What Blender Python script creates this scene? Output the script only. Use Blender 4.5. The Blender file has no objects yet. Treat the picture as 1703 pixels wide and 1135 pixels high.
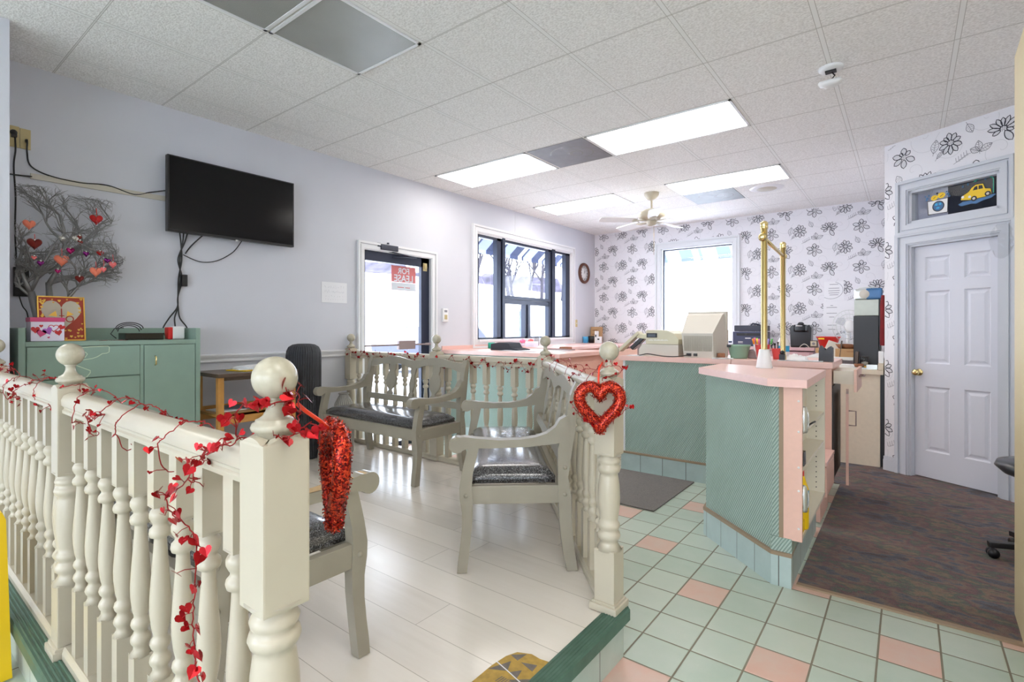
import bpy, bmesh, math, random
from mathutils import Vector, Matrix
R = random.Random(7)
PI = math.pi
sc = bpy.context.scene
COL = sc.collection
# ---------------------------------------------------------------- camera
YAW = 0.6562
cd = bpy.data.cameras.new('camera')
cd.sensor_width = 36.0
cd.lens = 853.8 / 1703 * 36.0
cd.shift_y = -(567.5 - 547.04) / 1703
cd.clip_start = 0.02
cd.clip_end = 500
cam = bpy.data.objects.new('camera', cd)
cam.location = (4.363, 0.0, 1.28)
cam.rotation_euler = (PI / 2, 0, YAW)
COL.objects.link(cam)
sc.camera = cam
# ---------------------------------------------------------------- view and world
sc.view_settings.view_transform = 'Standard'
sc.view_settings.look = 'None'
sc.view_settings.gamma = 1.0
sc.view_settings.use_curve_mapping = False
sc.view_settings.exposure = 1.36
sc.cycles.max_bounces = 10
sc.cycles.diffuse_bounces = 6
sc.cycles.use_denoising = True
w = bpy.data.worlds.new('overcast_sky'); sc.world = w
w.use_nodes = True
wn = w.node_tree.nodes; wl = w.node_tree.links
wn['Background'].inputs[0].default_value = (0.84, 0.90, 1.0, 1)
wn['Background'].inputs[1].default_value = 4.2
LAMP = 3.3          # strength of every lit ceiling diffuser

# ---------------------------------------------------------------- materials
def principled(name):
    m = bpy.data.materials.new(name); m.use_nodes = True
    nt = m.node_tree
    return m, nt, nt.nodes['Principled BSDF']
def N(nt, t, **kw):
    n = nt.nodes.new(t)
    for k, v in kw.items():
        if k == 'op': n.operation = v
        else: setattr(n, k, v)
    return n
def mathn(nt, op, a, b=None, c=None):
    n = nt.nodes.new('ShaderNodeMath'); n.operation = op
    for i, v in enumerate((a, b, c)):
        if v is None: continue
        if isinstance(v, (int, float)): n.inputs[i].default_value = v
        else: nt.links.new(v, n.inputs[i])
    return n.outputs[0]
def mixc(nt, fac, a, b):
    n = nt.nodes.new('ShaderNodeMix'); n.data_type = 'RGBA'
    if isinstance(fac, (int, float)): n.inputs[0].default_value = fac
    else: nt.links.new(fac, n.inputs[0])
    for i, v in ((6, a), (7, b)):
        if isinstance(v, tuple): n.inputs[i].default_value = (*v[:3], 1)
        else: nt.links.new(v, n.inputs[i])
    return n.outputs[2]
def geo_xyz(nt, obj=False):
    if obj:
        g = nt.nodes.new('ShaderNodeTexCoord').outputs['Object']
    else:
        g = nt.nodes.new('ShaderNodeNewGeometry').outputs['Position']
    s = nt.nodes.new('ShaderNodeSeparateXYZ'); nt.links.new(g, s.inputs[0])
    return g, s.outputs[0], s.outputs[1], s.outputs[2]
def noise(nt, vec, scale, detail=3, rough=0.5):
    n = nt.nodes.new('ShaderNodeTexNoise')
    n.inputs['Scale'].default_value = scale; n.inputs['Detail'].default_value = detail
    n.inputs['Roughness'].default_value = rough
    if vec is not None: nt.links.new(vec, n.inputs['Vector'])
    return n.outputs[0]
def ramp(nt, fac, stops):
    n = nt.nodes.new('ShaderNodeValToRGB'); nt.links.new(fac, n.inputs[0])
    e = n.color_ramp.elements
    while len(e) < len(stops): e.new(0.5)
    for i, (p, c) in enumerate(stops):
        e[i].position = p; e[i].color = (*c[:3], 1)
    return n.outputs[0]
def bump(nt, b, h, strength=0.3, dist=0.002):
    n = nt.nodes.new('ShaderNodeBump'); n.inputs['Strength'].default_value = strength
    n.inputs['Distance'].default_value = dist
    nt.links.new(h, n.inputs['Height']); nt.links.new(n.outputs[0], b.inputs['Normal'])
def mat(name, c, rough=0.5, metal=0.0, var=0.0, scale=8, bmp=0, bscale=60, spec=None, coat=0, emit=0, trans=0, alpha=1, ior=None):
    m, nt, b = principled(name)
    b.inputs['Base Color'].default_value = (*c, 1)
    b.inputs['Roughness'].default_value = rough
    b.inputs['Metallic'].default_value = metal
    if spec is not None: b.inputs['Specular IOR Level'].default_value = spec
    if coat: b.inputs['Coat Weight'].default_value = coat; b.inputs['Coat Roughness'].default_value = 0.1
    if emit:
        b.inputs['Emission Color'].default_value = (*c, 1); b.inputs['Emission Strength'].default_value = emit
    if trans: b.inputs['Transmission Weight'].default_value = trans
    if ior: b.inputs['IOR'].default_value = ior
    if alpha < 1: b.inputs['Alpha'].default_value = alpha
    if var or bmp:
        co = nt.nodes.new('ShaderNodeTexCoord').outputs['Object']
    if var:
        f = noise(nt, co, scale, 4)
        d = tuple(max(0, x * (1 - var)) for x in c); e = tuple(min(1, x * (1 + var)) for x in c)
        nt.links.new(ramp(nt, f, [(0.3, d), (0.7, e)]), b.inputs['Base Color'])
    if bmp: bump(nt, b, noise(nt, co, bscale, 3), bmp, 0.002)
    return m
def S(r, g, b):
    f = lambda v: (v / 255 / 12.92) if v / 255 <= 0.04045 else ((v / 255 + 0.055) / 1.055) ** 2.4
    return (f(r), f(g), f(b))
M = {}
M['cream'] = mat('cream_gloss_paint', S(188, 179, 159), 0.28, var=0.035, scale=6)
M['marble_ball'] = mat('scuffed_cream_paint', S(178, 171, 151), 0.25, var=0.16, scale=30)
M['bench'] = mat('grey_green_paint', S(152, 145, 130), 0.33, var=0.05, scale=9)
M['bench_worn'] = mat('worn_wood_edge', S(190, 155, 105), 0.45, var=0.12, scale=20)
M['white_trim'] = mat('white_trim_paint', S(226, 226, 228), 0.4)
M['door_white'] = mat('door_paint', S(214, 216, 226), 0.42)
M['wall'] = mat('lilac_white_wall', S(206, 207, 214), 0.6, var=0.015, scale=3, bmp=0.08, bscale=120)
M['navy_frame'] = mat('dark_metal_frame', S(40, 46, 64), 0.35, 0.3)
M['black'] = mat('black_plastic', (0.012, 0.012, 0.014), 0.4)
M['black_gloss'] = mat('black_gloss', (0.008, 0.008, 0.009), 0.12)
M['screen'] = mat('dark_screen', (0.004, 0.004, 0.005), 0.16, spec=0.25)
M['rubber'] = mat('black_cable', (0.015, 0.015, 0.015), 0.55)
M['pink'] = mat('pink_laminate', S(232, 190, 180), 0.32, var=0.02, scale=40)
M['pink_dark'] = mat('pink_laminate_side', S(228, 185, 168), 0.35, var=0.02, scale=40)
M['pink_cab'] = mat('mauve_pink_laminate', S(218, 180, 184), 0.35)
M['beige'] = mat('beige_laminate', S(224, 211, 190), 0.45, var=0.03, scale=30)
M['offwhite'] = mat('offwhite_melamine', S(222, 216, 200), 0.45)
M['computer'] = mat('aged_beige_plastic', S(200, 194, 183), 0.5, var=0.02, scale=5)
M['computer_y'] = mat('yellowed_plastic', S(198, 192, 166), 0.5, var=0.03, scale=6)
M['green_cab'] = mat('sage_green_paint', S(136, 160, 146), 0.45, var=0.03, scale=12)
M['brass'] = mat('polished_brass', S(232, 210, 150), 0.27, 1.0)
M['chrome'] = mat('chrome', (0.75, 0.75, 0.76), 0.12, 1.0)
M['silver_paint'] = mat('silver_paint', (0.27, 0.27, 0.265), 0.4, 0.5)
M['pine'] = mat('honey_pine', S(190, 138, 72), 0.4, var=0.12, scale=14)
M['walnut'] = mat('dark_walnut_top', S(92, 74, 62), 0.35, var=0.08, scale=20)
M['red_ribbon'] = mat('orange_red_ribbon', S(226, 62, 30), 0.35)
M['white'] = mat('white_plastic', (0.78, 0.78, 0.78), 0.4)
M['paper'] = mat('white_paper', (0.80, 0.80, 0.82), 0.7)
M['ink'] = mat('grey_ink', (0.25, 0.25, 0.28), 0.7)
M['cardboard'] = mat('cardboard', S(188, 150, 108), 0.8, var=0.04, scale=20)
M['red_plastic'] = mat('red_plastic', S(206, 36, 34), 0.35)
M['coral'] = mat('coral_plastic', S(232, 92, 92), 0.35)
M['green_basket'] = mat('sage_basket_plastic', S(136, 170, 148), 0.45)
M['blue'] = mat('metallic_blue', S(52, 98, 142), 0.3, 0.2)
M['silver'] = mat('brushed_silver', S(205, 208, 205), 0.28, 0.7)
M['slate'] = mat('slate_blue_plastic', S(58, 64, 92), 0.4)
M['slate_d'] = mat('dark_slate_plastic', S(48, 52, 68), 0.4)
M['dark_red'] = mat('dark_red_cloth', S(120, 20, 26), 0.8, var=0.2, scale=12)
M['wood_bowl'] = mat('brown_wicker', S(142, 92, 62), 0.7, var=0.2, scale=60)
M['teal_tape'] = mat('teal_plastic', S(40, 166, 140), 0.3)
M['blue_cup'] = mat('sky_blue_plastic', S(80, 170, 220), 0.4)
M['yellow'] = mat('yellow_plastic', S(236, 196, 20), 0.4)
M['cyan'] = mat('cyan_label', S(40, 160, 210), 0.4)
M['outlet'] = mat('ivory_outlet_plate', S(196, 178, 128), 0.45)
M['raceway'] = mat('ivory_cord_cover', S(196, 190, 176), 0.45)
M['vinyl_pale'] = mat('pale_painted_line', S(190, 206, 180), 0.6)
M['riser'] = None
M['snow'] = mat('snow', (0.86, 0.87, 0.9), 0.9)
M['bark'] = mat('winter_bark', (.030, .026, .036), 0.9)
M['conifer'] = mat('frosted_conifer', (.10, .12, .15), 0.9)
M['car'] = mat('blue_grey_car_paint', (.045, .05, .09), 0.4)
M['slate_rug'] = mat('black_doormat', (0.03, 0.035, 0.045), 0.9, bmp=0.4, bscale=200)
M['coffee_black'] = mat('satin_black', (0.02, 0.02, 0.023), 0.25)
M['grey_panel'] = mat('unlit_prismatic_panel', S(152, 152, 148), 0.22, var=0.05, scale=4, bmp=0.5, bscale=220)
M['vent_dark'] = mat('return_vent_panel', S(122, 120, 124), 0.5, var=0.12, scale=10)
M['vent_dark2'] = mat('grey_vent_panel', S(140, 146, 150), 0.5, var=0.08, scale=10)
M['flower_fill'] = mat('wallpaper_grey_fill', S(208, 208, 212), 0.6)
M['flower_ink'] = mat('wallpaper_black_ink', S(44, 44, 56), 0.6)
M['leaf_ink'] = mat('wallpaper_grey_ink', S(120, 120, 128), 0.6)
M['swirl_ink'] = mat('wallpaper_pale_swirl', S(200, 200, 204), 0.6)
M['orange_heart'] = mat('coral_glitter', S(238, 128, 98), 0.5, bmp=1, bscale=400)
M['pink_orn'] = mat('pink_glitter', S(232, 110, 110), 0.5, bmp=1, bscale=400)
M['magenta'] = mat('magenta_foil', S(170, 20, 100), 0.18, 0.5)
M['purple'] = mat('purple_foil', S(120, 20, 110), 0.18, 0.5)
M['red_orn'] = mat('red_glitter', S(176, 16, 14), 0.35, 0.3, bmp=1, bscale=500)
M['dkred_orn'] = mat('brownish_red_glitter', S(120, 24, 14), 0.4, 0.3, bmp=1, bscale=500)
M['silver_orn'] = mat('silver_bauble', S(220, 216, 208), 0.2, 0.6)
M['gold'] = mat('gold_foil', S(222, 176, 84), 0.3, 0.7)
M['card_red'] = mat('brick_red_card', S(168, 62, 44), 0.6)
M['card_grey'] = mat('pale_grey_card', S(196, 188, 170), 0.6)
M['tin_pink'] = mat('raspberry_print', S(206, 70, 120), 0.4)
M['tin_purple'] = mat('purple_print', S(170, 90, 180), 0.4)
M['tin_white'] = mat('lilac_white_tin', S(226, 220, 236), 0.35)
M['red_print'] = mat('red_print', S(196, 44, 48), 0.4)
M['sign_red'] = mat('glare_lightened_sign_red', S(222, 118, 114), 0.6)  # red lightened to paint in the window glare
M['clock_rim'] = mat('brown_clock_rim', S(92, 52, 38), 0.4)
M['taupe'] = mat('taupe_plastic', S(150, 130, 128), 0.5)
M['tile_grout'] = None

def glass(name, tint=(1, 1, 1), rough=0.0, refl=1.0):
    m = bpy.data.materials.new(name); m.use_nodes = True
    nt = m.node_tree; nt.nodes.clear()
    o = nt.nodes.new('ShaderNodeOutputMaterial'); mx = nt.nodes.new('ShaderNodeMixShader')
    t = nt.nodes.new('ShaderNodeBsdfTransparent'); g = nt.nodes.new('ShaderNodeBsdfGlossy')
    t.inputs[0].default_value = (*tint, 1); g.inputs['Roughness'].default_value = rough
    fr = nt.nodes.new('ShaderNodeFresnel'); fr.inputs[0].default_value = 1.4
    mx.inputs[0].default_value = refl
    gm = nt.nodes.new('ShaderNodeNewGeometry')
    k = mathn(nt, 'MULTIPLY', mathn(nt, 'MULTIPLY', fr.outputs[0], refl), mathn(nt, 'SUBTRACT', 1.0, gm.outputs['Backfacing']))
    nt.links.new(k, mx.inputs[0])
    nt.links.new(t.outputs[0], mx.inputs[1]); nt.links.new(g.outputs[0], mx.inputs[2]); nt.links.new(mx.outputs[0], o.inputs[0])
    return m
M['glass'] = glass('window_glass', (0.96, 0.98, 1.0))
M['glass_dull'] = glass('transom_glass', (0.9, 0.92, 0.95), 0.0, 0.35)
M['clear'] = glass('clear_plastic', (0.88, 0.89, 0.9), 0.05)
M['bag'] = glass('clear_bag_plastic', (0.94, 0.945, 0.95), 0.15)

def m_lamp():
    m, nt, b = principled('lit_diffuser')
    b.inputs['Base Color'].default_value = (0.9, 0.9, 0.9, 1)
    b.inputs['Emission Color'].default_value = (1.0, 0.955, 0.89, 1)
    b.inputs['Emission Strength'].default_value = LAMP
    return m
M['lamp'] = m_lamp()

def m_tile():
    m, nt, b = principled('ceramic_floor_tile')
    g, x, y, z = geo_xyz(nt)
    s = 0.1975
    u = mathn(nt, 'DIVIDE', mathn(nt, 'SUBTRACT', x, 3.4806), s)
    v = mathn(nt, 'DIVIDE', mathn(nt, 'SUBTRACT', y, 2.0483), s)
    iu = mathn(nt, 'FLOOR', u); iv = mathn(nt, 'FLOOR', v)
    fu = mathn(nt, 'FRACT', u); fv = mathn(nt, 'FRACT', v)
    du = mathn(nt, 'ABSOLUTE', mathn(nt, 'SUBTRACT', fu, 0.5)); dv = mathn(nt, 'ABSOLUTE', mathn(nt, 'SUBTRACT', fv, 0.5))
    dm = mathn(nt, 'MAXIMUM', du, dv)
    grout = mathn(nt, 'GREATER_THAN', dm, 0.482)
    eu = mathn(nt, 'LESS_THAN', mathn(nt, 'FLOORED_MODULO', iu, 2), 0.5)
    ev = mathn(nt, 'LESS_THAN', mathn(nt, 'FLOORED_MODULO', iv, 2), 0.5)
    s4 = mathn(nt, 'FLOORED_MODULO', mathn(nt, 'ADD', iu, iv), 4)
    q = mathn(nt, 'MULTIPLY', mathn(nt, 'GREATER_THAN', s4, 1.5), mathn(nt, 'LESS_THAN', s4, 2.5))
    pk = mathn(nt, 'MULTIPLY', mathn(nt, 'MULTIPLY', eu, ev), q)
    cmb = nt.nodes.new('ShaderNodeCombineXYZ'); nt.links.new(iu, cmb.inputs[0]); nt.links.new(iv, cmb.inputs[1])
    wn_ = nt.nodes.new('ShaderNodeTexWhiteNoise'); nt.links.new(cmb.outputs[0], wn_.inputs['Vector'])
    base = mixc(nt, wn_.outputs['Value'], S(172, 188, 174), S(188, 199, 186))
    base = mixc(nt, pk, base, S(212, 172, 156))
    cl = noise(nt, g, 9, 5, 0.6)
    base2 = mixc(nt, mathn(nt, 'MULTIPLY', mathn(nt, 'SUBTRACT', cl, 0.35), 0.9), base, S(200, 203, 194))
    colr = mixc(nt, grout, base2, S(128, 122, 106))
    nt.links.new(colr, b.inputs['Base Color'])
    nt.links.new(mathn(nt, 'ADD', mathn(nt, 'MULTIPLY', grout, 0.5), 0.30), b.inputs['Roughness'])
    h = mathn(nt, 'SUBTRACT', 1.0, mathn(nt, 'MULTIPLY', mathn(nt, 'SUBTRACT', mathn(nt, 'MAXIMUM', dm, 0.46), 0.46), 25))
    bump(nt, b, h, 0.5, 0.003)
    return m
M['tile'] = m_tile()

def m_step_tile(cells, axis, off, name, tint=(178, 200, 196)):
    # glazed tiles standing on edge with dark joints along one horizontal axis
    m, nt, b = principled(name)
    g, x, y, z = geo_xyz(nt)
    a = {'x': x, 'y': y}.get(axis)
    if a is None:
        a = mathn(nt, 'ADD', mathn(nt, 'MULTIPLY', x, axis[0]), mathn(nt, 'MULTIPLY', y, axis[1]))
    u = mathn(nt, 'DIVIDE', mathn(nt, 'SUBTRACT', a, off), cells)
    fu = mathn(nt, 'FRACT', u)
    du = mathn(nt, 'ABSOLUTE', mathn(nt, 'SUBTRACT', fu, 0.5))
    gr = mathn(nt, 'GREATER_THAN', du, 0.488)
    cl = noise(nt, g, 10, 4, 0.6)
    base = mixc(nt, cl, S(*[v - 10 for v in tint]), S(*[v + 14 for v in tint]))
    nt.links.new(mixc(nt, gr, base, S(96, 96, 90)), b.inputs['Base Color'])
    b.inputs['Roughness'].default_value = 0.35
    return m

def m_plank():
    m, nt, b = principled('whitewashed_plank')
    g, x, y, z = geo_xyz(nt)
    wd = 0.182
    v = mathn(nt, 'DIVIDE', mathn(nt, 'SUBTRACT', y, 1.283), wd)
    iv = mathn(nt, 'FLOOR', v); fv = mathn(nt, 'FRACT', v)
    wn_ = nt.nodes.new('ShaderNodeTexWhiteNoise'); wn_.noise_dimensions = '1D'; nt.links.new(iv, wn_.inputs['W'])
    u = mathn(nt, 'DIVIDE', mathn(nt, 'ADD', x, mathn(nt, 'MULTIPLY', wn_.outputs['Value'], 1.21)), 1.21)
    iu = mathn(nt, 'FLOOR', u); fu = mathn(nt, 'FRACT', u)
    dv = mathn(nt, 'ABSOLUTE', mathn(nt, 'SUBTRACT', fv, 0.5)); du = mathn(nt, 'ABSOLUTE', mathn(nt, 'SUBTRACT', fu, 0.5))
    seam = mathn(nt, 'MAXIMUM', mathn(nt, 'GREATER_THAN', dv, 0.4935), mathn(nt, 'GREATER_THAN', du, 0.499))
    cmb = nt.nodes.new('ShaderNodeCombineXYZ'); nt.links.new(iu, cmb.inputs[0]); nt.links.new(iv, cmb.inputs[1])
    w2 = nt.nodes.new('ShaderNodeTexWhiteNoise'); nt.links.new(cmb.outputs[0], w2.inputs['Vector'])
    mp = nt.nodes.new('ShaderNodeMapping'); mp.inputs['Scale'].default_value = (1.2, 14, 1); nt.links.new(g, mp.inputs[0])
    gr = noise(nt, mp.outputs[0], 2.2, 6, 0.65)
    base = mixc(nt, w2.outputs['Value'], S(212, 203, 192), S(228, 219, 208))
    base = mixc(nt, mathn(nt, 'MULTIPLY', gr, 0.8), base, S(234, 227, 218))
    nt.links.new(mixc(nt, seam, base, S(176, 167, 155)), b.inputs['Base Color'])
    nt.links.new(mathn(nt, 'ADD', mathn(nt, 'MULTIPLY', gr, 0.12), 0.17), b.inputs['Roughness'])
    b.inputs['Specular IOR Level'].default_value = 0.55
    return m
M['plank'] = m_plank()

def m_ceiling():
    m, nt, b = principled('acoustic_ceiling_tile')
    g, x, y, z = geo_xyz(nt)
    T = 0.6096
    u = mathn(nt, 'FRACT', mathn(nt, 'DIVIDE', mathn(nt, 'SUBTRACT', x, 2.7603), T))
    v = mathn(nt, 'FRACT', mathn(nt, 'DIVIDE', mathn(nt, 'SUBTRACT', y, 2.6464), T))
    du = mathn(nt, 'ABSOLUTE', mathn(nt, 'SUBTRACT', u, 0.5)); dv = mathn(nt, 'ABSOLUTE', mathn(nt, 'SUBTRACT', v, 0.5))
    tee = mathn(nt, 'GREATER_THAN', du, 0.481)
    tee2 = mathn(nt, 'GREATER_THAN', dv, 0.4955)
    edge = mathn(nt, 'MAXIMUM', mathn(nt, 'MULTIPLY', mathn(nt, 'GREATER_THAN', du, 0.476), mathn(nt, 'LESS_THAN', du, 0.481)),
                 mathn(nt, 'MULTIPLY', mathn(nt, 'GREATER_THAN', dv, 0.4905), mathn(nt, 'LESS_THAN', dv, 0.4955)))
    mp = nt.nodes.new('ShaderNodeMapping'); mp.inputs['Scale'].default_value = (1, 1.6, 1); nt.links.new(g, mp.inputs[0])
    n1 = noise(nt, mp.outputs[0], 75, 3, 0.55)
    big = noise(nt, g, 1.2, 2)
    base = mixc(nt, ramp(nt, n1, [(0.35, (0, 0, 0)), (0.62, (1, 1, 1))]), S(220, 218, 215), S(246, 245, 243))
    base = mixc(nt, tee, base, S(236, 236, 234)); base = mixc(nt, tee2, base, S(222, 221, 218))
    base = mixc(nt, edge, base, S(186, 183, 178))
    nt.links.new(base, b.inputs['Base Color']); b.inputs['Roughness'].default_value = 0.85
    flat = mathn(nt, 'MAXIMUM', tee, tee2)
    h = mathn(nt, 'ADD', mathn(nt, 'MULTIPLY', mathn(nt, 'SUBTRACT', 1.0, flat), n1), mathn(nt, 'MULTIPLY', flat, 1.2))
    bump(nt, b, h, 0.55, 0.006)
    return m
M['ceiling'] = m_ceiling()

def m_weave(name, ax, ay):
    m, nt, b = principled(name)
    g, x, y, z = geo_xyz(nt)
    gn = nt.nodes.new('ShaderNodeNewGeometry'); sn = nt.nodes.new('ShaderNodeSeparateXYZ'); nt.links.new(gn.outputs['True Normal'], sn.inputs[0])
    a = mathn(nt, 'SUBTRACT', mathn(nt, 'MULTIPLY', y, sn.outputs[0]), mathn(nt, 'MULTIPLY', x, sn.outputs[1]))   # runs along each face
    p = 0.0145
    d1 = mathn(nt, 'DIVIDE', mathn(nt, 'SUBTRACT', a, mathn(nt, 'MULTIPLY', z, 0.62)), p)
    d2 = mathn(nt, 'DIVIDE', mathn(nt, 'ADD', a, mathn(nt, 'MULTIPLY', z, 1.5)), p * 1.15)
    w1 = mathn(nt, 'ADD', mathn(nt, 'MULTIPLY', mathn(nt, 'SINE', mathn(nt, 'MULTIPLY', d1, 2 * PI)), 0.5), 0.5)
    w2 = mathn(nt, 'ADD', mathn(nt, 'MULTIPLY', mathn(nt, 'SINE', mathn(nt, 'MULTIPLY', d2, 2 * PI)), 0.5), 0.5)
    f = mathn(nt, 'ADD', mathn(nt, 'MULTIPLY', w1, 0.7), mathn(nt, 'MULTIPLY', mathn(nt, 'MULTIPLY', w1, w2), 0.3))
    n1 = noise(nt, g, 5, 4, 0.6)
    c = mixc(nt, f, S(118, 140, 128), S(198, 213, 203))
    c = mixc(nt, mathn(nt, 'MULTIPLY', n1, 0.5), c, S(150, 174, 164))
    nt.links.new(c, b.inputs['Base Color']); b.inputs['Roughness'].default_value = 0.8
    bump(nt, b, f, 0.8, 0.004)
    return m
M['weave'] = m_weave('sage_ribbed_weave', 1, 0)
M['weave_d'] = m_weave('sage_ribbed_weave_podium', 0.74, -0.67)

def m_carpet():
    m, nt, b = principled('patterned_dark_carpet')
    g, x, y, z = geo_xyz(nt)
    mp = nt.nodes.new('ShaderNodeMapping'); mp.inputs['Rotation'].default_value = (0, 0, 0.5); mp.inputs['Scale'].default_value = (1, 1.9, 1)
    nt.links.new(g, mp.inputs[0])
    n1 = noise(nt, mp.outputs[0], 2.6, 8, 0.68)
    wv = nt.nodes.new('ShaderNodeTexWave'); wv.inputs['Scale'].default_value = 5; wv.inputs['Distortion'].default_value = 14
    wv.inputs['Detail'].default_value = 3; nt.links.new(mp.outputs[0], wv.inputs['Vector'])
    c = ramp(nt, n1, [(0.36, S(58, 50, 52)), (0.43, S(68, 80, 96)), (0.475, S(118, 98, 86)), (0.52, S(100, 68, 78)), (0.56, S(64, 90, 80)), (0.60, S(126, 102, 86)), (0.66, S(80, 68, 76))])
    c = mixc(nt, mathn(nt, 'MULTIPLY', wv.outputs[1], 0.16), c, S(62, 56, 62))
    fine = noise(nt, g, 260, 2)
    c = mixc(nt, mathn(nt, 'MULTIPLY', mathn(nt, 'SUBTRACT', fine, 0.3), 0.7), c, S(150, 136, 128))
    nt.links.new(c, b.inputs['Base Color']); b.inputs['Roughness'].default_value = 0.95
    bump(nt, b, fine, 0.8, 0.004)
    return m
M['carpet'] = m_carpet()

def m_mat():
    m, nt, b = principled('charcoal_entry_mat')
    g, x, y, z = geo_xyz(nt)
    n1 = noise(nt, g, 160, 2); n2 = noise(nt, g, 10, 4)
    c = mixc(nt, n1, S(84, 80, 80), S(146, 140, 134)); c = mixc(nt, mathn(nt, 'MULTIPLY', n2, 0.4), c, S(96, 92, 92))
    nt.links.new(c, b.inputs['Base Color']); b.inputs['Roughness'].default_value = 0.95
    bump(nt, b, n1, 1.0, 0.005)
    return m
M['mat'] = m_mat()

def m_vinyl():
    m, nt, b = principled('silver_flecked_vinyl')
    co = nt.nodes.new('ShaderNodeTexCoord').outputs['Object']
    v = nt.nodes.new('ShaderNodeTexVoronoi'); v.inputs['Scale'].default_value = 420; nt.links.new(co, v.inputs['Vector'])
    c = ramp(nt, v.outputs['Color'], [(0.0, (0.030, 0.030, 0.032)), (0.6, (0.065, 0.065, 0.07)), (0.85, (0.34, 0.34, 0.35))])
    nt.links.new(c, b.inputs['Base Color']); b.inputs['Roughness'].default_value = 0.24
    b.inputs['Metallic'].default_value = 0.35; b.inputs['Coat Weight'].default_value = 0.6; b.inputs['Coat Roughness'].default_value = 0.12
    return m
M['vinyl'] = m_vinyl()

def m_green_nosing():
    m, nt, b = principled('ribbed_green_rubber')
    co = nt.nodes.new('ShaderNodeTexCoord').outputs['Object']
    n1 = noise(nt, co, 20, 4)
    nt.links.new(mixc(nt, n1, S(50, 82, 68), S(84, 116, 100)), b.inputs['Base Color'])
    b.inputs['Roughness'].default_value = 0.45
    return m
M['nosing'] = m_green_nosing()

def m_glitter(name, c1, c2, c3):
    m, nt, b = principled(name)
    g = nt.nodes.new('ShaderNodeNewGeometry')
    co = g.outputs['Position']
    v = nt.nodes.new('ShaderNodeTexVoronoi'); v.inputs['Scale'].default_value = 300; nt.links.new(co, v.inputs['Vector'])
    c = ramp(nt, v.outputs['Color'], [(0.3, c1), (0.5, c2), (0.85, c3)])
    nt.links.new(c, b.inputs['Base Color']); b.inputs['Roughness'].default_value = 0.28; b.inputs['Metallic'].default_value = 0.6
    return m
M['tinsel'] = m_glitter('red_tinsel', S(84, 3, 3), S(158, 10, 6), S(238, 84, 44))
M['foil'] = mat('red_metallic_foil', S(172, 12, 22), 0.25, 0.65)
M['foil_wire'] = mat('red_wire', S(150, 14, 18), 0.35, 0.4)

def m_wicker(name, a, b2, n=40):
    m, nt, b = principled(name)
    g, x, y, z = geo_xyz(nt, True)
    ang = mathn(nt, 'ARCTAN2', y, x)
    r1 = mathn(nt, 'SINE', mathn(nt, 'MULTIPLY', ang, n)); r2 = mathn(nt, 'SINE', mathn(nt, 'MULTIPLY', z, 700))
    f = mathn(nt, 'ADD', mathn(nt, 'MULTIPLY', mathn(nt, 'ADD', r1, 1), 0.35), mathn(nt, 'MULTIPLY', mathn(nt, 'ADD', r2, 1), 0.15))
    nt.links.new(mixc(nt, f, a, b2), b.inputs['Base Color']); b.inputs['Roughness'].default_value = 0.6
    bump(nt, b, f, 0.8, 0.006)
    return m
M['wicker_dark'] = m_wicker('black_ribbed_weave', (0.012, 0.012, 0.014), (0.05, 0.052, 0.062), 44)
M['wicker_white'] = m_wicker('grey_white_wicker', S(150, 146, 138), S(214, 210, 200), 26)

def m_awning(name):
    m, nt, b = principled(name)
    g, x, y, z = geo_xyz(nt)
    a = {'awning_stripes_left': y, 'awning_stripes_back': x}[name]
    u = mathn(nt, 'FRACT', mathn(nt, 'DIVIDE', a, 0.62))
    dk = S(60, 66, 90) if name.endswith('left') else S(98, 108, 128); md = S(150, 156, 186) if name.endswith('left') else S(136, 144, 160)
    c = ramp(nt, u, [(0.0, dk), (0.33, S(226, 226, 190)), (0.5, dk), (0.58, md), (0.98, dk)])
    nt.nodes[-1] if False else None
    for n in nt.nodes:
        if n.type == 'VALTORGB': n.color_ramp.interpolation = 'CONSTANT'
    nt.links.new(c, b.inputs['Base Color']); b.inputs['Roughness'].default_value = 0.8
    # canvas lets daylight through
    tr = nt.nodes.new('ShaderNodeBsdfTranslucent'); nt.links.new(c, tr.inputs[0])
    mx = nt.nodes.new('ShaderNodeMixShader'); mx.inputs[0].default_value = 0.5
    out = nt.nodes['Material Output']
    nt.links.new(b.outputs[0], mx.inputs[1]); nt.links.new(tr.outputs[0], mx.inputs[2]); nt.links.new(mx.outputs[0], out.inputs[0])
    return m
M['awn_l'] = m_awning('awning_stripes_left'); M['awn_b'] = m_awning('awning_stripes_back')

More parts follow.
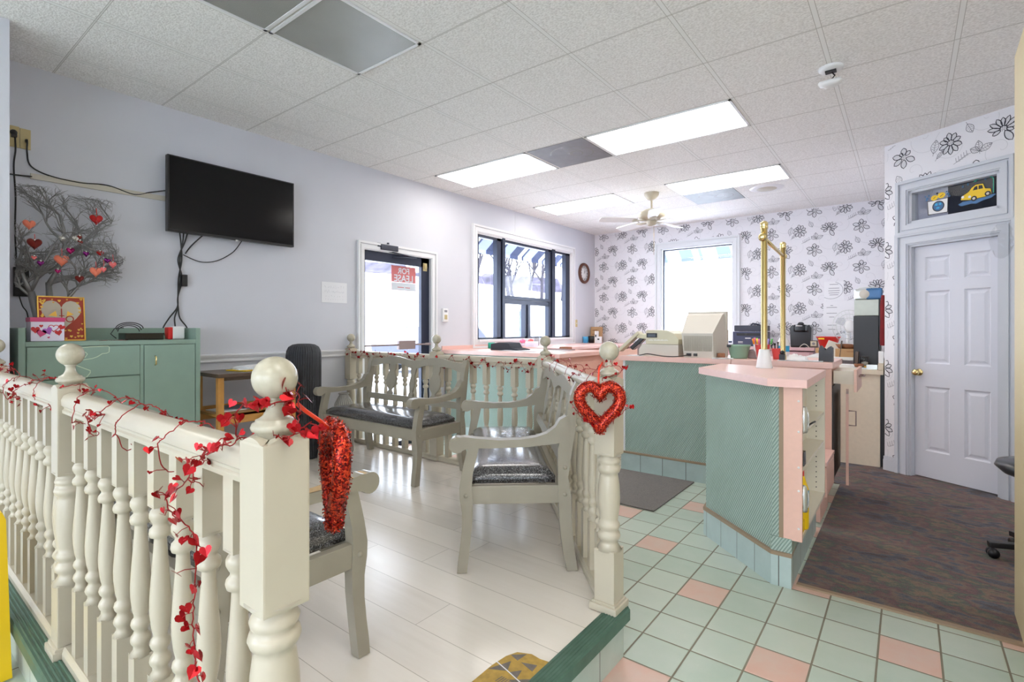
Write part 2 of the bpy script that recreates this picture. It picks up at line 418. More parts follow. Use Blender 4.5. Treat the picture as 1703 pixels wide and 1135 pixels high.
# ---------------------------------------------------------------- mesh helpers
class MB:
    """collects shapes into one mesh; .ob() links it as one object"""
    def __init__(s): s.bm = bmesh.new(); s.mi = 0
    def _new(s, verts, faces, M4=None, smooth=False):
        vs = [s.bm.verts.new(M4 @ Vector(v) if M4 else v) for v in verts]
        for f in faces:
            try:
                fc = s.bm.faces.new([vs[i] for i in f]); fc.material_index = s.mi; fc.smooth = smooth
            except ValueError: pass
        return vs
    def box(s, x0, x1, y0, y1, z0, z1, M4=None, bev=0.0):
        if bev:
            b2 = bmesh.new()
            v = [b2.verts.new(p) for p in ((x0, y0, z0), (x1, y0, z0), (x1, y1, z0), (x0, y1, z0), (x0, y0, z1), (x1, y0, z1), (x1, y1, z1), (x0, y1, z1))]
            for f in ((0, 3, 2, 1), (4, 5, 6, 7), (0, 1, 5, 4), (1, 2, 6, 5), (2, 3, 7, 6), (3, 0, 4, 7)): b2.faces.new([v[i] for i in f])
            bmesh.ops.bevel(b2, geom=b2.edges[:], offset=bev, segments=2 if bev < 0.012 else 3, affect='EDGES', profile=0.7)
            vs = [tuple(q.co) for q in b2.verts]; b2.verts.index_update()
            fs = [[q.index for q in f.verts] for f in b2.faces]; b2.free()
            return s._new(vs, fs, M4)
        return s._new([(x0, y0, z0), (x1, y0, z0), (x1, y1, z0), (x0, y1, z0), (x0, y0, z1), (x1, y0, z1), (x1, y1, z1), (x0, y1, z1)],
                      [(0, 3, 2, 1), (4, 5, 6, 7), (0, 1, 5, 4), (1, 2, 6, 5), (2, 3, 7, 6), (3, 0, 4, 7)], M4)
    def lathe(s, prof, n=20, M4=None, smooth=True, caps=True, arc=2 * PI):
        vs = []; fs = []
        full = abs(arc - 2 * PI) < 1e-6
        m = n if full else n + 1
        for r, z in prof:
            for i in range(m):
                a = arc * i / n; vs.append((r * math.cos(a), r * math.sin(a), z))
        for j in range(len(prof) - 1):
            for i in range(n):
                a, b = j * m + i, j * m + (i + 1) % m
                fs.append((a, b, b + m, a + m))
        if caps and full:
            fs.append(tuple(range(n - 1, -1, -1))); k = (len(prof) - 1) * m; fs.append(tuple(range(k, k + n)))
        return s._new(vs, fs, M4, smooth)
    def cyl(s, p0, p1, r, n=12, r2=None):
        p0 = Vector(p0); p1 = Vector(p1); d = p1 - p0
        q = d.to_track_quat('Z', 'Y').to_matrix().to_4x4(); q.translation = p0
        return s.lathe([(r, 0), (r if r2 is None else r2, d.length)], n, q)
    def sphere(s, c, r, n=14, sc_=(1, 1, 1)):
        k = max(5, n // 2)
        prof = [(max(1e-4, r * math.sin(PI * j / k)), -r * math.cos(PI * j / k)) for j in range(k + 1)]
        return s.lathe(prof, n, Matrix.Translation(c) @ Matrix.Diagonal((*sc_, 1)))
    def prism(s, poly, z0, z1, M4=None, smooth=False):
        """poly: list of (x,y) CCW"""
        n = len(poly)
        a = sum(poly[i][0] * poly[(i + 1) % n][1] - poly[(i + 1) % n][0] * poly[i][1] for i in range(n))
        if a < 0: poly = poly[::-1]
        vs = [(x, y, z0) for x, y in poly] + [(x, y, z1) for x, y in poly]
        fs = [tuple(range(n - 1, -1, -1)), tuple(range(n, 2 * n))] + [(i, (i + 1) % n, n + (i + 1) % n, n + i) for i in range(n)]
        return s._new(vs, fs, M4, smooth)
    def tube(s, pts, r, n=6, close=False, rs=None):
        pts = [Vector(p) for p in pts]; L = len(pts)
        if L < 2: return
        up = Vector((0.123, 0.3, 1)).normalized(); rings = []
        for i, p in enumerate(pts):
            if close: t = pts[(i + 1) % L] - pts[i - 1]
            else: t = pts[min(i + 1, L - 1)] - pts[max(i - 1, 0)]
            if t.length < 1e-9: t = Vector((0, 0, 1))
            t.normalize()
            a = up - t * up.dot(t)
            if a.length < 1e-3: a = Vector((1, 0, 0)) - t * t.x
            a.normalize(); b = t.cross(a); up = a
            rr = rs[i] if rs else r
            rings.append([s.bm.verts.new(p + a * rr * math.cos(2 * PI * k / n) + b * rr * math.sin(2 * PI * k / n)) for k in range(n)])
        for i in range(L if close else L - 1):
            A, B = rings[i], rings[(i + 1) % L]
            for k in range(n):
                f = s.bm.faces.new((A[k], A[(k + 1) % n], B[(k + 1) % n], B[k])); f.material_index = s.mi; f.smooth = True
        if not close:
            f = s.bm.faces.new(rings[0][::-1]); f.material_index = s.mi
            f = s.bm.faces.new(rings[-1]); f.material_index = s.mi
    def ribbon(s, pts, wd, M4, close=False):
        """flat line in the local xy plane; pts (x,y)"""
        n = len(pts)
        if close: pts = pts + pts[:1]
        q = [Vector((p[0], p[1], 0)) for p in pts]; n = len(q); L = []; Rr = []
        for i in range(n):
            if close: t = q[(i + 1) % (n - 1)] - q[(i - 1) % (n - 1)]
            else: t = q[min(i + 1, n - 1)] - q[max(i - 1, 0)]
            if t.length < 1e-9: t = Vector((1, 0, 0))
            t.normalize(); nn = Vector((-t.y, t.x, 0)) * wd / 2
            L.append(s.bm.verts.new(M4 @ (q[i] + nn))); Rr.append(s.bm.verts.new(M4 @ (q[i] - nn)))
        for i in range(n - 1):
            f = s.bm.faces.new((L[i], Rr[i], Rr[i + 1], L[i + 1])); f.material_index = s.mi
    def sweep(s, prof, p0, p1):
        """profile (side, up) swept from p0 to p1 (horizontal run)"""
        p0 = Vector(p0); p1 = Vector(p1); d = (p1 - p0).normalized(); sd = Vector((d.y, -d.x, 0))
        n = len(prof); vs = []
        for P in (p0, p1):
            for a, b in prof: vs.append(tuple(P + sd * a + Vector((0, 0, b))))
        fs = [(i, (i + 1) % n, n + (i + 1) % n, n + i) for i in range(n)] + [tuple(range(n)), tuple(range(2 * n - 1, n - 1, -1))]
        return s._new(vs, fs)
    def mesh(s, name, mats, ang=35, fix=True):
        if fix: bmesh.ops.recalc_face_normals(s.bm, faces=s.bm.faces[:])
        me = bpy.data.meshes.new(name); s.bm.to_mesh(me); s.bm.free()
        for m in (mats if isinstance(mats, (list, tuple)) else [mats]): me.materials.append(M[m] if isinstance(m, str) else m)
        return me
    def ob(s, name, mats, parent=None, smooth=False, fix=True, loc=None, rot=None):
        me = s.mesh(name, mats, fix=fix)
        if smooth:
            for p in me.polygons: p.use_smooth = True
            me.set_sharp_from_angle(angle=math.radians(38))
        o = bpy.data.objects.new(name, me); COL.objects.link(o)
        if parent: o.parent = parent
        if loc: o.location = loc
        if rot: o.rotation_euler = rot
        return o
def tag(o, label, cat=None, group=None, kind=None):
    if label: o['label'] = label
    if cat: o['category'] = cat
    if group: o['group'] = group
    if kind: o['kind'] = kind
    return o
def thing(name, label, cat, loc=(0, 0, 0), rz=0, group=None):
    o = bpy.data.objects.new(name, None); COL.objects.link(o); o.empty_display_size = 0.1
    o.location = loc; o.rotation_euler = (0, 0, rz)
    return tag(o, label, cat, group)
def structure(o): o['kind'] = 'structure'; return o
def dup(o, parent=None, loc=None, rz=None, label=None, kids=True):
    c = o.copy(); COL.objects.link(c); c.parent = parent
    if loc is not None: c.location = loc
    if rz is not None: c.rotation_euler = (0, 0, rz)
    if label: c['label'] = label
    if kids:
        for ch in list(o.children): dup(ch, c)
    return c
def RZ(a, loc=(0, 0, 0)): return Matrix.Translation(loc) @ Matrix.Rotation(a, 4, 'Z')
# planes for lettering and pattern: local x along wall, local y up, local z out of the wall
def PL(origin, xdir, out=0.0):
    x = Vector((*xdir, 0)).normalized(); y = Vector((0, 0, 1)); z = x.cross(y)
    m = Matrix((x, y, z)).transposed().to_4x4(); m.translation = Vector(origin) + z * out
    return m
def heart2d(w=1.0, h=1.0, n=28):
    pts = []
    for i in range(n):
        t = 2 * PI * i / n
        x = 16 * math.sin(t) ** 3; y = 13 * math.cos(t) - 5 * math.cos(2 * t) - 2 * math.cos(3 * t) - math.cos(4 * t)
        pts.append((x / 32 * w, (y + 2.5) / 29 * h))
    return pts
def text_mesh(txt, size):
    cu = bpy.data.curves.new('lettering', 'FONT'); cu.body = txt; cu.size = size; cu.align_x = 'CENTER'; cu.offset = size * 0.02
    o = bpy.data.objects.new('lettering', cu)
    me = bpy.data.meshes.new_from_object(o)
    bpy.data.objects.remove(o); bpy.data.curves.remove(cu)
    return me
def add_text(mb, txt, size, M4):
    me = text_mesh(txt, size)
    vs = [mb.bm.verts.new(M4 @ v.co) for v in me.vertices]
    for p in me.polygons:
        try:
            f = mb.bm.faces.new([vs[i] for i in p.vertices]); f.material_index = mb.mi
        except ValueError: pass
    bpy.data.meshes.remove(me)
# ================================================================ the room
CH = 2.93
PZ = 0.19                                     # waiting platform height
def GX(i): return 2.7603 + 0.6096 * i          # ceiling grid lines
def GY(j): return 2.6464 + 0.6096 * j

b = MB(); b.box(-2.2, 8.2, -5.2, 8.2, -0.12, 0.0); structure(b.ob('floor', 'tile'))
b = MB()
b.prism([(3.925, 2.915), (7.9, 2.915), (7.9, 8.05), (2.32, 8.05), (2.32, 4.99), (3.925, 4.99)], -0.002, 0.006)
structure(b.ob('floor', 'carpet'))
b = MB(); b.prism([(3.925, 2.885), (7.9, 2.885), (7.9, 2.915), (3.925, 2.915)], 0.0, 0.009)
M['strip'] = mat('tan_threshold_strip', S(150, 128, 104), 0.5)
structure(b.ob('trim_1', 'strip'))
# ceiling
b = MB(); b.box(-2.2, 8.2, -5.2, 8.2, CH, CH + 0.12); structure(b.ob('ceiling', 'ceiling'))

# platform: planks on top, tiled riser, green nosing
plat = [(0.0, 0.40), (3.485, 0.40), (3.485, 1.853), (2.383, 3.06), (0.0, 3.06)]
b = MB(); b.prism(plat, 0.0, PZ - 0.003)
M['riser_a'] = m_step_tile(0.205, 'y', 0.02, 'riser_tile_side', (176, 188, 178))
M['riser_b'] = m_step_tile(0.205, 'x', 0.05, 'riser_tile_front', (180, 188, 176))
ob = b.mesh('floor', ['plank', 'riser_a', 'riser_b'])
for p in ob.polygons:
    n = p.normal
    p.material_index = 0 if abs(n.z) > 0.5 else (1 if abs(n.x) > 0.6 else 2)
o = bpy.data.objects.new('floor', ob); COL.objects.link(o); structure(o)
def nosing(pts, closed=False):
    b = MB(); n = len(pts)
    # rubber tread: flat band with ribs and a rounded drop
    prof = [(0.018, -0.048), (0.024, -0.044), (0.024, -0.004), (0.019, 0.002)]
    for k in range(5):
        a = 0.012 - k * 0.012
        prof += [(a, 0.002), (a - 0.002, 0.0045), (a - 0.005, 0.0045), (a - 0.007, 0.002)]
    prof += [(-0.05, 0.001), (-0.05, -0.004), (0.0, -0.004), (0.016, -0.006)]
    V = [Vector((*p, PZ)) for p in pts]; rings = []
    for i, p in enumerate(V):
        d1 = (V[i] - V[i - 1]).normalized() if i else (V[1] - V[0]).normalized()
        d2 = (V[i + 1] - V[i]).normalized() if i < n - 1 else d1
        s1 = Vector((d1.y, -d1.x, 0)); s2 = Vector((d2.y, -d2.x, 0)); m_ = (s1 + s2); m_ = m_ / (m_.length ** 2) * 2 if m_.length else s1
        rings.append([b.bm.verts.new(p + m_ * a + Vector((0, 0, z))) for a, z in prof])
    for A, B in zip(rings, rings[1:]):
        k = len(A)
        for j in range(k): b.bm.faces.new((A[j], A[(j + 1) % k], B[(j + 1) % k], B[j]))
    b.bm.faces.new(rings[0]); b.bm.faces.new(rings[-1][::-1])
    return b
o = nosing([(0.0, 0.40), (3.485, 0.40), (3.485, 1.853), (2.383, 3.06), (0.0, 3.06)]).ob('trim_2', 'nosing'); structure(o)

def wall_with_holes(b, x0, x1, z0, z1, y0, y1, holes, M4=None):
    """box wall in local frame, holes = (xa,xb,za,zb)"""
    xs = sorted({x0, x1, *[h[0] for h in holes], *[h[1] for h in holes]})
    for xa, xb in zip(xs, xs[1:]):
        hs = sorted([h for h in holes if h[0] <= xa + 1e-6 and h[1] >= xb - 1e-6], key=lambda h: h[2])
        z = z0
        for h in hs:
            if h[2] > z + 1e-6: b.box(xa, xb, y0, y1, z, h[2], M4)
            z = h[3]
        if z < z1 - 1e-6: b.box(xa, xb, y0, y1, z, z1, M4)
# left wall, local x = world Y
ML = Matrix(((0, -1, 0, 0), (1, 0, 0, 0), (0, 0, 1, 0), (0, 0, 0, 1)))   # local x -> +Y, local y -> -X (outside)
DY0, DY1, DZ = 3.205, 4.124, 2.085
WY0, WY1, WZ0, WZ1 = 4.93, 7.24, 1.13, 2.515
b = MB(); wall_with_holes(b, 0.43, 8.2, -0.1, CH, 0.0, 0.16, [(DY0, DY1, -0.1, DZ), (WY0, WY1, WZ0, WZ1)], ML)
structure(b.ob('wall_left', 'wall'))
b = MB(); b.box(-2.2, 0.567, 0.43, 0.535, -0.1, CH); structure(b.ob('wall_front', 'wall'))
BX0, BX1, BZ0, BZ1 = 1.21, 2.31, 1.07, 2.565
M['wallpaper'] = mat('white_wallpaper', S(226, 225, 229), 0.6)
def wallpaper_art(b, M4, x0, x1, z0, z1, holes, ox, oz):
    """inked flowers, leaves and scrolls of the paper; local x along the wall, y up"""
    mats = {'fill': 1, 'ink': 2, 'leaf': 3, 'swirl': 4}
    P, Q = 0.53, 0.533
    def ok(x, z):
        if not (x0 < x < x1 and z0 < z < z1): return False
        return not any(h[0] < x < h[1] and h[2] < z < h[3] for h in holes)
    def line(pts, cx, cz, wd, k, close=False, lift=0.0007):
        pts = [(cx + p[0], cz + p[1]) for p in pts]
        if close: pts = pts + [pts[0]]
        run = []; b.mi = mats[k]
        Mx = M4 @ Matrix.Translation((0, 0, lift))
        for p in pts:
            if ok(*p): run.append(p)
            else:
                if len(run) > 1: b.ribbon(run, wd, Mx)
                run = []
        if len(run) > 1: b.ribbon(run, wd, Mx)
    def fill(pts, cx, cz):
        pts = [(cx + p[0], cz + p[1]) for p in pts]
        if all(ok(*p) for p in pts):
            b.mi = 1; b._new([M4 @ Vector((p[0], p[1], 0.0004)) for p in pts], [tuple(range(len(pts)))])
    def petal(a, r0, r1, wd, n=7):
        ca, sa = math.cos(a), math.sin(a); out = []
        L = r1 - r0
        for k in range(n):
            t = k / (n - 1); u = r0 + L * t; v = wd * math.sin(PI * min(1, t ** 0.8)) ** 0.75 * (0.45 + 0.75 * t)
            if k == n - 1: v = 0
            out.append((u, v))
        low = [(u, -v) for u, v in out[::-1][1:-1]]
        return [(u * ca - v * sa, u * sa + v * ca) for u, v in out + low]
    def flower(cx, cz, angs, sc_=1.0, tilt=(1, 1)):
        for i, (a, r1, wd) in enumerate(angs):
            p = [(x * tilt[0] * sc_, y * tilt[1] * sc_) for x, y in petal(math.radians(a), 0.018, r1, wd)]
            fill(p, cx, cz); line(p, cx, cz, 0.0062, 'ink', True)
        for a in range(0, 360, 60):
            line([(0.004 * math.cos(math.radians(a)), 0.004 * math.sin(math.radians(a))), (0.02 * math.cos(math.radians(a)), 0.02 * math.sin(math.radians(a)))], cx, cz, 0.003, 'ink')
    FA = [(100, .085, .022), (62, .078, .022), (22, .075, .020), (-22, .085, .022), (-58, .092, .021), (-90, .096, .021), (-122, .094, .021), (-158, .088, .021), (162, .082, .021), (132, .07, .018)]
    FB = [(92, .085, .018), (66, .095, .018), (38, .102, .018), (10, .098, .018), (-20, .066, .016), (-62, .112, .028), (172, .10, .018), (146, .102, .018), (118, .092, .018), (205, .075, .017)]
    FC = [(92, .082, .028), (42, .068, .02), (-28, .098, .028), (-92, .096, .028), (-148, .098, .027), (165, .098, .027), (128, .052, .018)]
    def leaf(cx, cz, a, L=0.11, wd=0.03, k='leaf', half=False):
        ca, sa = math.cos(a), math.sin(a)
        R_ = lambda u, v: (u * ca - v * sa, u * sa + v * ca)
        up = [R_(L * t / 8, wd * math.sin(PI * t / 8)) for t in range(9)]
        lo = [R_(L * t / 8, -wd * math.sin(PI * t / 8)) for t in range(9)]
        line(up, cx, cz, 0.0042, k)
        if not half: line(lo, cx, cz, 0.0042, k)
        line([R_(-0.02, 0), R_(L * .95, 0)], cx, cz, 0.003, k)
        for t in (0.25, 0.42, 0.6, 0.76):
            line([R_(L * t, 0), R_(L * (t + .1), wd * .75 * math.sin(PI * (t + .1)))], cx, cz, 0.0026, k)
            if not half: line([R_(L * t, 0), R_(L * (t + .1), -wd * .75 * math.sin(PI * (t + .1)))], cx, cz, 0.0026, k)
    def spiral(cx, cz, r, a0, turns, sg=1):
        pts = []
        for t in range(26):
            u = t / 25; rr = r * (1 - u) ** 1.3 + 0.006; a = a0 + sg * turns * 2 * PI * u
            pts.append((rr * math.cos(a), rr * math.sin(a)))
        line(pts, cx, cz, 0.003, 'swirl', lift=0.0003)
    i0 = int(math.floor((x0 - ox) / P)) - 1; i1 = int(math.ceil((x1 - ox) / P)) + 1
    for i in range(i0, i1):
        off = oz + (i % 2) * Q / 2
        for j in range(int((z0 - off) / Q) - 2, int((z1 - off) / Q) + 2):
            ax, az = ox + i * P, off + j * Q
            flower(ax, az, FA); flower(ax + .345, az - .01, FB); flower(ax + .175, az - .275, FC)
            leaf(ax - .125, az - .05, math.radians(78)); leaf(ax - .10, az - .10, math.radians(50), .07, .014)
            for a, L in ((95, .085), (25, .09), (150, .07)): leaf(ax + .195, az - .13, math.radians(a), L, .024)
            for k in range(5):
                t = k * 0.018
                line([(t, t * .55), (t - .004, t * .55 + .035)], ax + .04, az - .17, 0.003, 'leaf'); line([(t, t * .55), (t + .028, t * .55 + .004)], ax + .04, az - .17, 0.003, 'leaf')
            line([(-.02, -.012), (.08, .045)], ax + .04, az - .17, 0.003, 'leaf')
            leaf(ax + .115, az + .11, math.radians(-65), .085, .026, half=False)
            spiral(ax + .02, az - .02, .16, 2.2, 1.1); spiral(ax + .33, az - .15, .14, -1.0, 1.2, -1)
            spiral(ax + .25, az + .12, .11, 3.4, 1.3); spiral(ax - .06, az - .24, .10, 0.4, 1.4, -1)
WP = ['wallpaper', 'flower_fill', 'flower_ink', 'leaf_ink', 'swirl_ink']
b = MB(); wall_with_holes(b, -0.16, 6.5, -0.1, CH, 8.05, 8.21, [(BX0, BX1, BZ0, BZ1)])
wallpaper_art(b, PL((0, 8.05, 0), (1, 0)), 0.01, 4.3, 0.9, CH - 0.01, [(1.10, 2.42, 0.9, 2.67)], 3.187, 2.633)
structure(b.ob('wall_back', WP, fix=False))
# angled wall with the white door and the transom light
U = (0.849, -0.528); AW = math.atan2(U[1], U[0])
MD = RZ(AW, (4.2, 5.75, 0))
d0, d1, dz = 0.205, 0.847, 2.005
t0, t1, tz0, tz1 = 0.205, 0.845, 2.19, 2.475
b = MB(); wall_with_holes(b, 0, 2.6, -0.1, CH, 0.0, 0.12, [(d0, d1, -0.1, dz), (t0, t1, tz0, tz1)], MD)
wallpaper_art(b, PL((4.2, 5.75, 0), U), 0.005, 1.5, 0.1, CH - 0.01, [(0.10, 0.93, 0.0, 2.565)], 0.52, 2.79)
structure(b.ob('wall_right', WP, fix=False))
b = MB(); b.box(4.21, 4.33, 5.80, 8.05, -0.1, CH); structure(b.ob('wall_right', 'wallpaper'))
# rest of the shop behind the camera; its rear windows are added for light
b = MB(); wall_with_holes(b, -2.2, 8.2, -0.1, CH, -5.2, -5.0, [(-1.2, 2.4, .5, 2.5), (3.4, 7.2, .5, 2.5)]); structure(b.ob('wall_rear', 'wall'))
for k_, (xa, xb) in enumerate(((-1.2, 2.4), (3.4, 7.2))):  # unseen windows, put in so daylight brightens the ceiling
    w4 = thing('window_%d' % (4 + k_), None, None, (xa, -5.1, .5)); w4['kind'] = 'structure'; W4 = xb - xa
    b = MB(); b.box(0, W4, -.03, .03, 0, .05); b.box(0, W4, -.03, .03, 1.95, 2.0)
    for q in (0, W4 / 2 - .025, W4 - .05): b.box(q, q + .05, -.03, .03, 0, 2.0)
    b.ob('window_frame', 'navy_frame', w4)
    b = MB(); b.box(.05, W4 - .05, -.003, .003, .05, 1.95); b.ob('glass_pane', 'glass', w4)
b = MB(); b.box(-2.2, -2.0, -5.0, 0.43, -0.1, CH); structure(b.ob('wall_left', 'wall'))
b = MB(); b.box(7.9, 8.2, -5.0, 8.2, -0.1, CH); structure(b.ob('wall_right', 'wall'))
b = MB(); b.box(6.4, 7.9, 4.35, 4.47, -0.1, CH); structure(b.ob('wall_right', 'wall'))
# cream partition whose near end closes the picture on the right
M['cream_wall'] = mat('cream_yellow_partition', S(226, 209, 170), 0.55)  # even yellow tint stands in for light reflected onto the cream
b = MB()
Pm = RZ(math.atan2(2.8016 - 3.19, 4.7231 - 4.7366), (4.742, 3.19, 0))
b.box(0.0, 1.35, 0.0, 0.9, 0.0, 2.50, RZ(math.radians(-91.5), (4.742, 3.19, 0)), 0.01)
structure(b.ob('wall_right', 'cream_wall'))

# ---- trims
def casing(b, x0, x1, z0, z1, wd, M4, bottom=False, th=0.022):
    """moulded casing round an opening, local x along, y towards the room (-y)"""
    for k, (o1, o2, t) in enumerate(((0, wd, th * 0.6), (wd * .12, wd * .55, th), (wd * .72, wd * .98, th * 1.35))):
        zb = z0 - (o2 if bottom else 0)
        b.box(x0 - o2, x0 - o1, -t, 0.002, zb, z1 + o2, M4)
        b.box(x1 + o1, x1 + o2, -t, 0.002, zb, z1 + o2, M4)
        b.box(x0 - o1, x1 + o1, -t, 0.002, z1 + o1, z1 + o2, M4)
        if bottom: b.box(x0 - o1, x1 + o1, -t, 0.002, z0 - o2, z0 - o1, M4)
ML2 = ML
b = MB(); casing(b, DY0, DY1, 0.0, DZ, 0.085, ML2); structure(b.ob('trim_3', 'white_trim'))
b = MB(); casing(b, WY0, WY1, WZ0, WZ1, 0.10, ML2, True)
# white jamb lining of the window
b.box(WY0 - .001, WY0 + .015, 0, .06, WZ0, WZ1, ML2); b.box(WY1 - .015, WY1 + .001, 0, .06, WZ0, WZ1, ML2); b.box(WY0, WY1, 0, .06, WZ1 - .015, WZ1, ML2); b.box(WY0, WY1, -0.05, .06, WZ0 - .02, WZ0 + .012, ML2)
structure(b.ob('trim_4', 'white_trim'))
b = MB(); casing(b, BX0, BX1, BZ0, BZ1, 0.10, Matrix.Translation((0, 8.05, 0)), True)
b.box(BX0 - .001, BX0 + .015, 8.05, 8.19, BZ0, BZ1); b.box(BX1 - .015, BX1 + .001, 8.05, 8.19, BZ0, BZ1); b.box(BX0, BX1, 8.05, 8.19, BZ1 - .015, BZ1)
M['blue_white'] = mat('cool_white_trim', S(218, 221, 224), 0.45)
structure(b.ob('trim_5', 'blue_white'))
M['grey_trim'] = mat('pale_grey_casing', S(200, 204, 212), 0.42)
b = MB(); casing(b, d0, d1, 0.0, dz, 0.105, MD); b.box(d0, d0 + .018, 0, .12, 0, dz, MD); b.box(d1 - .018, d1, 0, .12, 0, dz, MD); b.box(d0, d1, 0, .12, dz - .018, dz, MD)
structure(b.ob('trim_6', 'grey_trim'))
b = MB(); casing(b, t0, t1, tz0, tz1, 0.095, MD, True, 0.026); structure(b.ob('trim_7', 'grey_trim'))
b = MB(); b.box(0.0, d0 - .105, -.016, .002, 0.0, 0.13, MD); b.box(0.0, d0 - .105, -.022, .002, 0.0, 0.10, MD); structure(b.ob('baseboard_right', 'grey_trim'))
# chair rail and baseboard of the left wall
b = MB()
for (za, zb, t) in ((1.015, 1.03, .016), (1.03, 1.05, .010), (1.05, 1.062, .022), (1.062, 1.075, .03)):
    b.box(0.0, t, 0.535, DY0 - .085, za, zb)
structure(b.ob('trim_8', 'white_trim'))
b = MB(); b.box(0, .014, 0.535, DY0 - .085, PZ, PZ + .10); b.box(0, .02, 0.535, DY0 - .085, PZ, PZ + .02); structure(b.ob('baseboard_left', 'white_trim'))
b = MB(); b.box(0.0, 0.003, 4.83 + .9, 4.83 + .903, 2.62, CH); 
structure(b.ob('trim_9', 'white_trim'))

# ---- glazed exit door
dr = thing('door_1', 'dark framed glass exit door with a push bar in the left wall', 'door', (-0.05, DY0, 0))
del dr['category']; structure(dr)
b = MB(); W_ = DY1 - DY0
b.box(-.02, .025, .0, .035, .0, DZ); b.box(-.02, .025, W_ - .12, W_, .0, DZ); b.box(-.02, .025, 0, W_, 1.985, DZ); b.box(-.02, .025, 0, W_, 0.0, 0.055)
b.ob('door_frame', 'navy_frame', dr)
b = MB(); b.box(-.004, .002, .035, W_ - .12, .055, 1.985); tag(b.ob('glass_pane', 'glass', dr), 'clear glass pane')
b = MB(); b.cyl((.07, .0, 1.105), (.07, W_ - .02, 1.105), .009, 10); b.box(.045, .085, .22 + .21, .22 + .44, 1.055, 1.15, None, .006); b.box(.02, .07, W_ - .06, W_ - .03, 1.09, 1.12)
tag(b.ob('push_bar', ['taupe'], dr), 'taupe push bar')
b = MB(); b.box(.02, .085, .19, .42, 2.105, 2.165, None, .01); b.box(.03, .07, .16, .20, 2.11, 2.175, None, .008); b.cyl((.06, .3, 2.10), (.10, .66, 2.065), .008, 8); b.cyl((.10, .66, 2.062), (.05, .36, 2.045), .008, 8); b.cyl((.06, .30, 2.19), (.06, .30, 2.10), .012)
tag(b.ob('door_closer', 'slate_d', dr), 'grey overhead door closer with a folding arm')
b = MB(); b.sphere((.04, W_ - .065, 1.985), .02, 12, (.6, 1, 1.7)); b.box(.02, .035, W_ - .095, W_ - .04, 1.94, 2.03, None, .004); tag(b.ob('door_contact', 'outlet', dr), 'small ivory contact sensor')
# decals on the door glass
def sign_thing():
    t = thing('lease_sign', 'red and white FOR LEASE sign seen reversed through the exit door glass', 'sign', (-0.06, 3.605, 1.70))
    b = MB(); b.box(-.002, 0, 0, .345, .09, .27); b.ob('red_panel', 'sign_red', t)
    b = MB(); b.box(-.002, 0, 0, .345, .0, .088); b.ob('white_panel', 'white', t)
    b = MB(); mt = Matrix(((0, 0, 1, 0), (-1, 0, 0, 0), (0, 1, 0, 0), (0, 0, 0, 1)))
    # lettering reads correctly from outside, so it is mirrored from the room
    for z_, txt, s_ in ((.188, 'FOR', .088), (.10, 'LEASE', .105)):
        add_text(b, txt, s_, Matrix.Translation((.001, .172, z_)) @ mt)
    b.ob('lettering', 'white', t, fix=False)
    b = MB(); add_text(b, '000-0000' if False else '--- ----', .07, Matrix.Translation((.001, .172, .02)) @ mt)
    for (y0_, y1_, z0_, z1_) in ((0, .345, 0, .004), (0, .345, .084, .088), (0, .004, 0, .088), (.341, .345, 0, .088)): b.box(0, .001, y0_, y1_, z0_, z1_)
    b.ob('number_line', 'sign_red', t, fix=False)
    return t
sign_thing()
dc = MB()
for i in range(26):
    y_ = 3.60 + (i % 9) * .035; z_ = 1.42 - (i // 9) * .055 + R.uniform(-.01, .01)
    pts = [(R.uniform(-.012, .012), R.uniform(-.014, .014)) for _ in range(4)]
    dc.ribbon([(p[0], p[1]) for p in pts], .005, PL((-.052, y_, z_), (0, 1)))
o = dc.ob('door_lettering', 'navy_frame', fix=False); tag(o, 'small faded lettering stuck on the lower half of the exit door glass', 'decal')

# ---- picture window of the left wall
wn1 = thing('window_1', None, None, (-0.03, WY0, 0)); wn1['kind'] = 'structure'
def Yw(v): return v - WY0
b = MB()
def bar(y0, y1, z0, z1, x0=-.05, x1=.02): b.box(x0, x1, Yw(y0), Yw(y1), z0, z1)
bar(WY0, WY0 + .045, WZ0, WZ1); bar(7.10, WY1, WZ0, WZ1); bar(5.348, 5.43, WZ0, WZ1); bar(5.45, 5.51, WZ0, WZ1, -.05, .035); bar(5.42, 5.46, WZ0, WZ1, -.05, -.01)
bar(6.60, 6.66, WZ0, WZ1); bar(6.68, 6.77, WZ0, WZ1, -.05, .035); bar(6.65, 6.69, WZ0, WZ1, -.05, -.01)
bar(WY0, WY1, WZ1 - .05, WZ1); bar(WY0, WY1, WZ0, WZ0 + .035)
bar(5.5, 6.62, 1.69, 1.735, -.05, .035); bar(5.5, 6.62, 1.625, 1.685)
bar(5.985, 6.03, WZ0, 1.63); bar(6.035, 6.10, WZ0, 1.63, -.05, .035)
b.ob('window_frame', 'navy_frame', wn1)
b = MB(); b.box(.0, .012, Yw(6.0), Yw(6.02), 1.30, 1.38); b.ob('latch', 'silver', wn1)
for (ya, yb, za, zb) in ((4.975, 5.348, WZ0 + .03, WZ1 - .05), (5.51, 6.60, 1.735, WZ1 - .05), (5.51, 5.99, WZ0 + .03, 1.63), (6.10, 6.60, WZ0 + .03, 1.63), (6.77, 7.10, WZ0 + .03, WZ1 - .05)):
    b = MB(); b.box(-.032, -.028, Yw(ya), Yw(yb), za, zb); b.ob('glass_pane', 'glass', wn1)
wn2 = thing('window_2', None, None, (BX0, 8.12, 0)); wn2['kind'] = 'structure'
b = MB(); Wb = BX1 - BX0
for q in ((0, .03, BZ0, BZ1), (Wb - .02, Wb, BZ0, BZ1), (0, Wb, BZ1 - .03, BZ1), (0, Wb, BZ0, BZ0 + .03)): b.box(q[0], q[1], -.02, .03, q[2], q[3])
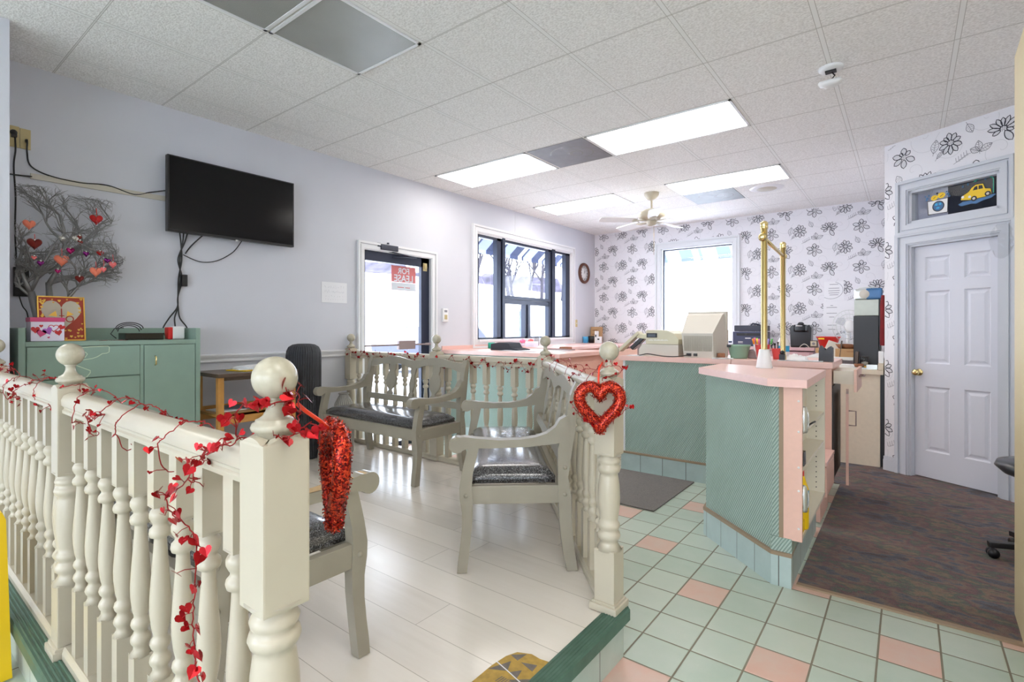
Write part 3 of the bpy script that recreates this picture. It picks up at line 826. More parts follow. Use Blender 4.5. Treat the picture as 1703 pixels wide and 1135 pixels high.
b.ob('window_frame', 'navy_frame', wn2)
b = MB(); b.box(.03, Wb - .02, 0, .004, BZ0 + .03, BZ1 - .03); b.ob('glass_pane', 'glass', wn2)

# ---- white six panel door
d2 = thing('door_2', None, None, (4.2, 5.75, 0), AW); d2['kind'] = 'structure'
b = MB(); th0, th1 = .045, .085
L0, L1 = d0 + .02, d1 - .02
cols = [(.305, .490), (.590, .765)]; rows = [(.24, .79), (.985, 1.60), (1.69, 1.89)]
xs = [L0, cols[0][0], cols[0][1], cols[1][0], cols[1][1], L1]; zs = [.015] + [v for r_ in rows for v in r_] + [dz - .02]
for i in range(5):
    for j in range(7):
        pan = i in (1, 3) and j in (1, 3, 5)
        if not pan: b.box(xs[i], xs[i + 1], th0, th1, zs[j], zs[j + 1])
for (xa, xb) in cols:
    for (za, zb) in rows:
        # moulded recess and raised field
        def rect(i_, y_): return [(xa + i_, y_, za + i_), (xb - i_, y_, za + i_), (xb - i_, y_, zb - i_), (xa + i_, y_, zb - i_)]
        rings = [rect(0, th0), rect(.012, th0 + .012), rect(.022, th0 + .012), rect(.042, th0 + .003)]
        for A, B in zip(rings, rings[1:]):
            for k in range(4): b._new([A[k], A[(k + 1) % 4], B[(k + 1) % 4], B[k]], [(0, 1, 2, 3)])
        b._new(rings[-1], [(0, 1, 2, 3)])
b.ob('door_leaf', 'door_white', d2)
b = MB(); kn = Matrix.Translation((.262, th0, .905)) @ Matrix.Rotation(PI / 2, 4, 'X')
b.lathe([(.028, 0), (.030, .004), (.024, .008), (.010, .012), (.010, .03), (.020, .036), (.027, .048), (.025, .062), (.012, .068), (.001, .069)], 18, kn)
tag(b.ob('door_knob', 'brass', d2), 'round brass knob')
# ---- transom light with two window pictures
w3 = thing('window_3', None, None, (4.2, 5.75, 0), AW); w3['kind'] = 'structure'
b = MB()
for q in ((t0, t0 + .022, tz0, tz1), (t1 - .022, t1, tz0, tz1), (t0, t1, tz1 - .022, tz1), (t0, t1, tz0, tz0 + .022)): b.box(q[0], q[1], .0, .06, q[2], q[3])
b.ob('window_frame', 'grey_trim', w3)
b = MB(); b.box(t0 + .02, t1 - .02, .05, .054, tz0 + .02, tz1 - .02); b.ob('glass_pane', 'glass_dull', w3)
# store room behind the transom, its dimness painted as a dark wall colour
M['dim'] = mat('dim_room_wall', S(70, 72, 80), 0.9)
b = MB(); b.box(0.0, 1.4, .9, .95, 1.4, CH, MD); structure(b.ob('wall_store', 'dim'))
b = MB(); b.box(0.35, 1.1, .55, .6, 2.10, 2.24, MD @ Matrix.Translation((0, 0, 0)) ); structure(b.ob('trim_10', 'raceway'))
def decal(name, label, parts, s0, z0, cat='window sticker'):
    t = thing(name, label, cat, (*(MD @ Vector((s0, .046, 0))).xy, z0), AW)
    for i, (pn, mt, poly) in enumerate(parts):
        b = MB(); polys = poly if isinstance(poly[0][0], (list, tuple)) else [poly]
        for p in polys: b.prism([(x, y) for x, y in p], 0, .0004, Matrix(((1, 0, 0, 0), (0, 0, -1, -.0008 * i), (0, 1, 0, 0), (0, 0, 0, 1))))
        b.ob(pn, mt, t)
    return t
def circ(cx, cy, rx, ry=None, n=18, a0=0, a1=2 * PI): return [(cx + rx * math.cos(a0 + (a1 - a0) * k / n), cy + (ry or rx) * math.sin(a0 + (a1 - a0) * k / n)) for k in range(n)]
drop = lambda cx, cy, s: [(cx, cy + s), (cx + s * .5, cy), (cx + s * .35, cy - s * .5), (cx, cy - s * .7), (cx - s * .35, cy - s * .5), (cx - s * .5, cy)]
decal('washer_sticker', 'window sticker of a white washing machine with yellow towels and blue bubbles', [
    ('machine_outline', 'black', [(-.072, -.062), (.075, -.065), (.078, .058), (-.078, .058)]),
    ('machine_body', 'white', [(-.067, -.056), (.070, -.060), (.073, .052), (-.073, .052)]),
    ('door_ring', 'black', circ(.006, .0, .045)), ('blue_water', 'blue', circ(.006, .0, .037)),
    ('foam', 'cyan', [circ(-.008, .016, .011), circ(.02, .016, .010), circ(.003, -.014, .014, .008)]),
    ('yellow_towels', 'yellow', [circ(-.022, .075, .026, .022), circ(.030, .085, .028, .024)]),
    ('towel_lines', 'black', [[(-.03, .07), (-.012, .085), (-.011, .082), (-.028, .067)], [(.02, .078), (.045, .095), (.046, .091), (.022, .074)], circ(.0, .108, .008)]),
    ('bubbles', 'blue', [circ(-.075, .08, .011), circ(-.062, .102, .008), circ(-.088, .10, .007), circ(.078, .085, .011), (circ(.088, .065, .008)), circ(.07, .105, .007), circ(-.08, .065, .007)])], .40, 2.305)
decal('car_sticker', 'window sticker of a yellow car splashing through blue water under a teal hose', [
    ('water', 'blue', [(-.12, -.06), (-.10, -.078), (-.03, -.07), (.0, -.08), (.05, -.062), (.10, -.055), (.13, -.03), (.08, -.028), (.0, -.045), (-.09, -.045)]),
    ('car_outline', 'black', [(-.105, -.03), (-.10, .0), (-.05, .028), (-.03, .058), (.0, .075), (.05, .072), (.065, .03), (.10, .02), (.105, -.025), (.06, -.04), (-.04, -.045)]),
    ('car_body', 'yellow', [(-.10, -.028), (-.096, -.002), (-.048, .024), (-.028, .052), (.0, .07), (.046, .067), (.06, .026), (.095, .017), (.10, -.022), (.06, -.036), (-.04, -.040)]),
    ('car_windows', 'black', [[(-.02, .03), (-.008, .055), (.01, .06), (.012, .03)], [(.018, .03), (.018, .06), (.042, .058), (.048, .03)]]),
    ('wheels', 'black', [circ(-.012, -.035, .020), circ(.078, -.018, .020)]), ('hubs', 'computer', [circ(-.012, -.035, .010), circ(.078, -.018, .010)]),
    ('headlights', 'white', [circ(-.086, -.008, .010), circ(-.04, -.016, .010)]),
    ('hose', 'teal_tape', [[(.112, -.02), (.118, -.02), (.118, .092), (.112, .09)], [(.112, .09), (.118, .092), (.095, .114), (.09, .108)], [(.09, .108), (.095, .114), (.04, .118), (.04, .112)], [(.04, .112), (.04, .118), (.0, .108), (.0, .10)], [(-.015, .092), (.008, .094), (.004, .116)]]),
    ('drops', 'blue', [drop(-.085, .075, .014), drop(-.05, .085, .014), drop(.065, .095, .012)])], .668, 2.345)

# ---------------------------------------------------------------- outside the windows
b = MB(); b.box(-60, -0.17, -20, 60, -0.3, -0.05); b.box(-0.17, 30, 8.22, 60, -0.3, -0.05); b.box(-2.3, 30, -30, -5.22, -0.3, -0.05); structure(b.ob('floor', 'snow'))  # third slab: snow behind the rear wall, added to bounce daylight in
# snow bank rising beyond the road
b = MB(); nx, ny = 24, 40; vs = {}
for i in range(nx):
    for j in range(ny):
        X_ = -9 - i * 1.6; Y_ = -4 + j * 1.5
        hgt = 3.2 * (1 - math.exp(-(i * 1.6) / 2.0)) + 0.16 * i * (1.0 + 0.3 * math.sin(j * .4)) + .35 * math.sin(j * .9 + i) * math.exp(-i / 3) * min(i, 1)
        vs[i, j] = b.bm.verts.new((X_, Y_, -0.06 + max(0, hgt)))
for i in range(nx - 1):
    for j in range(ny - 1): f = b.bm.faces.new((vs[i, j], vs[i + 1, j], vs[i + 1, j + 1], vs[i, j + 1])); f.smooth = True
o = b.ob('snow_bank', 'snow'); tag(o, 'pale snow covered slope beyond the picture window', 'snow bank', kind='stuff')
b = MB(); pv = None
for j in range(50):
    Y_ = 10 + j * .8; z_ = 5.0 + .5 * math.sin(j * .7) + .35 * math.sin(j * 2.3) + .02 * j
    q = [b.bm.verts.new((-24, Y_, 2.2)), b.bm.verts.new((-26, Y_, z_)), b.bm.verts.new((-31, Y_, z_ + .6))]
    if pv:
        for k in range(2): b.bm.faces.new((pv[k], q[k], q[k + 1], pv[k + 1]))
    pv = q
M['hill'] = mat('winter_scrub_hillside', (.055, .048, .075), .9, var=.5, scale=1.2)
tag(b.ob('wooded_hillside', 'hill'), 'dull lilac scrub covered hillside behind the bare trees', 'hillside', kind='stuff')
def bare_tree(loc, h, seed, r0=.11):
    rr = random.Random(seed); b = MB()
    def br(p, d, L, r, dep_):
        n = 5; pts = [p]; q = Vector(p)
        for k in range(n):
            d = (d + Vector((rr.uniform(-.16, .16), rr.uniform(-.16, .16), rr.uniform(-.02, .12)))).normalized(); q = q + d * L / n; pts.append(q.copy())
        b.tube(pts, r, 5 if dep_ < 2 else 4, rs=[r * (1 - .5 * k / n) for k in range(n + 1)])
        if dep_ >= 4: return
        for k in range(4 if dep_ else 6):
            i = rr.randint(2, n); a = rr.uniform(0, 2 * PI); dd = (d + Vector((math.cos(a), math.sin(a), rr.uniform(.1, .7))) * .9).normalized()
            br(pts[i], dd, L * rr.uniform(.5, .72), r * .5, dep_ + 1)
    br(Vector((0, 0, 0)), Vector((0, 0, 1)), h * .5, r0, 0)
    return b
tr_specs = [(-12.5, 18.2, 2.9, 5.5), (-12, 21.0, 2.9, 4.6), (-13, 22.6, 3.0, 3.6), (-12, 24.0, 2.9, 5.0), (-15, 27.0, 3.2, 6), (-12, 26.2, 2.9, 6.5), (-11, 17.2, 2.6, 4.2)]
tlab = ['bare winter tree seen through the left pane of the picture window', 'broad bare tree behind the centre pane, nearest the left mullion', 'bare tree behind the middle of the centre pane', 'bare tree behind the right half of the centre pane',
        'bare tree behind the right mullion of the picture window', 'forked bare tree behind the narrow right pane', 'small bare tree low on the snow bank behind the picture window']
for i, (x, y, z, h_) in enumerate(tr_specs):
    o = bare_tree((x, y, z), h_, 30 + i).ob('bare_tree', 'bark', loc=(x, y, z)); tag(o, tlab[i], 'tree', 'bare trees on the snowy bank')
b = MB()
for k in range(420):
    t = R.random(); a = R.uniform(0, 2 * PI); rad = (.62 * math.sin(PI * min(1, .25 + t * .75))) * (1 - t * .25) * R.uniform(.8, 1.05); z_ = t * 1.55
    c = Vector((rad * math.cos(a), rad * math.sin(a), z_)); s_ = .09
    d = Vector((math.cos(a), math.sin(a), 1.2)).normalized() * .16; e = Vector((-math.sin(a), math.cos(a), 0)) * .035
    b._new([c - e, c + e, c + d], [(0, 1, 2)])
b.lathe([(.05, 0), (.5, .1), (.58, .5), (.42, 1.1), (.1, 1.55)], 12)
o = b.ob('frosted_shrub', 'conifer', loc=(-5.0, 12.65, -.05)); o.scale = (.62, .62, 1.22); tag(o, 'frosted rounded evergreen shrub behind the lower sliding panes', 'shrub')
car = thing('parked_car', 'pale blue parked car at the bottom of the left pane of the picture window', 'car', (-7.7, 11.9, -.05), PI / 2)
b = MB(); side = [(-2.1, .3), (2.1, .3), (2.15, .7), (1.5, .85), (.9, 1.35), (-.9, 1.4), (-1.6, .95), (-2.15, .85)]
b.prism(side, -.85, .85, Matrix.Rotation(PI / 2, 4, 'X')); b.ob('car_body', 'car', car)
b = MB(); b.prism([(1.35, .88), (.85, 1.3), (-.85, 1.34), (-1.4, .95)], -.87, .87, Matrix.Rotation(PI / 2, 4, 'X')); b.ob('car_windows', 'slate_d', car)
for sx in (-1.3, 1.3):
    for sy in (-.8, .8):
        b = MB(); b.cyl((sx, sy - .1, .32), (sx, sy + .1, .32), .32, 18); b.ob('wheel', 'black', car)
def awning(name, label, pts_in, mt):
    t = thing(name, label, 'awning', (0, 0, 0)); b = MB()
    (a0, a1, zt, zb, outd, axis) = pts_in
    if axis == 'x':
        quad = [(-.16, a0, zt), (-.16, a1, zt), (-.17 - outd, a1, zb), (-.17 - outd, a0, zb)]
        val = [(-.17 - outd, a0, zb), (-.17 - outd, a1, zb), (-.17 - outd, a1, zb - .06), (-.17 - outd, a0, zb - .06)]
    else:
        quad = [(a0, 8.21, zt), (a1, 8.21, zt), (a1, 8.22 + outd, zb), (a0, 8.22 + outd, zb)]
        val = [(a0, 8.22 + outd, zb), (a1, 8.22 + outd, zb), (a1, 8.22 + outd, zb - .05), (a0, 8.22 + outd, zb - .05)]
    b._new(quad, [(0, 1, 2, 3)]); b.ob('canopy', mt, t)
    b = MB(); b._new(val, [(0, 1, 2, 3)]); b.ob('valance', mt, t)
    return t
awning('striped_awning', 'blue and cream striped canvas awning outside the picture window', (3.0, 9.4, 3.15, 2.52, .75, 'x'), 'awn_l')
awning('striped_awning', 'pale striped canvas awning outside the single window of the papered wall', (.3, 4.0, 3.1, 2.50, .72, 'y'), 'awn_b')
for (x, y, h_, lab) in ((1.62, 12.5, 1.55, 'short grey post outside the back window, left of the hooked one'), (1.92, 12.0, 1.75, 'slim hooked grey rod outside the back window')):
    b = MB(); b.cyl((0, 0, -.05), (0, 0, h_), .018, 8)
    if 'hooked' in lab and 'slim' in lab: b.tube([(0, 0, h_), (-.02, 0, h_ + .05), (-.03, 0, h_ + .10), (-.02, 0, h_ + .14)], .012, 6)
    else: b.sphere((0, 0, h_), .035); b.sphere((.07, 0, h_ - .05), .014); b.sphere((.04, 0, h_ - .08), .012)
    tag(b.ob('yard_post', 'black', loc=(x, y, 0)), lab, 'post')
b = MB(); b.box(-.95, -.17, 3.45, 4.05, -.05, -.035); tag(b.ob('doormat', 'slate_rug'), 'black doormat just outside the glass exit door', 'doormat')
# ================================================================ ceiling fittings
def troffer(i0, i1, j0, j1, lit, label, group='lit ceiling panels'):
    x0, x1, y0, y1 = GX(i0) + .012, GX(i1) - .012, GY(j0) + .008, GY(j1) - .008
    t = thing('ceiling_light', label, 'ceiling light', ((x0 + x1) / 2, (y0 + y1) / 2, CH), 0, group)
    hx, hy = (x1 - x0) / 2, (y1 - y0) / 2
    b = MB()
    for q in ((-hx, hx, -hy, -hy + .018), (-hx, hx, hy - .018, hy), (-hx, -hx + .018, -hy, hy), (hx - .018, hx, -hy, hy)): b.box(q[0], q[1], q[2], q[3], -.008, .0)
    b.ob('frame', 'white_trim', t)
    b = MB(); b.box(-hx + .018, hx - .018, -hy + .018, hy - .018, -.005, .0); b.ob('diffuser', 'lamp' if lit else 'grey_panel', t)
troffer(-4, -2, 2, 3, True, 'lit ceiling panel left of the dark vent square, nearest the picture window')
troffer(-4, -2, 5, 6, True, 'smallest looking lit ceiling panel, left of the ceiling fan')
troffer(-1, 1, 2, 3, True, 'largest lit ceiling panel, right of the dark vent square')
troffer(-1, 1, 5, 6, True, 'lit ceiling panel right of the ceiling fan')
troffer(-2, -1, -2, -1, False, 'unlit grey ceiling panel, the whole one near the top left', 'unlit grey panels')
troffer(-2, -1, -3, -2, False, 'unlit grey ceiling panel cut off by the top edge of the photo', 'unlit grey panels')
RL = {(2, -4): 'just behind the camera', (-6, -5): 'left of the camera', (-1, -6): 'behind and left of the camera', (2, -7): 'behind the camera', (5, -3): 'right of the camera', (5, 1): 'above the office chair corner',
      (-6, -9): 'in the rear left corner', (-1, -10): 'by the left rear window', (4, -10): 'by the right rear window', (6, -7): 'near the right wall behind the camera'}
for (i, j) in ((2, -4), (-6, -5), (2, -7), (5, -3), (5, 1), (-6, -9), (-1, -10), (4, -10), (6, -7)):  # unseen lit panels added to brighten the foreground
    troffer(i, i + 2, j, j + 1, True, 'unseen ceiling panel added for fill light, ' + RL[(i, j)], 'added unseen ceiling panels')
def vent(i, j, mt, label):
    x0, x1, y0, y1 = GX(i) + .012, GX(i + 1) - .012, GY(j) + .008, GY(j + 1) - .008
    t = thing('ceiling_vent', label, 'vent', ((x0 + x1) / 2, (y0 + y1) / 2, CH)); h_ = (x1 - x0) / 2
    b = MB(); b.box(-h_, h_, -h_, h_, -.004, 0); b.ob('panel', mt, t)
    b = MB()
    for k in range(4):
        pts = [(.04 + .05 * k * math.cos(a / 20 * 5 + k * 1.5) + .06 * math.cos(a / 20 * 3), .05 * k * math.sin(a / 20 * 5 + k * 1.5) + .05 * math.sin(a / 20 * 2)) for a in range(20)]
        b.ribbon(pts, .012, Matrix.Translation((0, 0, -.0045)) @ Matrix.Rotation(PI, 4, 'X'))
    tag(b.ob('swirl_marks', 'grey_panel', t, fix=False), 'paler swirling dust marks')
vent(-2, 2, 'vent_dark', 'dark grey ceiling vent square between two lit panels')
vent(-1, 6, 'vent_dark2', 'grey ceiling vent square above the right fan blade')
sp = thing('ceiling_speaker', 'round recessed ceiling speaker near the back wall', 'speaker', (3.056, 6.59, CH))
b = MB(); b.lathe([(.001, -.012), (.14, -.012), (.17, -.006), (.185, 0)], 28, caps=False); b.ob('rim', 'white_trim', sp)
b = MB(); b.lathe([(.001, -.018), (.10, -.016), (.11, -.012)], 24, caps=False); b.ob('grille', 'raceway', sp)
sd = thing('smoke_detector', 'white smoke detector hanging off its base on the ceiling', 'smoke detector', (3.98, 3.80, CH))
b = MB(); b.lathe([(.001, -.02), (.055, -.02), (.068, -.012), (.07, 0)], 24, caps=False); b.ob('base', 'white', sd)
b = MB(); b.box(-.03, .03, -.02, .02, -.03, -.02); b.tube([(0, 0, -.02), (.02, .01, -.05), (0, 0, -.08)], .004); b.ob('wires', 'black', sd)
b = MB(); b.lathe([(.001, -.05), (.03, -.05), (.034, -.044), (.055, -.038), (.066, -.025), (.068, -.01), (.06, 0), (.001, 0)], 24, Matrix.Translation((0.0, -.03, -.085)) @ Matrix.Rotation(.35, 4, 'X'), caps=False); b.ob('cover', 'white', sd)
# ceiling fan
fx, fy = 1.90, 5.98
fan = thing('ceiling_fan', 'cream ceiling fan with white blades hanging between the lit panels', 'ceiling fan', (fx, fy, CH))
b = MB(); b.lathe([(.001, -.09), (.02, -.09), (.05, -.075), (.085, -.03), (.088, 0)], 24, caps=False); b.ob('canopy', 'cream', fan)
b = MB(); b.cyl((0, 0, -.22), (0, 0, -.07), .013); b.ob('down_rod', 'cream', fan)
b = MB(); b.lathe([(.001, -.185), (.04, -.19), (.10, -.21), (.155, -.245), (.165, -.275), (.15, -.305), (.10, -.33), (.06, -.34), (.001, -.34)], 28, caps=False); b.ob('motor_housing', 'cream', fan)
b = MB(); b.lathe([(.001, -.40), (.035, -.40), (.055, -.385), (.06, -.34)], 24, caps=False); b.ob('switch_cup', 'cream', fan)
b = MB(); b.tube([(.02, .02, -.39), (.02, .02, -.75)], .002, 5); tag(b.ob('pull_chain', 'brass', fan), None)
for k in range(5):
    a = math.radians(8 + 72 * k)
    Mb = Matrix.Rotation(a, 4, 'Z') @ Matrix.Translation((0, 0, -.335))
    b = MB(); b.box(.05, .17, -.018, .018, -.008, .0, Mb); b.box(.15, .24, -.045, .045, -.012, -.004, Mb)
    br = b.ob('blade_bracket', 'brass' if False else 'cream', fan)
    b = MB(); Mt = Mb @ Matrix.Rotation(math.radians(12), 4, 'X')
    pr = [(.19, -.055), (.30, -.066), (.60, -.072), (.64, -.060), (.65, 0), (.64, .060), (.60, .072), (.30, .066), (.19, .055)]
    b.prism(pr, -.004, .004, Mt); b.ob('blade', 'white', fan)

# ================================================================ railings
def baluster_mesh():
    b = MB(); s = .021
    b.box(-s, s, -s, s, .0, .235); b.prism([(0, 0)] * 0 or [(-s, -s), (s, -s), (s, s), (-s, s)], .235, .2351)
    prof = [(.026, .232), (.017, .246), (.0165, .256), (.021, .263), (.0235, .272), (.021, .281), (.0155, .288), (.0145, .296), (.0195, .303), (.0225, .313), (.0205, .322), (.015, .328),
            (.0155, .336), (.019, .352), (.0225, .385), (.0232, .41), (.0215, .445), (.0175, .50), (.0145, .545), (.0135, .565),
            (.014, .568), (.022, .572), (.0245, .581), (.023, .590), (.0165, .597), (.0155, .603), (.0195, .610), (.0235, .619), (.0235, .629), (.020, .636), (.0165, .640), (.0165, .646), (.026, .650)]
    b.lathe(prof, 18, Matrix.Translation((0, 0, 0)))
    b.box(-s, s, -s, s, .645, .84)
    me = b.mesh('baluster', 'cream')
    return me
BAL = baluster_mesh()
def newel(parent, x, y, rot, label=None, worn=False):
    z = PZ
    b = MB(); s = .0425; T_ = RZ(rot, (x, y, 0))
    b.box(-s, s, -s, s, z, .425, T_, .004)
    b.box(-.058, .058, -.058, .058, z, z + .028, T_, .008); b.box(-.05, .05, -.05, .05, z + .025, z + .036, T_, .004)
    prof = [(.050, .420), (.034, .445), (.033, .455), (.041, .463), (.045, .475), (.041, .487), (.034, .493), (.036, .498), (.040, .507), (.043, .516), (.039, .525), (.034, .530),
            (.036, .545), (.041, .58), (.0435, .62), (.041, .67), (.036, .705), (.034, .715), (.041, .722), (.045, .733), (.042, .744), (.035, .750), (.040, .757), (.0425, .766), (.038, .775), (.034, .780), (.034, .788), (.05, .80)]
    b.lathe(prof, 26, T_)
    b.box(-s, s, -s, s, .790, 1.083, T_, .004)
    # arched top of the square block
    for k in range(4):
        Q = T_ @ Matrix.Rotation(k * PI / 2, 4, 'Z')
        n = 8; arc = [(-s + .004 + (2 * s - .008) * i / n, 1.080 + .012 * math.sin(PI * i / n)) for i in range(n + 1)]
        for i in range(n):
            a0, a1 = arc[i], arc[i + 1]
            b._new([(a0[0], -s + .001, a0[1] - .012), (a1[0], -s + .001, a1[1] - .012), (a1[0], -s + .001, a1[1]), (a0[0], -s + .001, a0[1])], [(0, 1, 2, 3)], Q)
            b._new([(a0[0], -s + .001, a0[1]), (a1[0], -s + .001, a1[1]), (0, 0, 1.097)], [(0, 1, 2)], Q)
    p = b.ob('newel_post', 'cream', parent, smooth=False)
    for f in p.data.polygons: pass
    b = MB(); b.lathe([(.030, 1.085), (.032, 1.098), (.0375, 1.100), (.040, 1.106), (.0375, 1.113), (.032, 1.115), (.032, 1.119), (.027, 1.121), (.020, 1.126), (.0155, 1.134), (.0135, 1.143), (.0135, 1.152), (.018, 1.158)], 26, T_)
    # turned ball
    r = .0385; pr = [(max(.0005, r * math.sin(PI * j / 18)), 1.192 - r * math.cos(PI * j / 18)) for j in range(1, 19)]
    b.lathe(pr, 30, T_, caps=False)
    f = b.ob('ball_finial', 'marble_ball', p)
    return p
HR = [(-.030, -.040), (.030, -.040), (.031, -.030), (.026, -.026), (.026, -.020), (.033, -.014), (.034, .004), (.027, .018), (.012, .026), (-.012, .026), (-.027, .018), (-.034, .004), (-.033, -.014), (-.026, -.020), (-.026, -.026), (-.031, -.030)]
SR = [(-.034, 0), (.034, 0), (.034, .022), (.028, .032), (.024, .036), (-.024, .036), (-.028, .032), (-.034, .022)]
def rail_run(parent, p0, p1, n, rot):
    p0 = Vector((*p0, 0)); p1 = Vector((*p1, 0)); d = (p1 - p0).normalized()
    b = MB(); b.sweep(HR, p0 + d * .042 + Vector((0, 0, 1.040)), p1 - d * .042 + Vector((0, 0, 1.040))); h_ = b.ob('handrail', 'cream', parent, smooth=True)
    b = MB(); b.sweep(SR, p0 + d * .042 + Vector((0, 0, PZ)), p1 - d * .042 + Vector((0, 0, PZ))); b.ob('bottom_rail', 'cream', parent)
    L = (p1 - p0).length
    for k in range(n):
        o = bpy.data.objects.new('baluster', BAL); COL.objects.link(o); o.parent = parent
        q = p0 + d * L * (k + 1) / (n + 1); o.location = (q.x, q.y, PZ + .015); o.rotation_euler = (0, 0, rot)
# front railing: two bays along y = 0.47
rf = thing('railing', 'nearest cream turned railing along the left front edge of the platform', 'railing', (0, 0, 0))
A_, B_, C_ = (3.468, .468), (2.105, .468), (.66, .468)
newel(rf, *A_, 0); newel(rf, *B_, 0); newel(rf, *C_, 0)
rail_run(rf, A_, B_, 9, 0); rail_run(rf, B_, C_, 10, 0)
R_, S_, T_2, U_ = (3.437, 1.825), (2.335, 3.02), (1.24, 3.02), (.05, 3.02)
rdg = math.atan2(S_[1] - R_[1], S_[0] - R_[0])
rd = thing('railing', 'slanting cream railing beside the tiled aisle, ending at the post with the wreath', 'railing', (0, 0, 0))
newel(rd, *R_, 0); rail_run(rd, R_, S_, 12, rdg)
rb = thing('railing', 'far cream railing between the waiting platform and the glass exit door', 'railing', (0, 0, 0))
newel(rb, *S_, 0); newel(rb, *T_2, 0); newel(rb, *U_, 0)
rail_run(rb, S_, T_2, 7, 0); rail_run(rb, T_2, U_, 8, 0)

# ================================================================ benches
def lean(z):     # y of the back frame at height z
    return .205 + max(0, z - .40) * .16
def bench_proto():
    root = thing('bench', 'x', 'bench')
    hw = .575; th = .042
    MX = lambda x: Matrix(((0, 0, 1, x), (1, 0, 0, 0), (0, 1, 0, 0), (0, 0, 0, 1)))   # prism (y,z) extruded along x
    front = [(-.262, 0), (-.218, 0), (-.211, .06), (-.202, .14), (-.194, .22), (-.192, .30), (-.196, .38), (-.192, .44), (-.178, .50), (-.164, .562), (-.212, .565), (-.226, .51), (-.240, .45), (-.252, .38), (-.250, .33), (-.240, .27), (-.240, .20), (-.248, .12), (-.258, .05)]
    rear = [(.232, 0), (.280, 0), (.262, .12), (.252, .22), (.250, .34), (lean(.42) + .028, .42), (lean(.60) + .026, .60), (lean(.835) + .020, .835), (lean(.85) - .005, .850), (lean(.80) - .022, .79), (lean(.66) - .026, .66), (.190, .55), (.190, .40), (.194, .30), (.200, .20), (.214, .08)]
    arm = []
    for k in range(14):     # scroll nose
        a = math.radians(70 + k * 19); arm.append((-.262 + .036 * math.cos(a), .572 + .036 * math.sin(a)))
    arm += [(-.226, .552), (-.205, .557), (-.10, .556), (.05, .560), (.15, .570), (.225, .580), (.245, .62), (.235, .70), (.200, .682), (.178, .648), (.140, .620), (.09, .604), (.02, .594), (-.08, .592), (-.17, .600), (-.23, .608)]
    for sx in (-1, 1):
        x = sx * hw
        b = MB(); b.prism(front, -th / 2, th / 2, MX(x)); b.ob('front_leg', 'bench', root)
        b = MB(); b.prism(rear, -th / 2, th / 2, MX(x)); b.ob('rear_leg', 'bench', root)
        b = MB(); b.prism(arm, -th / 2 - .004, th / 2 + .004, MX(x)); b.ob('arm', 'bench', root)
        b = MB(); b.box(x - .016, x + .016, -.20, .215, .305, .385, None, .003); b.ob('side_rail', 'bench', root)
        for (yy, zz) in ((-.222, .345), (.222, .345), (.222, .465)):
            b = MB(); b.sphere((x + sx * (th / 2 + .001), yy, zz), .010, 10, (.6, 1, 1)); b.ob('bolt_cap', 'bench', root)
    b = MB(); b.box(-hw, hw, -.235, -.205, .305, .385, None, .003); b.ob('front_rail', 'bench', root)
    b = MB(); b.box(-hw, hw, .20, .228, .305, .385, None, .003); b.ob('back_rail', 'bench', root)
    # cushion: domed vinyl pad
    b = MB(); nx, ny = 28, 12; W_, D0, D1 = .545, -.215, .185; top = {}; bot = {}
    for i in range(nx + 1):
        for j in range(ny + 1):
            u, v = i / nx * 2 - 1, j / ny * 2 - 1
            sx_ = math.copysign(abs(u) ** .8, u); sy_ = math.copysign(abs(v) ** .8, v)
            e = (1 - abs(u) ** 14) * (1 - abs(v) ** 9); x = u * W_; y = (D0 + D1) / 2 + v * (D1 - D0) / 2
            top[i, j] = b.bm.verts.new((x, y, .412 + .038 * max(0, e) ** .5 + .012 * (1 - u * u) * (1 - v * v)))
            bot[i, j] = b.bm.verts.new((x * .995, y * .995, .383)) if i in (0, nx) or j in (0, ny) else None
    for i in range(nx):
        for j in range(ny): f = b.bm.faces.new((top[i, j], top[i + 1, j], top[i + 1, j + 1], top[i, j + 1])); f.smooth = True
    ed = [(i, 0) for i in range(nx + 1)] + [(nx, j) for j in range(1, ny + 1)] + [(i, ny) for i in range(nx - 1, -1, -1)] + [(0, j) for j in range(ny - 1, 0, -1)]
    for a, c in zip(ed, ed[1:] + ed[:1]): f = b.bm.faces.new((bot[a], bot[c], top[c], top[a])); f.smooth = True
    b.bm.faces.new([bot[a] for a in ed][::-1])
    b.ob('seat_cushion', 'vinyl', root)
    # back: crest, lower rail, splats; built flat in (x,z) then leaned
    def flat(poly, name, t=.020, m='bench'):
        b = MB(); b.prism(poly, -t / 2, t / 2, Matrix(((1, 0, 0, 0), (0, 0, -1, 0), (0, 1, 0, 0), (0, 0, 0, 1))))
        for v in b.bm.verts: v.co.y += lean(v.co.z)
        return b.ob(name, m, root)
    K = 40; tp = []; bt = []
    for i in range(K + 1):
        u = i / K * 2 - 1; x = u * (hw - .02)
        zt = .822 + .030 * (.5 - .5 * math.cos(2 * PI * abs(u) ** .9)) + .012 * (abs(u) > .9) * 0
        tp.append((x, zt)); bt.append((x, zt - .062 - .006 * math.cos(4 * PI * u)))
    flat(bt + tp[::-1], 'crest_rail', .024)
    flat([(-hw + .02, .475), (hw - .02, .475), (hw - .02, .525), (-hw + .02, .525)], 'lower_back_rail', .024)
    def splat(cx, pr, name):
        r_ = [(cx + w_, z) for w_, z in pr]; l_ = [(cx - w_, z) for w_, z in pr[::-1]]
        flat(r_ + l_, name, .014)
    urn = [(.034, .515), (.034, .54), (.020, .555), (.016, .565), (.034, .585), (.056, .61), (.062, .635), (.060, .665), (.048, .695), (.036, .715), (.034, .73), (.042, .745), (.040, .79)]
    mid = [(.030, .515), (.028, .545), (.018, .56), (.026, .59), (.036, .63), (.026, .67), (.020, .70), (.030, .73), (.034, .79)]
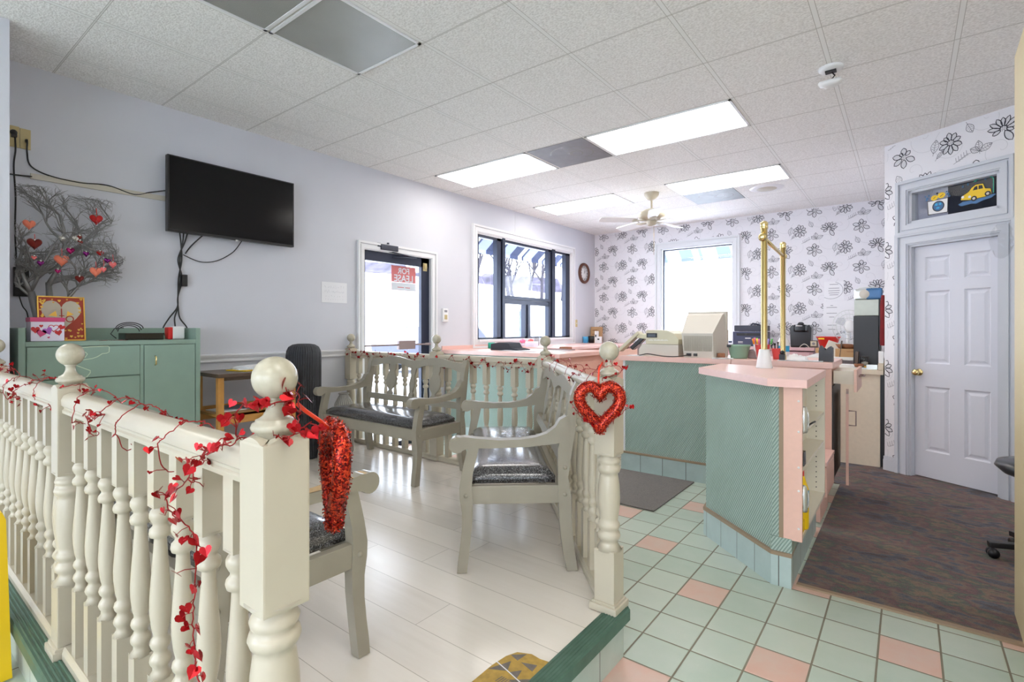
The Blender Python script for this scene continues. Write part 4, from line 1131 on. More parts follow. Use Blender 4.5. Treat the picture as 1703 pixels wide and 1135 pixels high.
    splat(-.27, urn, 'urn_splat'); splat(.27, urn, 'urn_splat'); splat(0, mid, 'centre_splat')
    # worn arm tops are added per bench
    return root
bp = bench_proto()
bp.location = (1.09, 2.645, PZ); bp['label'] = 'grey bench with black seat at the far side of the platform, facing the camera'; bp['group'] = 'grey benches with vinyl seats'
bn2 = dup(bp, None, (2.588, 2.283, PZ), math.radians(-49.5), 'grey bench standing sideways against the slanting railing')
bn3 = dup(bp, None, (2.335, .815, PZ), PI, 'grey bench behind the nearest railing, seen from its back with a worn arm')
b = MB()     # wear along the visible arm of the third bench
for (x_) in (-.575,):
    pts = [(-.25, .6075), (-.17, .6008), (-.08, .5928), (.02, .5948), (.09, .6048)]
    for p, q in zip(pts, pts[1:]): b._new([(x_ - .024, p[0], p[1]), (x_ + .012, p[0], p[1]), (x_ + .012, q[0], q[1]), (x_ - .024, q[0], q[1])], [(0, 1, 2, 3)])
    for p, q in zip(pts, pts[1:]): b._new([(x_ - .024, p[0], p[1] + .0006), (x_ + .02, p[0], p[1] + .0006), (x_ + .02, q[0], q[1] + .0006), (x_ - .024, q[0], q[1] + .0006)], [(0, 1, 2, 3)])
tag(b.ob('worn_patch', 'bench_worn', bn3, fix=False), 'bare wood where the paint is worn off the arm')
# clear plastic lying on the seat of the side bench
b = MB(); n = 14; g_ = {}
for i in range(n + 1):
    for j in range(n + 1): g_[i, j] = b.bm.verts.new((-.16 + .34 * i / n, -.13 + .26 * j / n, .006 + R.uniform(0, .016)))
for i in range(n):
    for j in range(n): b.bm.faces.new((g_[i, j], g_[i + 1, j], g_[i + 1, j + 1], g_[i, j + 1]))
o = b.ob('plastic_sheet', 'bag', loc=(2.50, 2.38, PZ + .462), rot=(0, 0, -.86)); tag(o, 'crumpled clear plastic lying on the seat of the sideways bench', 'plastic sheet')

# ================================================================ counters
def top_slab(b, poly, z0, z1): b.prism(poly, z0, z1)
TZ = 1.035
# left service counter
lc = thing('service_counter', 'pink topped counter with sage woven front below the picture window', 'counter', (0, 4.35, 0))
o_ = lambda p: [(x, y - 4.35) for x, y in p]
b = MB(); b.prism(o_([(0.03, 4.35), (1.60, 4.35), (1.60, 5.30), (.03, 5.30)]), .15, .985); b.ob('carcass', 'pink_dark', lc)
b = MB(); b.box(0.03, 1.60, -.012, .0, .16, .985); tag(b.ob('woven_front', 'weave', lc), 'sage ribbed fabric front')
M['kick_x'] = m_step_tile(0.203, 'x', 0.04, 'kick_tile', (172, 188, 184))
b = MB(); b.box(.03, 1.61, -.022, .02, 0, .155); b.ob('tile_kick', 'kick_x', lc)
b = MB(); b.box(.003, 1.645, -.055, .97, .987, 1.03, None, .004); b.ob('countertop', 'pink', lc)
b = MB(); b.box(.003, .02, -.055, .97, 1.03, 1.075, None, .003); b.ob('backsplash', 'pink', lc)
b = MB(); b.box(1.60, 1.612, .10, .90, .25, .93, None, .002); b.ob('side_panel', 'pink_dark', lc)
wc = thing('window_desk', 'pink desk running below the picture window to the back corner', 'counter', (0, 5.35, 0))
b = MB(); b.box(.003, .90, 0, 2.69, 1.005, 1.04, None, .003); b.ob('desktop', 'pink', wc)
b = MB(); b.box(.02, .84, .02, 2.68, .0, 1.005); b.ob('carcass', 'pink_dark', wc)
sg = tag((lambda b: (b.box(1.61, 2.28, 5.27, 5.31, .12, 1.055, None, .004), b.ob('half_door', 'pink_dark'))[1])(MB()), 'pink half height swing door between the two counters', 'half door')
bc = thing('back_counter', 'pink counter along the papered back wall with the coffee maker on it', 'counter', (0, 7.4, 0))
b = MB(); b.box(.92, 3.44, 0, .64, 1.0, 1.04, None, .003); b.ob('countertop', 'pink_cab', bc)
b = MB(); b.box(.92, 3.42, .03, .64, .0, .985); b.ob('carcass', 'pink_cab', bc)
b = MB(); b.box(2.55, 3.38, .012, .03, .60, .975, None, .003); b.ob('drawer_front', 'pink_cab', bc)
# main counter
mc = thing('main_counter', 'long pink topped counter with sage woven front holding the register and monitor', 'counter', (2.30, 4.35, 0))
b = MB(); b.box(0, 1.62, .012, .62, .16, .99); b.ob('carcass', 'pink_dark', mc)
b = MB(); b.box(.02, 1.10, .0, .012, .165, .99); tag(b.ob('woven_front', 'weave', mc), 'sage ribbed fabric front')
b = MB(); b.box(.0, .02, -.004, .3, .16, .99); b.ob('corner_strip', 'white_trim', mc)
b = MB(); b.box(-.01, 1.50, -.022, .02, 0, .150); b.ob('tile_kick', 'kick_x', mc)
b = MB(); b.box(-.01, 1.50, -.026, .0, .150, .166, None, .003); b.ob('ledge_strip', 'strip', mc)
b = MB(); b.box(-.02, .95, -.05, .64, .992, TZ, None, .004); b.box(.953, 1.64, -.05, .64, .992, TZ, None, .004); b.ob('countertop', 'pink', mc)
b = MB(); b.box(1.52, 1.63, -.004, .015, .16, .99, None, .002); b.ob('end_panel', 'pink_dark', mc)
# open drawer and open door at its right end (they face the staff side)
dw = MB(); dw.box(1.63, 1.76, .10, .50, .875, .97); tag(dw.ob('drawer_box', 'offwhite', mc), None)
b = MB(); b.box(1.76, 1.778, .05, .55, .825, .985, None, .002); dfo = b.ob('drawer_front', 'pink_dark', mc)
b = MB(); b.tube([(1.778, .22, .93), (1.81, .22, .93), (1.81, .34, .93), (1.778, .34, .93)], .005, 6); tag(b.ob('drawer_pull', 'taupe', dfo), None)
b = MB(); b.box(1.621, 1.632, .04, .60, .17, .86); tag(b.ob('opening_shade', 'black', mc), 'black sheet standing for the shade inside the open cupboard')  # black sheet painting the shade inside the open cupboard
hx_, hy_ = 4.005 - 2.30, 4.60 - 4.35
dirr = Vector((4.005 - 4.363, 4.60 - 0)).normalized(); ang = math.atan2(dirr.y, dirr.x)
b = MB(); b.box(0, .38, -.009, .009, .10, .79, RZ(ang, (hx_, hy_, 0)), .002); cdo = b.ob('cupboard_door', 'pink_dark', mc)
b = MB(); qq = RZ(ang, (hx_, hy_, 0)); b.tube([qq @ Vector((.06, -.009, .655)), qq @ Vector((.06, -.055, .655)), qq @ Vector((.06, -.055, .545)), qq @ Vector((.06, -.009, .545))], .0045, 6); b.ob('door_pull', 'taupe', cdo)
# low pink box beside it
lb = thing('low_cabinet', 'low pink cabinet behind the podium at carpet level', 'cabinet', (3.95, 3.875, 0))
b = MB(); b.box(-.30, -.015, .015, .44, .18, .385); b.box(-.30, -.04, .03, .44, 0.006, .18); b.ob('body', 'pink_dark', lb)
b = MB(); b.box(-.30, .0, .0, .45, .385, .41, None, .002); b.ob('top', 'pink', lb)
b = MB(); b.box(-.015, -.002, .02, .44, .18, .375, None, .002); b.ob('front_panel', 'pink_dark', lb)

# podium
pd = thing('podium', 'angled check-out podium with sage woven front and pink top in the centre right', 'podium', (0, 0, 0))
body = [(3.372, 3.285), (3.825, 2.862), (3.905, 2.862), (3.905, 3.85), (3.60, 3.85), (3.32, 3.62)]
b = MB(); b.prism([(3.368, 3.275), (3.822, 2.851), (3.885, 2.851), (3.885, 2.862), (3.838, 2.862), (3.838, 3.70), (3.60, 3.70), (3.32, 3.60)], .165, .995); b.ob('woven_body', 'weave_d', pd)
# plinth of the podium
M['kick_d'] = m_step_tile(0.156, (.74, -.67), .02, 'podium_kick_tile', (172, 188, 184))
b = MB(); b.prism([(3.357, 3.263), (3.821, 2.832), (3.912, 2.832), (3.905, 3.75), (3.60, 3.72), (3.31, 3.60)], 0, .152); b.ob('tile_kick', 'kick_d', pd)
b = MB(); b.prism([(3.355, 3.261), (3.820, 2.829), (3.915, 2.829), (3.906, 3.0), (3.60, 3.60), (3.31, 3.58)], .152, .170); b.ob('ledge_strip', 'strip', pd)
b = MB(); b.prism([(3.820, 2.842), (3.912, 2.842), (3.90, 3.74), (3.78, 3.74), (3.78, 2.92)], .168, .240); tag(b.ob('skirt', 'weave_d', pd), None)
M['pink_lit'] = M['pink']
b = MB(); b.prism([(3.315, 3.30), (3.812, 2.79), (3.985, 2.79), (3.978, 3.57), (3.33, 3.75)], .995, 1.035); b.ob('countertop', 'pink', pd)
# shelf unit opening to the right
sx0, sx1, sy0, sy1, sz0, sz1 = 3.84, 3.957, 2.845, 3.76, .235, .993
b = MB(); b.box(3.873, sx1, sy0, sy0 + .02, sz0, sz1, None, .002); tag(b.ob('end_panel', 'pink_dark', pd), 'peach pink end panel')
b = MB(); b.box(3.855, 3.875, sy0 - .003, sy0 + .02, .24, sz1); tag(b.ob('edge_strip', 'strip', pd), None)
for k, zz in enumerate((.30, .485, .60, .775, .925)):
    b = MB(); b.sphere((3.942, sy0 - .001, zz), .0055, 8, (1, .5, 1)); b.ob('screw_cap', 'white', pd)
b = MB(); b.box(sx0, sx1 - .004, sy1 - .018, sy1, sz0, sz1); b.box(sx0, sx0 + .012, sy0 + .02, sy1, sz0, sz1); b.box(sx0, sx1 - .004, sy0 + .02, sy1, sz0, sz0 + .018); b.box(sx0, sx1 - .004, sy0 + .02, sy1, sz1 - .018, sz1); b.box(sx0, sx1 - .004, sy0 + .02, sy0 + .03, sz0, sz1)
b.ob('cubby_lining', 'offwhite', pd)
for zz in (.565, .745):
    b = MB(); b.box(sx0 + .012, sx1 - .008, sy0 + .03, sy1 - .018, zz, zz + .016); b.ob('shelf', 'offwhite', pd)
b = MB()
for k in range(22):
    zz = .28 + k * .032
    if abs(zz - .57) > .02 and abs(zz - .75) > .02: b.cyl((sx1 - .05, sy1 - .0195, zz), (sx1 - .05, sy1 - .017, zz), .0035, 8)
tag(b.ob('shelf_pin_holes', 'black', pd), None, kind='stuff')
# beige cabinet by the angled wall
bg = thing('beige_cabinet', 'plain beige cabinet with a beige top beside the white door', 'cabinet', (3.45, 5.80, 0))
b = MB(); b.box(0, .715, .0, .46, .006, .855); b.ob('body', 'beige', bg)
b = MB(); b.box(-.02, .74, -.03, .48, .857, .90, None, .003); b.ob('top', 'beige', bg)
b = MB(); b.box(.70, .74, -.03, .48, .90, .96, None, .003); b.ob('side_splash', 'beige', bg)
b = MB(); b.box(.716, .745, .02, .46, .006, .855); b.ob('gap_shade', 'black', bg)  # black strip painting the shade in the gap beside the wall
# grey entry mat
b = MB(); b.box(1.75, 2.962, 3.44, 4.30, 0.0, .010, None, .004); om = b.ob('entry_mat', 'mat'); tag(om, 'charcoal ribbed entry mat in front of the main counter', 'mat')
b = MB()
# ================================================================ left wall: cabinet, table, television
cb = thing('sideboard', 'sage green cabinet against the left wall under the silver tree', 'cabinet', (0.02, .59, PZ))
CZ = 1.205 - PZ
b = MB()
b.box(0, .40, 0, .03, 0, 1.285 - PZ, None, .003); b.box(0, .40, .905, .935, 0, 1.285 - PZ, None, .003)
b.box(0, .03, .03, .905, 0, 1.285 - PZ); b.box(.0, .385, .03, .905, 0, CZ - .03); b.box(0, .40, .03, .905, CZ - .028, CZ, None, .002)
b.ob('body', 'green_cab', cb)
df = []
for nm, ya, yb, za, zb in (('drawer', .036, .575, 1.01 - PZ, 1.172 - PZ), ('drawer', .036, .575, .62 - PZ, 1.0 - PZ), ('door', .60, .90, .30 - PZ, 1.172 - PZ), ('drawer', .036, .575, .30 - PZ, .61 - PZ)):
    if nm == 'drawer' and za > .8: za = .985 - PZ
    if nm == 'drawer' and abs(zb - (1.0 - PZ)) < 1e-6: zb = .978 - PZ
    b = MB(); b.box(.388, .402, ya, yb, za, zb, None, .002); df.append(b.ob(nm, 'green_cab', cb))
b = MB(); b.box(.384, .398, .578, .597, .1, 1.178 - PZ); b.ob('stile', 'green_cab', cb)
b = MB(); b.tube([(.402, .66, .91), (.42, .66, .905), (.42, .66, .855), (.402, .66, .85)], .0045, 6); b.ob('door_pull', 'brass', df[2])
def dl(pts): b.ribbon([(p[0] - .59, p[1] - PZ) for p in pts], .005, Matrix(((0, 0, 1, .4025), (1, 0, 0, 0), (0, 1, 0, 0), (0, 0, 0, 1))))
b = MB()
dl([(.79, 1.15), (.85, 1.162), (.91, 1.170), (.996, 1.172), (1.004, 1.165), (1.003, 1.135), (.99, 1.128), (.969, 1.126), (.945, 1.108), (.92, 1.098), (.86, 1.09), (.80, 1.082)])
dl([(.80, 1.140), (.86, 1.141), (.887, 1.138), (.896, 1.126), (.886, 1.108), (.85, 1.098), (.80, 1.094)])
dl([(.80, 1.055), (.838, 1.063), (.91, 1.025), (.91, 1.012), (.892, .986), (.84, .984), (.80, 1.0)])
tag(b.ob('painted_outline', 'vinyl_pale', df[0], fix=False), 'pale drawn outline on the green drawer')
# side table
tb = thing('side_table', 'honey pine table with a dark top beside the green cabinet', 'table', (.08, 1.60, PZ))
b = MB(); b.box(.0, .44, .0, .60, .74, .768, None, .003); b.ob('tabletop', 'walnut', tb)
for (x, y) in ((.04, .03), (.40, .03), (.04, .57), (.40, .57)):
    b = MB(); b.box(x - .02, x + .02, y - .02, y + .02, 0, .74, None, .003); b.ob('leg', 'pine', tb)
b = MB(); b.box(.03, .41, .02, .58, .455, .475); b.box(.395, .41, .04, .56, .40, .475, None, .003); b.box(.03, .05, .04, .56, .40, .50); b.ob('shelf', 'pine', tb)
b = MB(); b.box(.395, .41, .04, .56, .715, .74); b.ob('apron', 'walnut', tb)
def magazine(x, y, z, rz, w_, l_, mt, label, open_=False):
    b = MB()
    if open_:
        for s in (-1, 1):
            g = [(s * w_ * k / 5, .004 + .016 * math.sin(PI * k / 5 * .9)) for k in range(6)]
            for p, q in zip(g, g[1:]): b._new([(p[0], -l_ / 2, p[1]), (q[0], -l_ / 2, q[1]), (q[0], l_ / 2, q[1]), (p[0], l_ / 2, p[1])], [(0, 1, 2, 3)]); b._new([(p[0], -l_ / 2, 0), (q[0], -l_ / 2, 0), (q[0], -l_ / 2, q[1]), (p[0], -l_ / 2, p[1])], [(0, 1, 2, 3)])
        b._new([(-w_, -l_ / 2, 0), (w_, -l_ / 2, 0), (w_, l_ / 2, 0), (-w_, l_ / 2, 0)], [(0, 1, 2, 3)])
    else: b.box(-w_ / 2, w_ / 2, -l_ / 2, l_ / 2, 0, .007, None, .001)
    o = b.ob('magazine', mt, loc=(x, y, z), rot=(0, 0, rz)); tag(o, label, 'magazine', 'magazines on the side table'); return o
magazine(.30, 1.93, PZ + .769, .3, .20, .27, 'yellow', 'yellow edged magazine lying at the bottom of the pile on the side table')
magazine(.31, 1.95, PZ + .777, -.15, .20, .27, 'paper', 'white magazine in the middle of the pile on the side table')
magazine(.31, 1.98, PZ + .785, .5, .13, .22, 'paper', 'open white magazine on top of the side table pile', True)
magazine(.28, 1.80, PZ + .476, .1, .21, .28, 'paper', 'white magazine on the lower shelf of the side table, left')
magazine(.27, 1.86, PZ + .484, -.5, .20, .27, 'conifer', 'greenish magazine lying across another on the lower shelf')
magazine(.28, 2.04, PZ + .476, .2, .18, .25, 'paper', 'white magazine on the lower shelf of the side table, right')
# tall dark ribbed hamper, wicker vase
b = MB(); b.lathe([(.001, 0), (.138, 0), (.142, .02), (.142, .86), (.138, .90), (.122, .935), (.09, .955), (.05, .962), (.001, .963)], 88, caps=False)
for v in b.bm.verts:
    k = math.atan2(v.co.y, v.co.x)
    if math.sin(k * 44) < 0 and v.co.z < .95: v.co.x *= .965; v.co.y *= .965
o = b.ob('ribbed_hamper', 'wicker_dark', loc=(.285, 2.385, PZ)); tag(o, 'tall black ribbed cylindrical hamper with a rounded top against the wall', 'hamper')
wv = thing('wicker_vase', 'grey white wicker floor vase behind the left arm of the far bench', 'vase', (.40, 2.70, PZ))
b = MB(); b.lathe([(.001, 0), (.082, 0), (.086, .02), (.088, .25), (.086, .38), (.078, .43), (.055, .475), (.040, .50), (.038, .51)], 52, caps=False)
for v in b.bm.verts:
    if math.sin(math.atan2(v.co.y, v.co.x) * 26) < 0: v.co.x *= .95; v.co.y *= .95
b.ob('body', 'wicker_white', wv)
b = MB(); pts = [(.040 * math.cos(a), .040 * math.sin(a), .515) for a in [2 * PI * k / 20 for k in range(20)]]; b.tube(pts, .007, 8, True); b.ob('rim', 'wicker_white', wv)
# television
tv = thing('television', 'black flat television mounted on the left wall', 'television', (0.0, 1.43, 2.0))
TVM = Matrix.Rotation(0, 4, 'Z')
b = MB(); b.box(.055, .10, 0, .972, -.005, .555, None, .004); b.ob('housing', 'black', tv)
b = MB(); b.box(.0995, .1015, .012, .960, .012, .545); b.ob('screen', 'screen', tv)
b = MB(); b.box(.003, .06, .33, .64, .14, .44); b.ob('wall_bracket', 'black', tv)
b = MB(); b.box(.08, .095, .48, .50, -.016, -.004); b.ob('sensor', 'silver', tv)
# cables and outlet plate
op = thing('outlet_plate', 'ivory double outlet plate with plugs high on the left wall', 'outlet', (0, .60, 2.40))
b = MB(); b.box(0, .008, .0, .058, 0, .13, None, .003); b.box(0, .008, .06, .110, .0, .125, None, .003); b.ob('plate', 'outlet', op)
b = MB(); b.sphere((.022, .030, .085), .018, 12); b.box(.008, .04, .018, .044, .055, .072, None, .004); b.box(.008, .03, .082, .094, .04, .058, None, .003); b.ob('plug', 'black', op)
def cable(name, label, pts, r=.0045, sm=8):
    P_ = [Vector(p) for p in pts]; out = []
    Q = [P_[0]] + P_ + [P_[-1]]
    for i in range(1, len(Q) - 2):
        for k in range(sm):
            t = k / sm; p0, p1, p2, p3 = Q[i - 1], Q[i], Q[i + 1], Q[i + 2]
            out.append(.5 * ((2 * p1) + (p2 - p0) * t + (2 * p0 - 5 * p1 + 4 * p2 - p3) * t * t + (3 * p1 - p0 - 3 * p2 + p3) * t ** 3))
    out.append(P_[-1]); b = MB(); b.tube(out, r, 7)
    return tag(b.ob(name, 'rubber'), label, 'cable', 'cables around the television')
cable('cable', 'black cable curving from the outlet plate to the left edge of the television', [(.03, .69, 2.445), (.012, .692, 2.38), (.010, .71, 2.30), (.010, .80, 2.26), (.010, .95, 2.25), (.010, 1.1, 2.265), (.010, 1.25, 2.235), (.012, 1.35, 2.27), (.05, 1.45, 2.30)])
cable('cable', 'black cord dropping from the outlet plate to the power brick behind the tree', [(.03, .635, 2.46), (.010, .64, 2.38), (.010, .632, 2.28), (.010, .64, 2.1), (.010, .638, 1.9), (.012, .642, 1.75), (.015, .645, 1.66)])
cable('cable', 'short black cable running from behind the end wall into the cord cover', [(.008, .55, 2.24), (.01, .60, 2.228), (.01, .66, 2.23), (.010, .715, 2.235)])
cable('cable', 'thin black cord hanging below the power brick', [(.02, .655, 1.48), (.02, .67, 1.42), (.02, .69, 1.38), (.02, .70, 1.30)], .003)
b = MB(); b.box(.002, .028, .628, .70, 1.48, 1.66, None, .006); tag(b.ob('power_brick', 'black'), 'black power brick hanging on the wall behind the silver tree', 'power brick')
b = MB(); b._new([(0, .708, 2.222), (.012, .708, 2.222), (.012, .708, 2.256), (0, .708, 2.256), (0, 1.45, 2.226), (.012, 1.45, 2.226), (.012, 1.45, 2.262), (0, 1.45, 2.262)], [(0, 1, 2, 3), (4, 7, 6, 5), (0, 4, 5, 1), (1, 5, 6, 2), (2, 6, 7, 3), (3, 7, 4, 0)])
tag(b.ob('cord_cover', 'raceway'), 'long ivory cord cover running to the left edge of the television', 'cord cover')
for i, (dx, ex, lab) in enumerate(((0, -.05, 'black cable of the bundle below the television, ending left'), (.012, .0, 'black cable of the bundle below the television, ending in the middle'), (.024, .05, 'black cable of the bundle below the television, ending right'))):
    cable('cable', lab, [(.06, 1.52 + dx * 2.5, 2.02), (.02, 1.545 + dx, 1.93), (.02, 1.55 - dx, 1.80), (.02, 1.53 + dx, 1.66), (.02, 1.525, 1.52), (.02, 1.52 + dx * .3, 1.44), (.03, 1.50 + ex * .7, 1.36), (.04, 1.50 + ex * 1.6, 1.28), (.05, 1.48 + ex, 1.21 + .02)], .005)
cable('cable', 'looped black cord from the bundle up to the lower right of the television', [(.06, 1.70, 2.02), (.02, 1.62, 1.92), (.02, 1.575, 1.85)], .005)
cable('cable', 'thin black cord sagging from the bundle to under the television', [(.02, 1.56, 1.84), (.015, 1.68, 1.80), (.015, 1.80, 1.82), (.02, 1.92, 1.90), (.05, 1.98, 2.0)], .0035)
b = MB(); b.box(.01, .04, 1.545, 1.585, 1.60, 1.69, None, .008); tag(b.ob('adapter', 'black'), 'black plug adapter on the cable bundle below the television', 'adapter')
# things on the green cabinet
TOPZ = 1.206
cable_box = thing('cable_box', 'flat black box with a coiled cord on the green cabinet', 'set-top box', (.24, 1.12, TOPZ))
b = MB(); b.box(-.08, .06, 0, .22, 0, .045, None, .004); b.ob('case', 'black_gloss', cable_box)
b = MB()
for k in range(3):
    b.tube([(.02 + .01 * k, .03 + (.06 + .008 * k) * math.cos(a), .055 + .04 * abs(math.sin(a)) + .01 * k) for a in [PI * q / 14 for q in range(15)]], .003, 6)
b.tube([(.03, -.04, .01), (.03, -.07, .04), (.03, -.05, .075), (.03, .0, .08)], .003, 6)
b.ob('coiled_cord', 'rubber', cable_box)
rw = thing('red_white_box', 'small rounded red and white device at the right end of the green cabinet', 'device', (.27, 1.365, TOPZ))
b = MB(); b.box(-.035, .035, .0, .03, 0, .085, None, .010); b.ob('red_half', 'red_plastic', rw)
b = MB(); b.box(-.037, .037, .025, .105, 0, .09, None, .018); b.ob('white_half', 'white', rw)
hc = thing('valentine_card', 'brick red card with a pale grey heart and gold frame standing on the green cabinet', 'card', (.262, .70, TOPZ), 0)
HM = Matrix.Rotation(math.radians(-8), 4, 'Y') @ Matrix(((0, 0, 1, 0), (1, 0, 0, 0), (0, 1, 0, 0), (0, 0, 0, 1)))
b = MB(); b.box(0, .225, 0, .275, -.008, 0, HM); b.ob('card', 'card_red', hc)
b = MB()
for q in ((0, .225, 0, .007), (0, .225, .268, .275), (0, .007, 0, .275), (.218, .225, 0, .275)): b.box(q[0], q[1], q[2], q[3], -.003, .004, HM)
b.ob('gold_border', 'gold', hc)
b = MB(); b.prism([(x + .112, y + .15) for x, y in heart2d(.19, .20)], .0005, .0012, HM); b.ob('grey_heart', 'card_grey', hc)
b = MB()
for k in range(90):
    x_, y_ = R.uniform(.012, .21), R.uniform(.012, .26)
    if abs(x_ - .112) < .085 and .07 < y_ < .235: continue
    s_ = R.uniform(.010, .018); b.prism([(x_ + p[0], y_ + p[1]) for p in heart2d(s_, s_, 10)], .0005, .0016, HM)
b.ob('gold_confetti', 'gold', hc); 
b = MB()
b.ribbon([(.112, .20), (.112, .165), (.112, .13)], .006, HM @ Matrix.Translation((0, 0, .002))); b.ribbon([(.10, .155), (.125, .155)], .005, HM @ Matrix.Translation((0, 0, .002)))
b.ribbon(circ(.15, .135, .018, .018, 14), .006, HM @ Matrix.Translation((0, 0, .002)), True)
b.ob('red_lettering', 'card_red', hc, fix=False)
b = MB(); b.prism([(.05, .155), (.085, .185), (.09, .15)], .0012, .002, HM); b.prism([(.135, .15), (.14, .185), (.17, .165)], .0012, .002, HM); b.ob('gold_birds', 'gold', hc)
tn = thing('heart_tin', 'lilac white tin printed with pink and red hearts in front of the card', 'tin', (.34, .645, TOPZ))
b = MB(); b.box(-.06, .06, -.0, .150, 0, .125, None, .010); b.ob('body', 'tin_white', tn)
b = MB(); b.box(-.063, .063, -.003, .153, .113, .140, None, .008); b.ob('lid', 'tin_pink', tn)
TM = Matrix(((0, 0, 1, .0605), (1, 0, 0, 0), (0, 1, 0, 0), (0, 0, 0, 1)))
for nm, mt, L in (('pink_hearts', 'tin_pink', [(.045, .045, .045, -.2), (.078, .022, .012, .3)]), ('purple_hearts', 'tin_purple', [(.075, .058, .045, .4)]), ('red_hearts', 'red_print', [(.020, .065, .040, 0), (.045, .088, .018, 0), (.122, .048, .034, .2), (.135, .080, .032, -.4)])):
    b = MB()
    for (cx_, cy_, s_, a_) in L: b.prism([(cx_ + p[0] * math.cos(a_) - p[1] * math.sin(a_), cy_ + p[0] * math.sin(a_) + p[1] * math.cos(a_)) for p in heart2d(s_, s_, 20)], 0, .0006, TM)
    b.ob(nm, mt, tn)
b = MB(); b.ribbon([(.10 + p[0], .075 + p[1]) for p in heart2d(.045, .04, 24)], .004, TM @ Matrix.Translation((0, 0, .0004)), True); b.ob('red_heart_outline', 'red_print', tn, fix=False)
# fallen foil bits on the cabinet top
for i, (y_, lab) in enumerate(((1.00, 'flat scrap of red foil on the cabinet top, nearest the card'), (1.07, 'flat scrap of red foil on the cabinet top, nearest the black box'))):
    b = MB()
    for k in range(7): b.prism([(p[0] + .012 * k - .03, p[1] + R.uniform(-.01, .01)) for p in heart2d(.012, .012, 10)], 0, .0015, Matrix.Rotation(PI / 2, 4, 'Z'))
    tag(b.ob('foil_scrap', 'foil', loc=(.37, y_, TOPZ)), lab, 'foil scrap')

# ---- silver branch tree with heart ornaments
st = thing('silver_tree', 'silver painted branch tree standing on the green cabinet', 'artificial tree', (.16, .735, TOPZ))
rt = random.Random(11)
b = MB()
def sbr(p, d, L, r, lv):
    n = 5; pts = [Vector(p)]; q = Vector(p); d = Vector(d).normalized(); rs = [r]
    for k in range(n):
        d = (d + Vector((rt.uniform(-.12, .12), rt.uniform(-.26, .26), rt.uniform(-.2, .2)))).normalized()
        nq = q + d * L / n
        if nq.y < -.12 or nq.y > .38: d.y *= -.4; d.normalize(); nq = q + d * L / n
        if nq.x < -.12 or nq.x > .20: d.x *= -.6; d.normalize(); nq = q + d * L / n
        if nq.z > .94: d.z *= -.3; d.normalize(); nq = q + d * L / n
        q = nq; pts.append(q.copy()); rs.append(r * (1 - .5 * (k + 1) / n))
    b.tube(pts, r, 6 if lv < 2 else 4, rs=rs)
    if lv >= 3: return
    for k in range((5, 6, 5)[lv]):
        i = rt.randint(1, n); dd = (pts[i] - pts[i - 1]).normalized(); sd = rt.choice((-1, 1))
        nd = dd + Vector((rt.uniform(-.3, .35), sd * rt.uniform(.4, 1.0), rt.uniform(-.45, .6)))
        sbr(pts[i], nd, L * rt.uniform(.38, .62), rs[i] * .72, lv + 1)
b.tube([(0, -.02, 0), (.0, -.005, .10), (.0, -.03, .20), (.0, -.05, .30)], .022, 10, rs=[.030, .026, .022, .018])
b.tube([(0, .035, 0), (.01, .0, .12), (.0, .04, .22), (.0, .03, .36)], .018, 10, rs=[.026, .022, .020, .014])
for (p, d, L, r) in (((0, -.05, .29), (0, -.35, .8), .30, .014), ((0, .03, .34), (0, .25, .9), .46, .016), ((0, .02, .14), (.1, .85, .75), .42, .012), ((0, .04, .36), (.15, 1.0, .45), .42, .013), ((0, -.04, .26), (.1, -.8, .6), .2, .010), ((0, .03, .42), (0, .75, .8), .46, .013), ((0, -.05, .30), (.2, .4, .9), .40, .011), ((0, .05, .38), (.1, 1, .1), .34, .010)):
    sbr(p, d, L, r, 0)
b.ob('branches', 'silver_paint', st)
def heart3d(b, s, th_=.5, M4=None):
    """puffed heart standing in the local yz plane"""
    rim = heart2d(1, 1, 26); rings = []
    for k, (sc_, dx) in enumerate(((.02, .5), (.5, .44), (.8, .30), (.96, .12), (1, 0), (.96, -.12), (.8, -.30), (.5, -.44), (.02, -.5))):
        rings.append([(dx * s * th_, x * s * sc_, y * s * sc_) for x, y in rim])
    vs = [v for r_ in rings for v in r_]; n = 26; fs = []
    for j in range(8):
        for i in range(n): fs.append((j * n + i, j * n + (i + 1) % n, (j + 1) * n + (i + 1) % n, (j + 1) * n + i))
    b._new(vs, fs, M4, True)
orn = [  # pixel-free list: y, z on the tree, size, colour, hang length, label
    (.985, 1.975, .060, 'red_orn', .055, 'large red glitter heart hanging highest at the upper right of the silver tree'),
    (.735, 1.58, .001, None, 0, ''),
]
def ornament(y, z, s, mt, hang, label, x=.30, shape='heart'):
    t = thing('heart_ornament', label, 'ornament', (x, y, z), R.uniform(-.4, .4), 'ornaments on the silver tree')
    b = MB()
    if shape == 'heart': heart3d(b, s, .55)
    else: b.sphere((0, 0, 0), s / 2, 14)
    b.ob('body', mt, t)
    b = MB(); b.cyl((0, 0, s * .30), (0, 0, s * .30 + .010), .006, 8); b.ob('cap', 'silver_orn', t)
    b = MB(); b.tube([(0, 0, s * .3 + .008), (.002, .002, s * .3 + hang * .5), (0, 0, s * .3 + hang)], .0022 if hang > .03 else .001, 5)
    b.ob('hanging_loop', 'red_ribbon' if mt == 'red_orn' and hang > .04 else 'pink_orn' if hang > .03 else 'silver_orn', t)
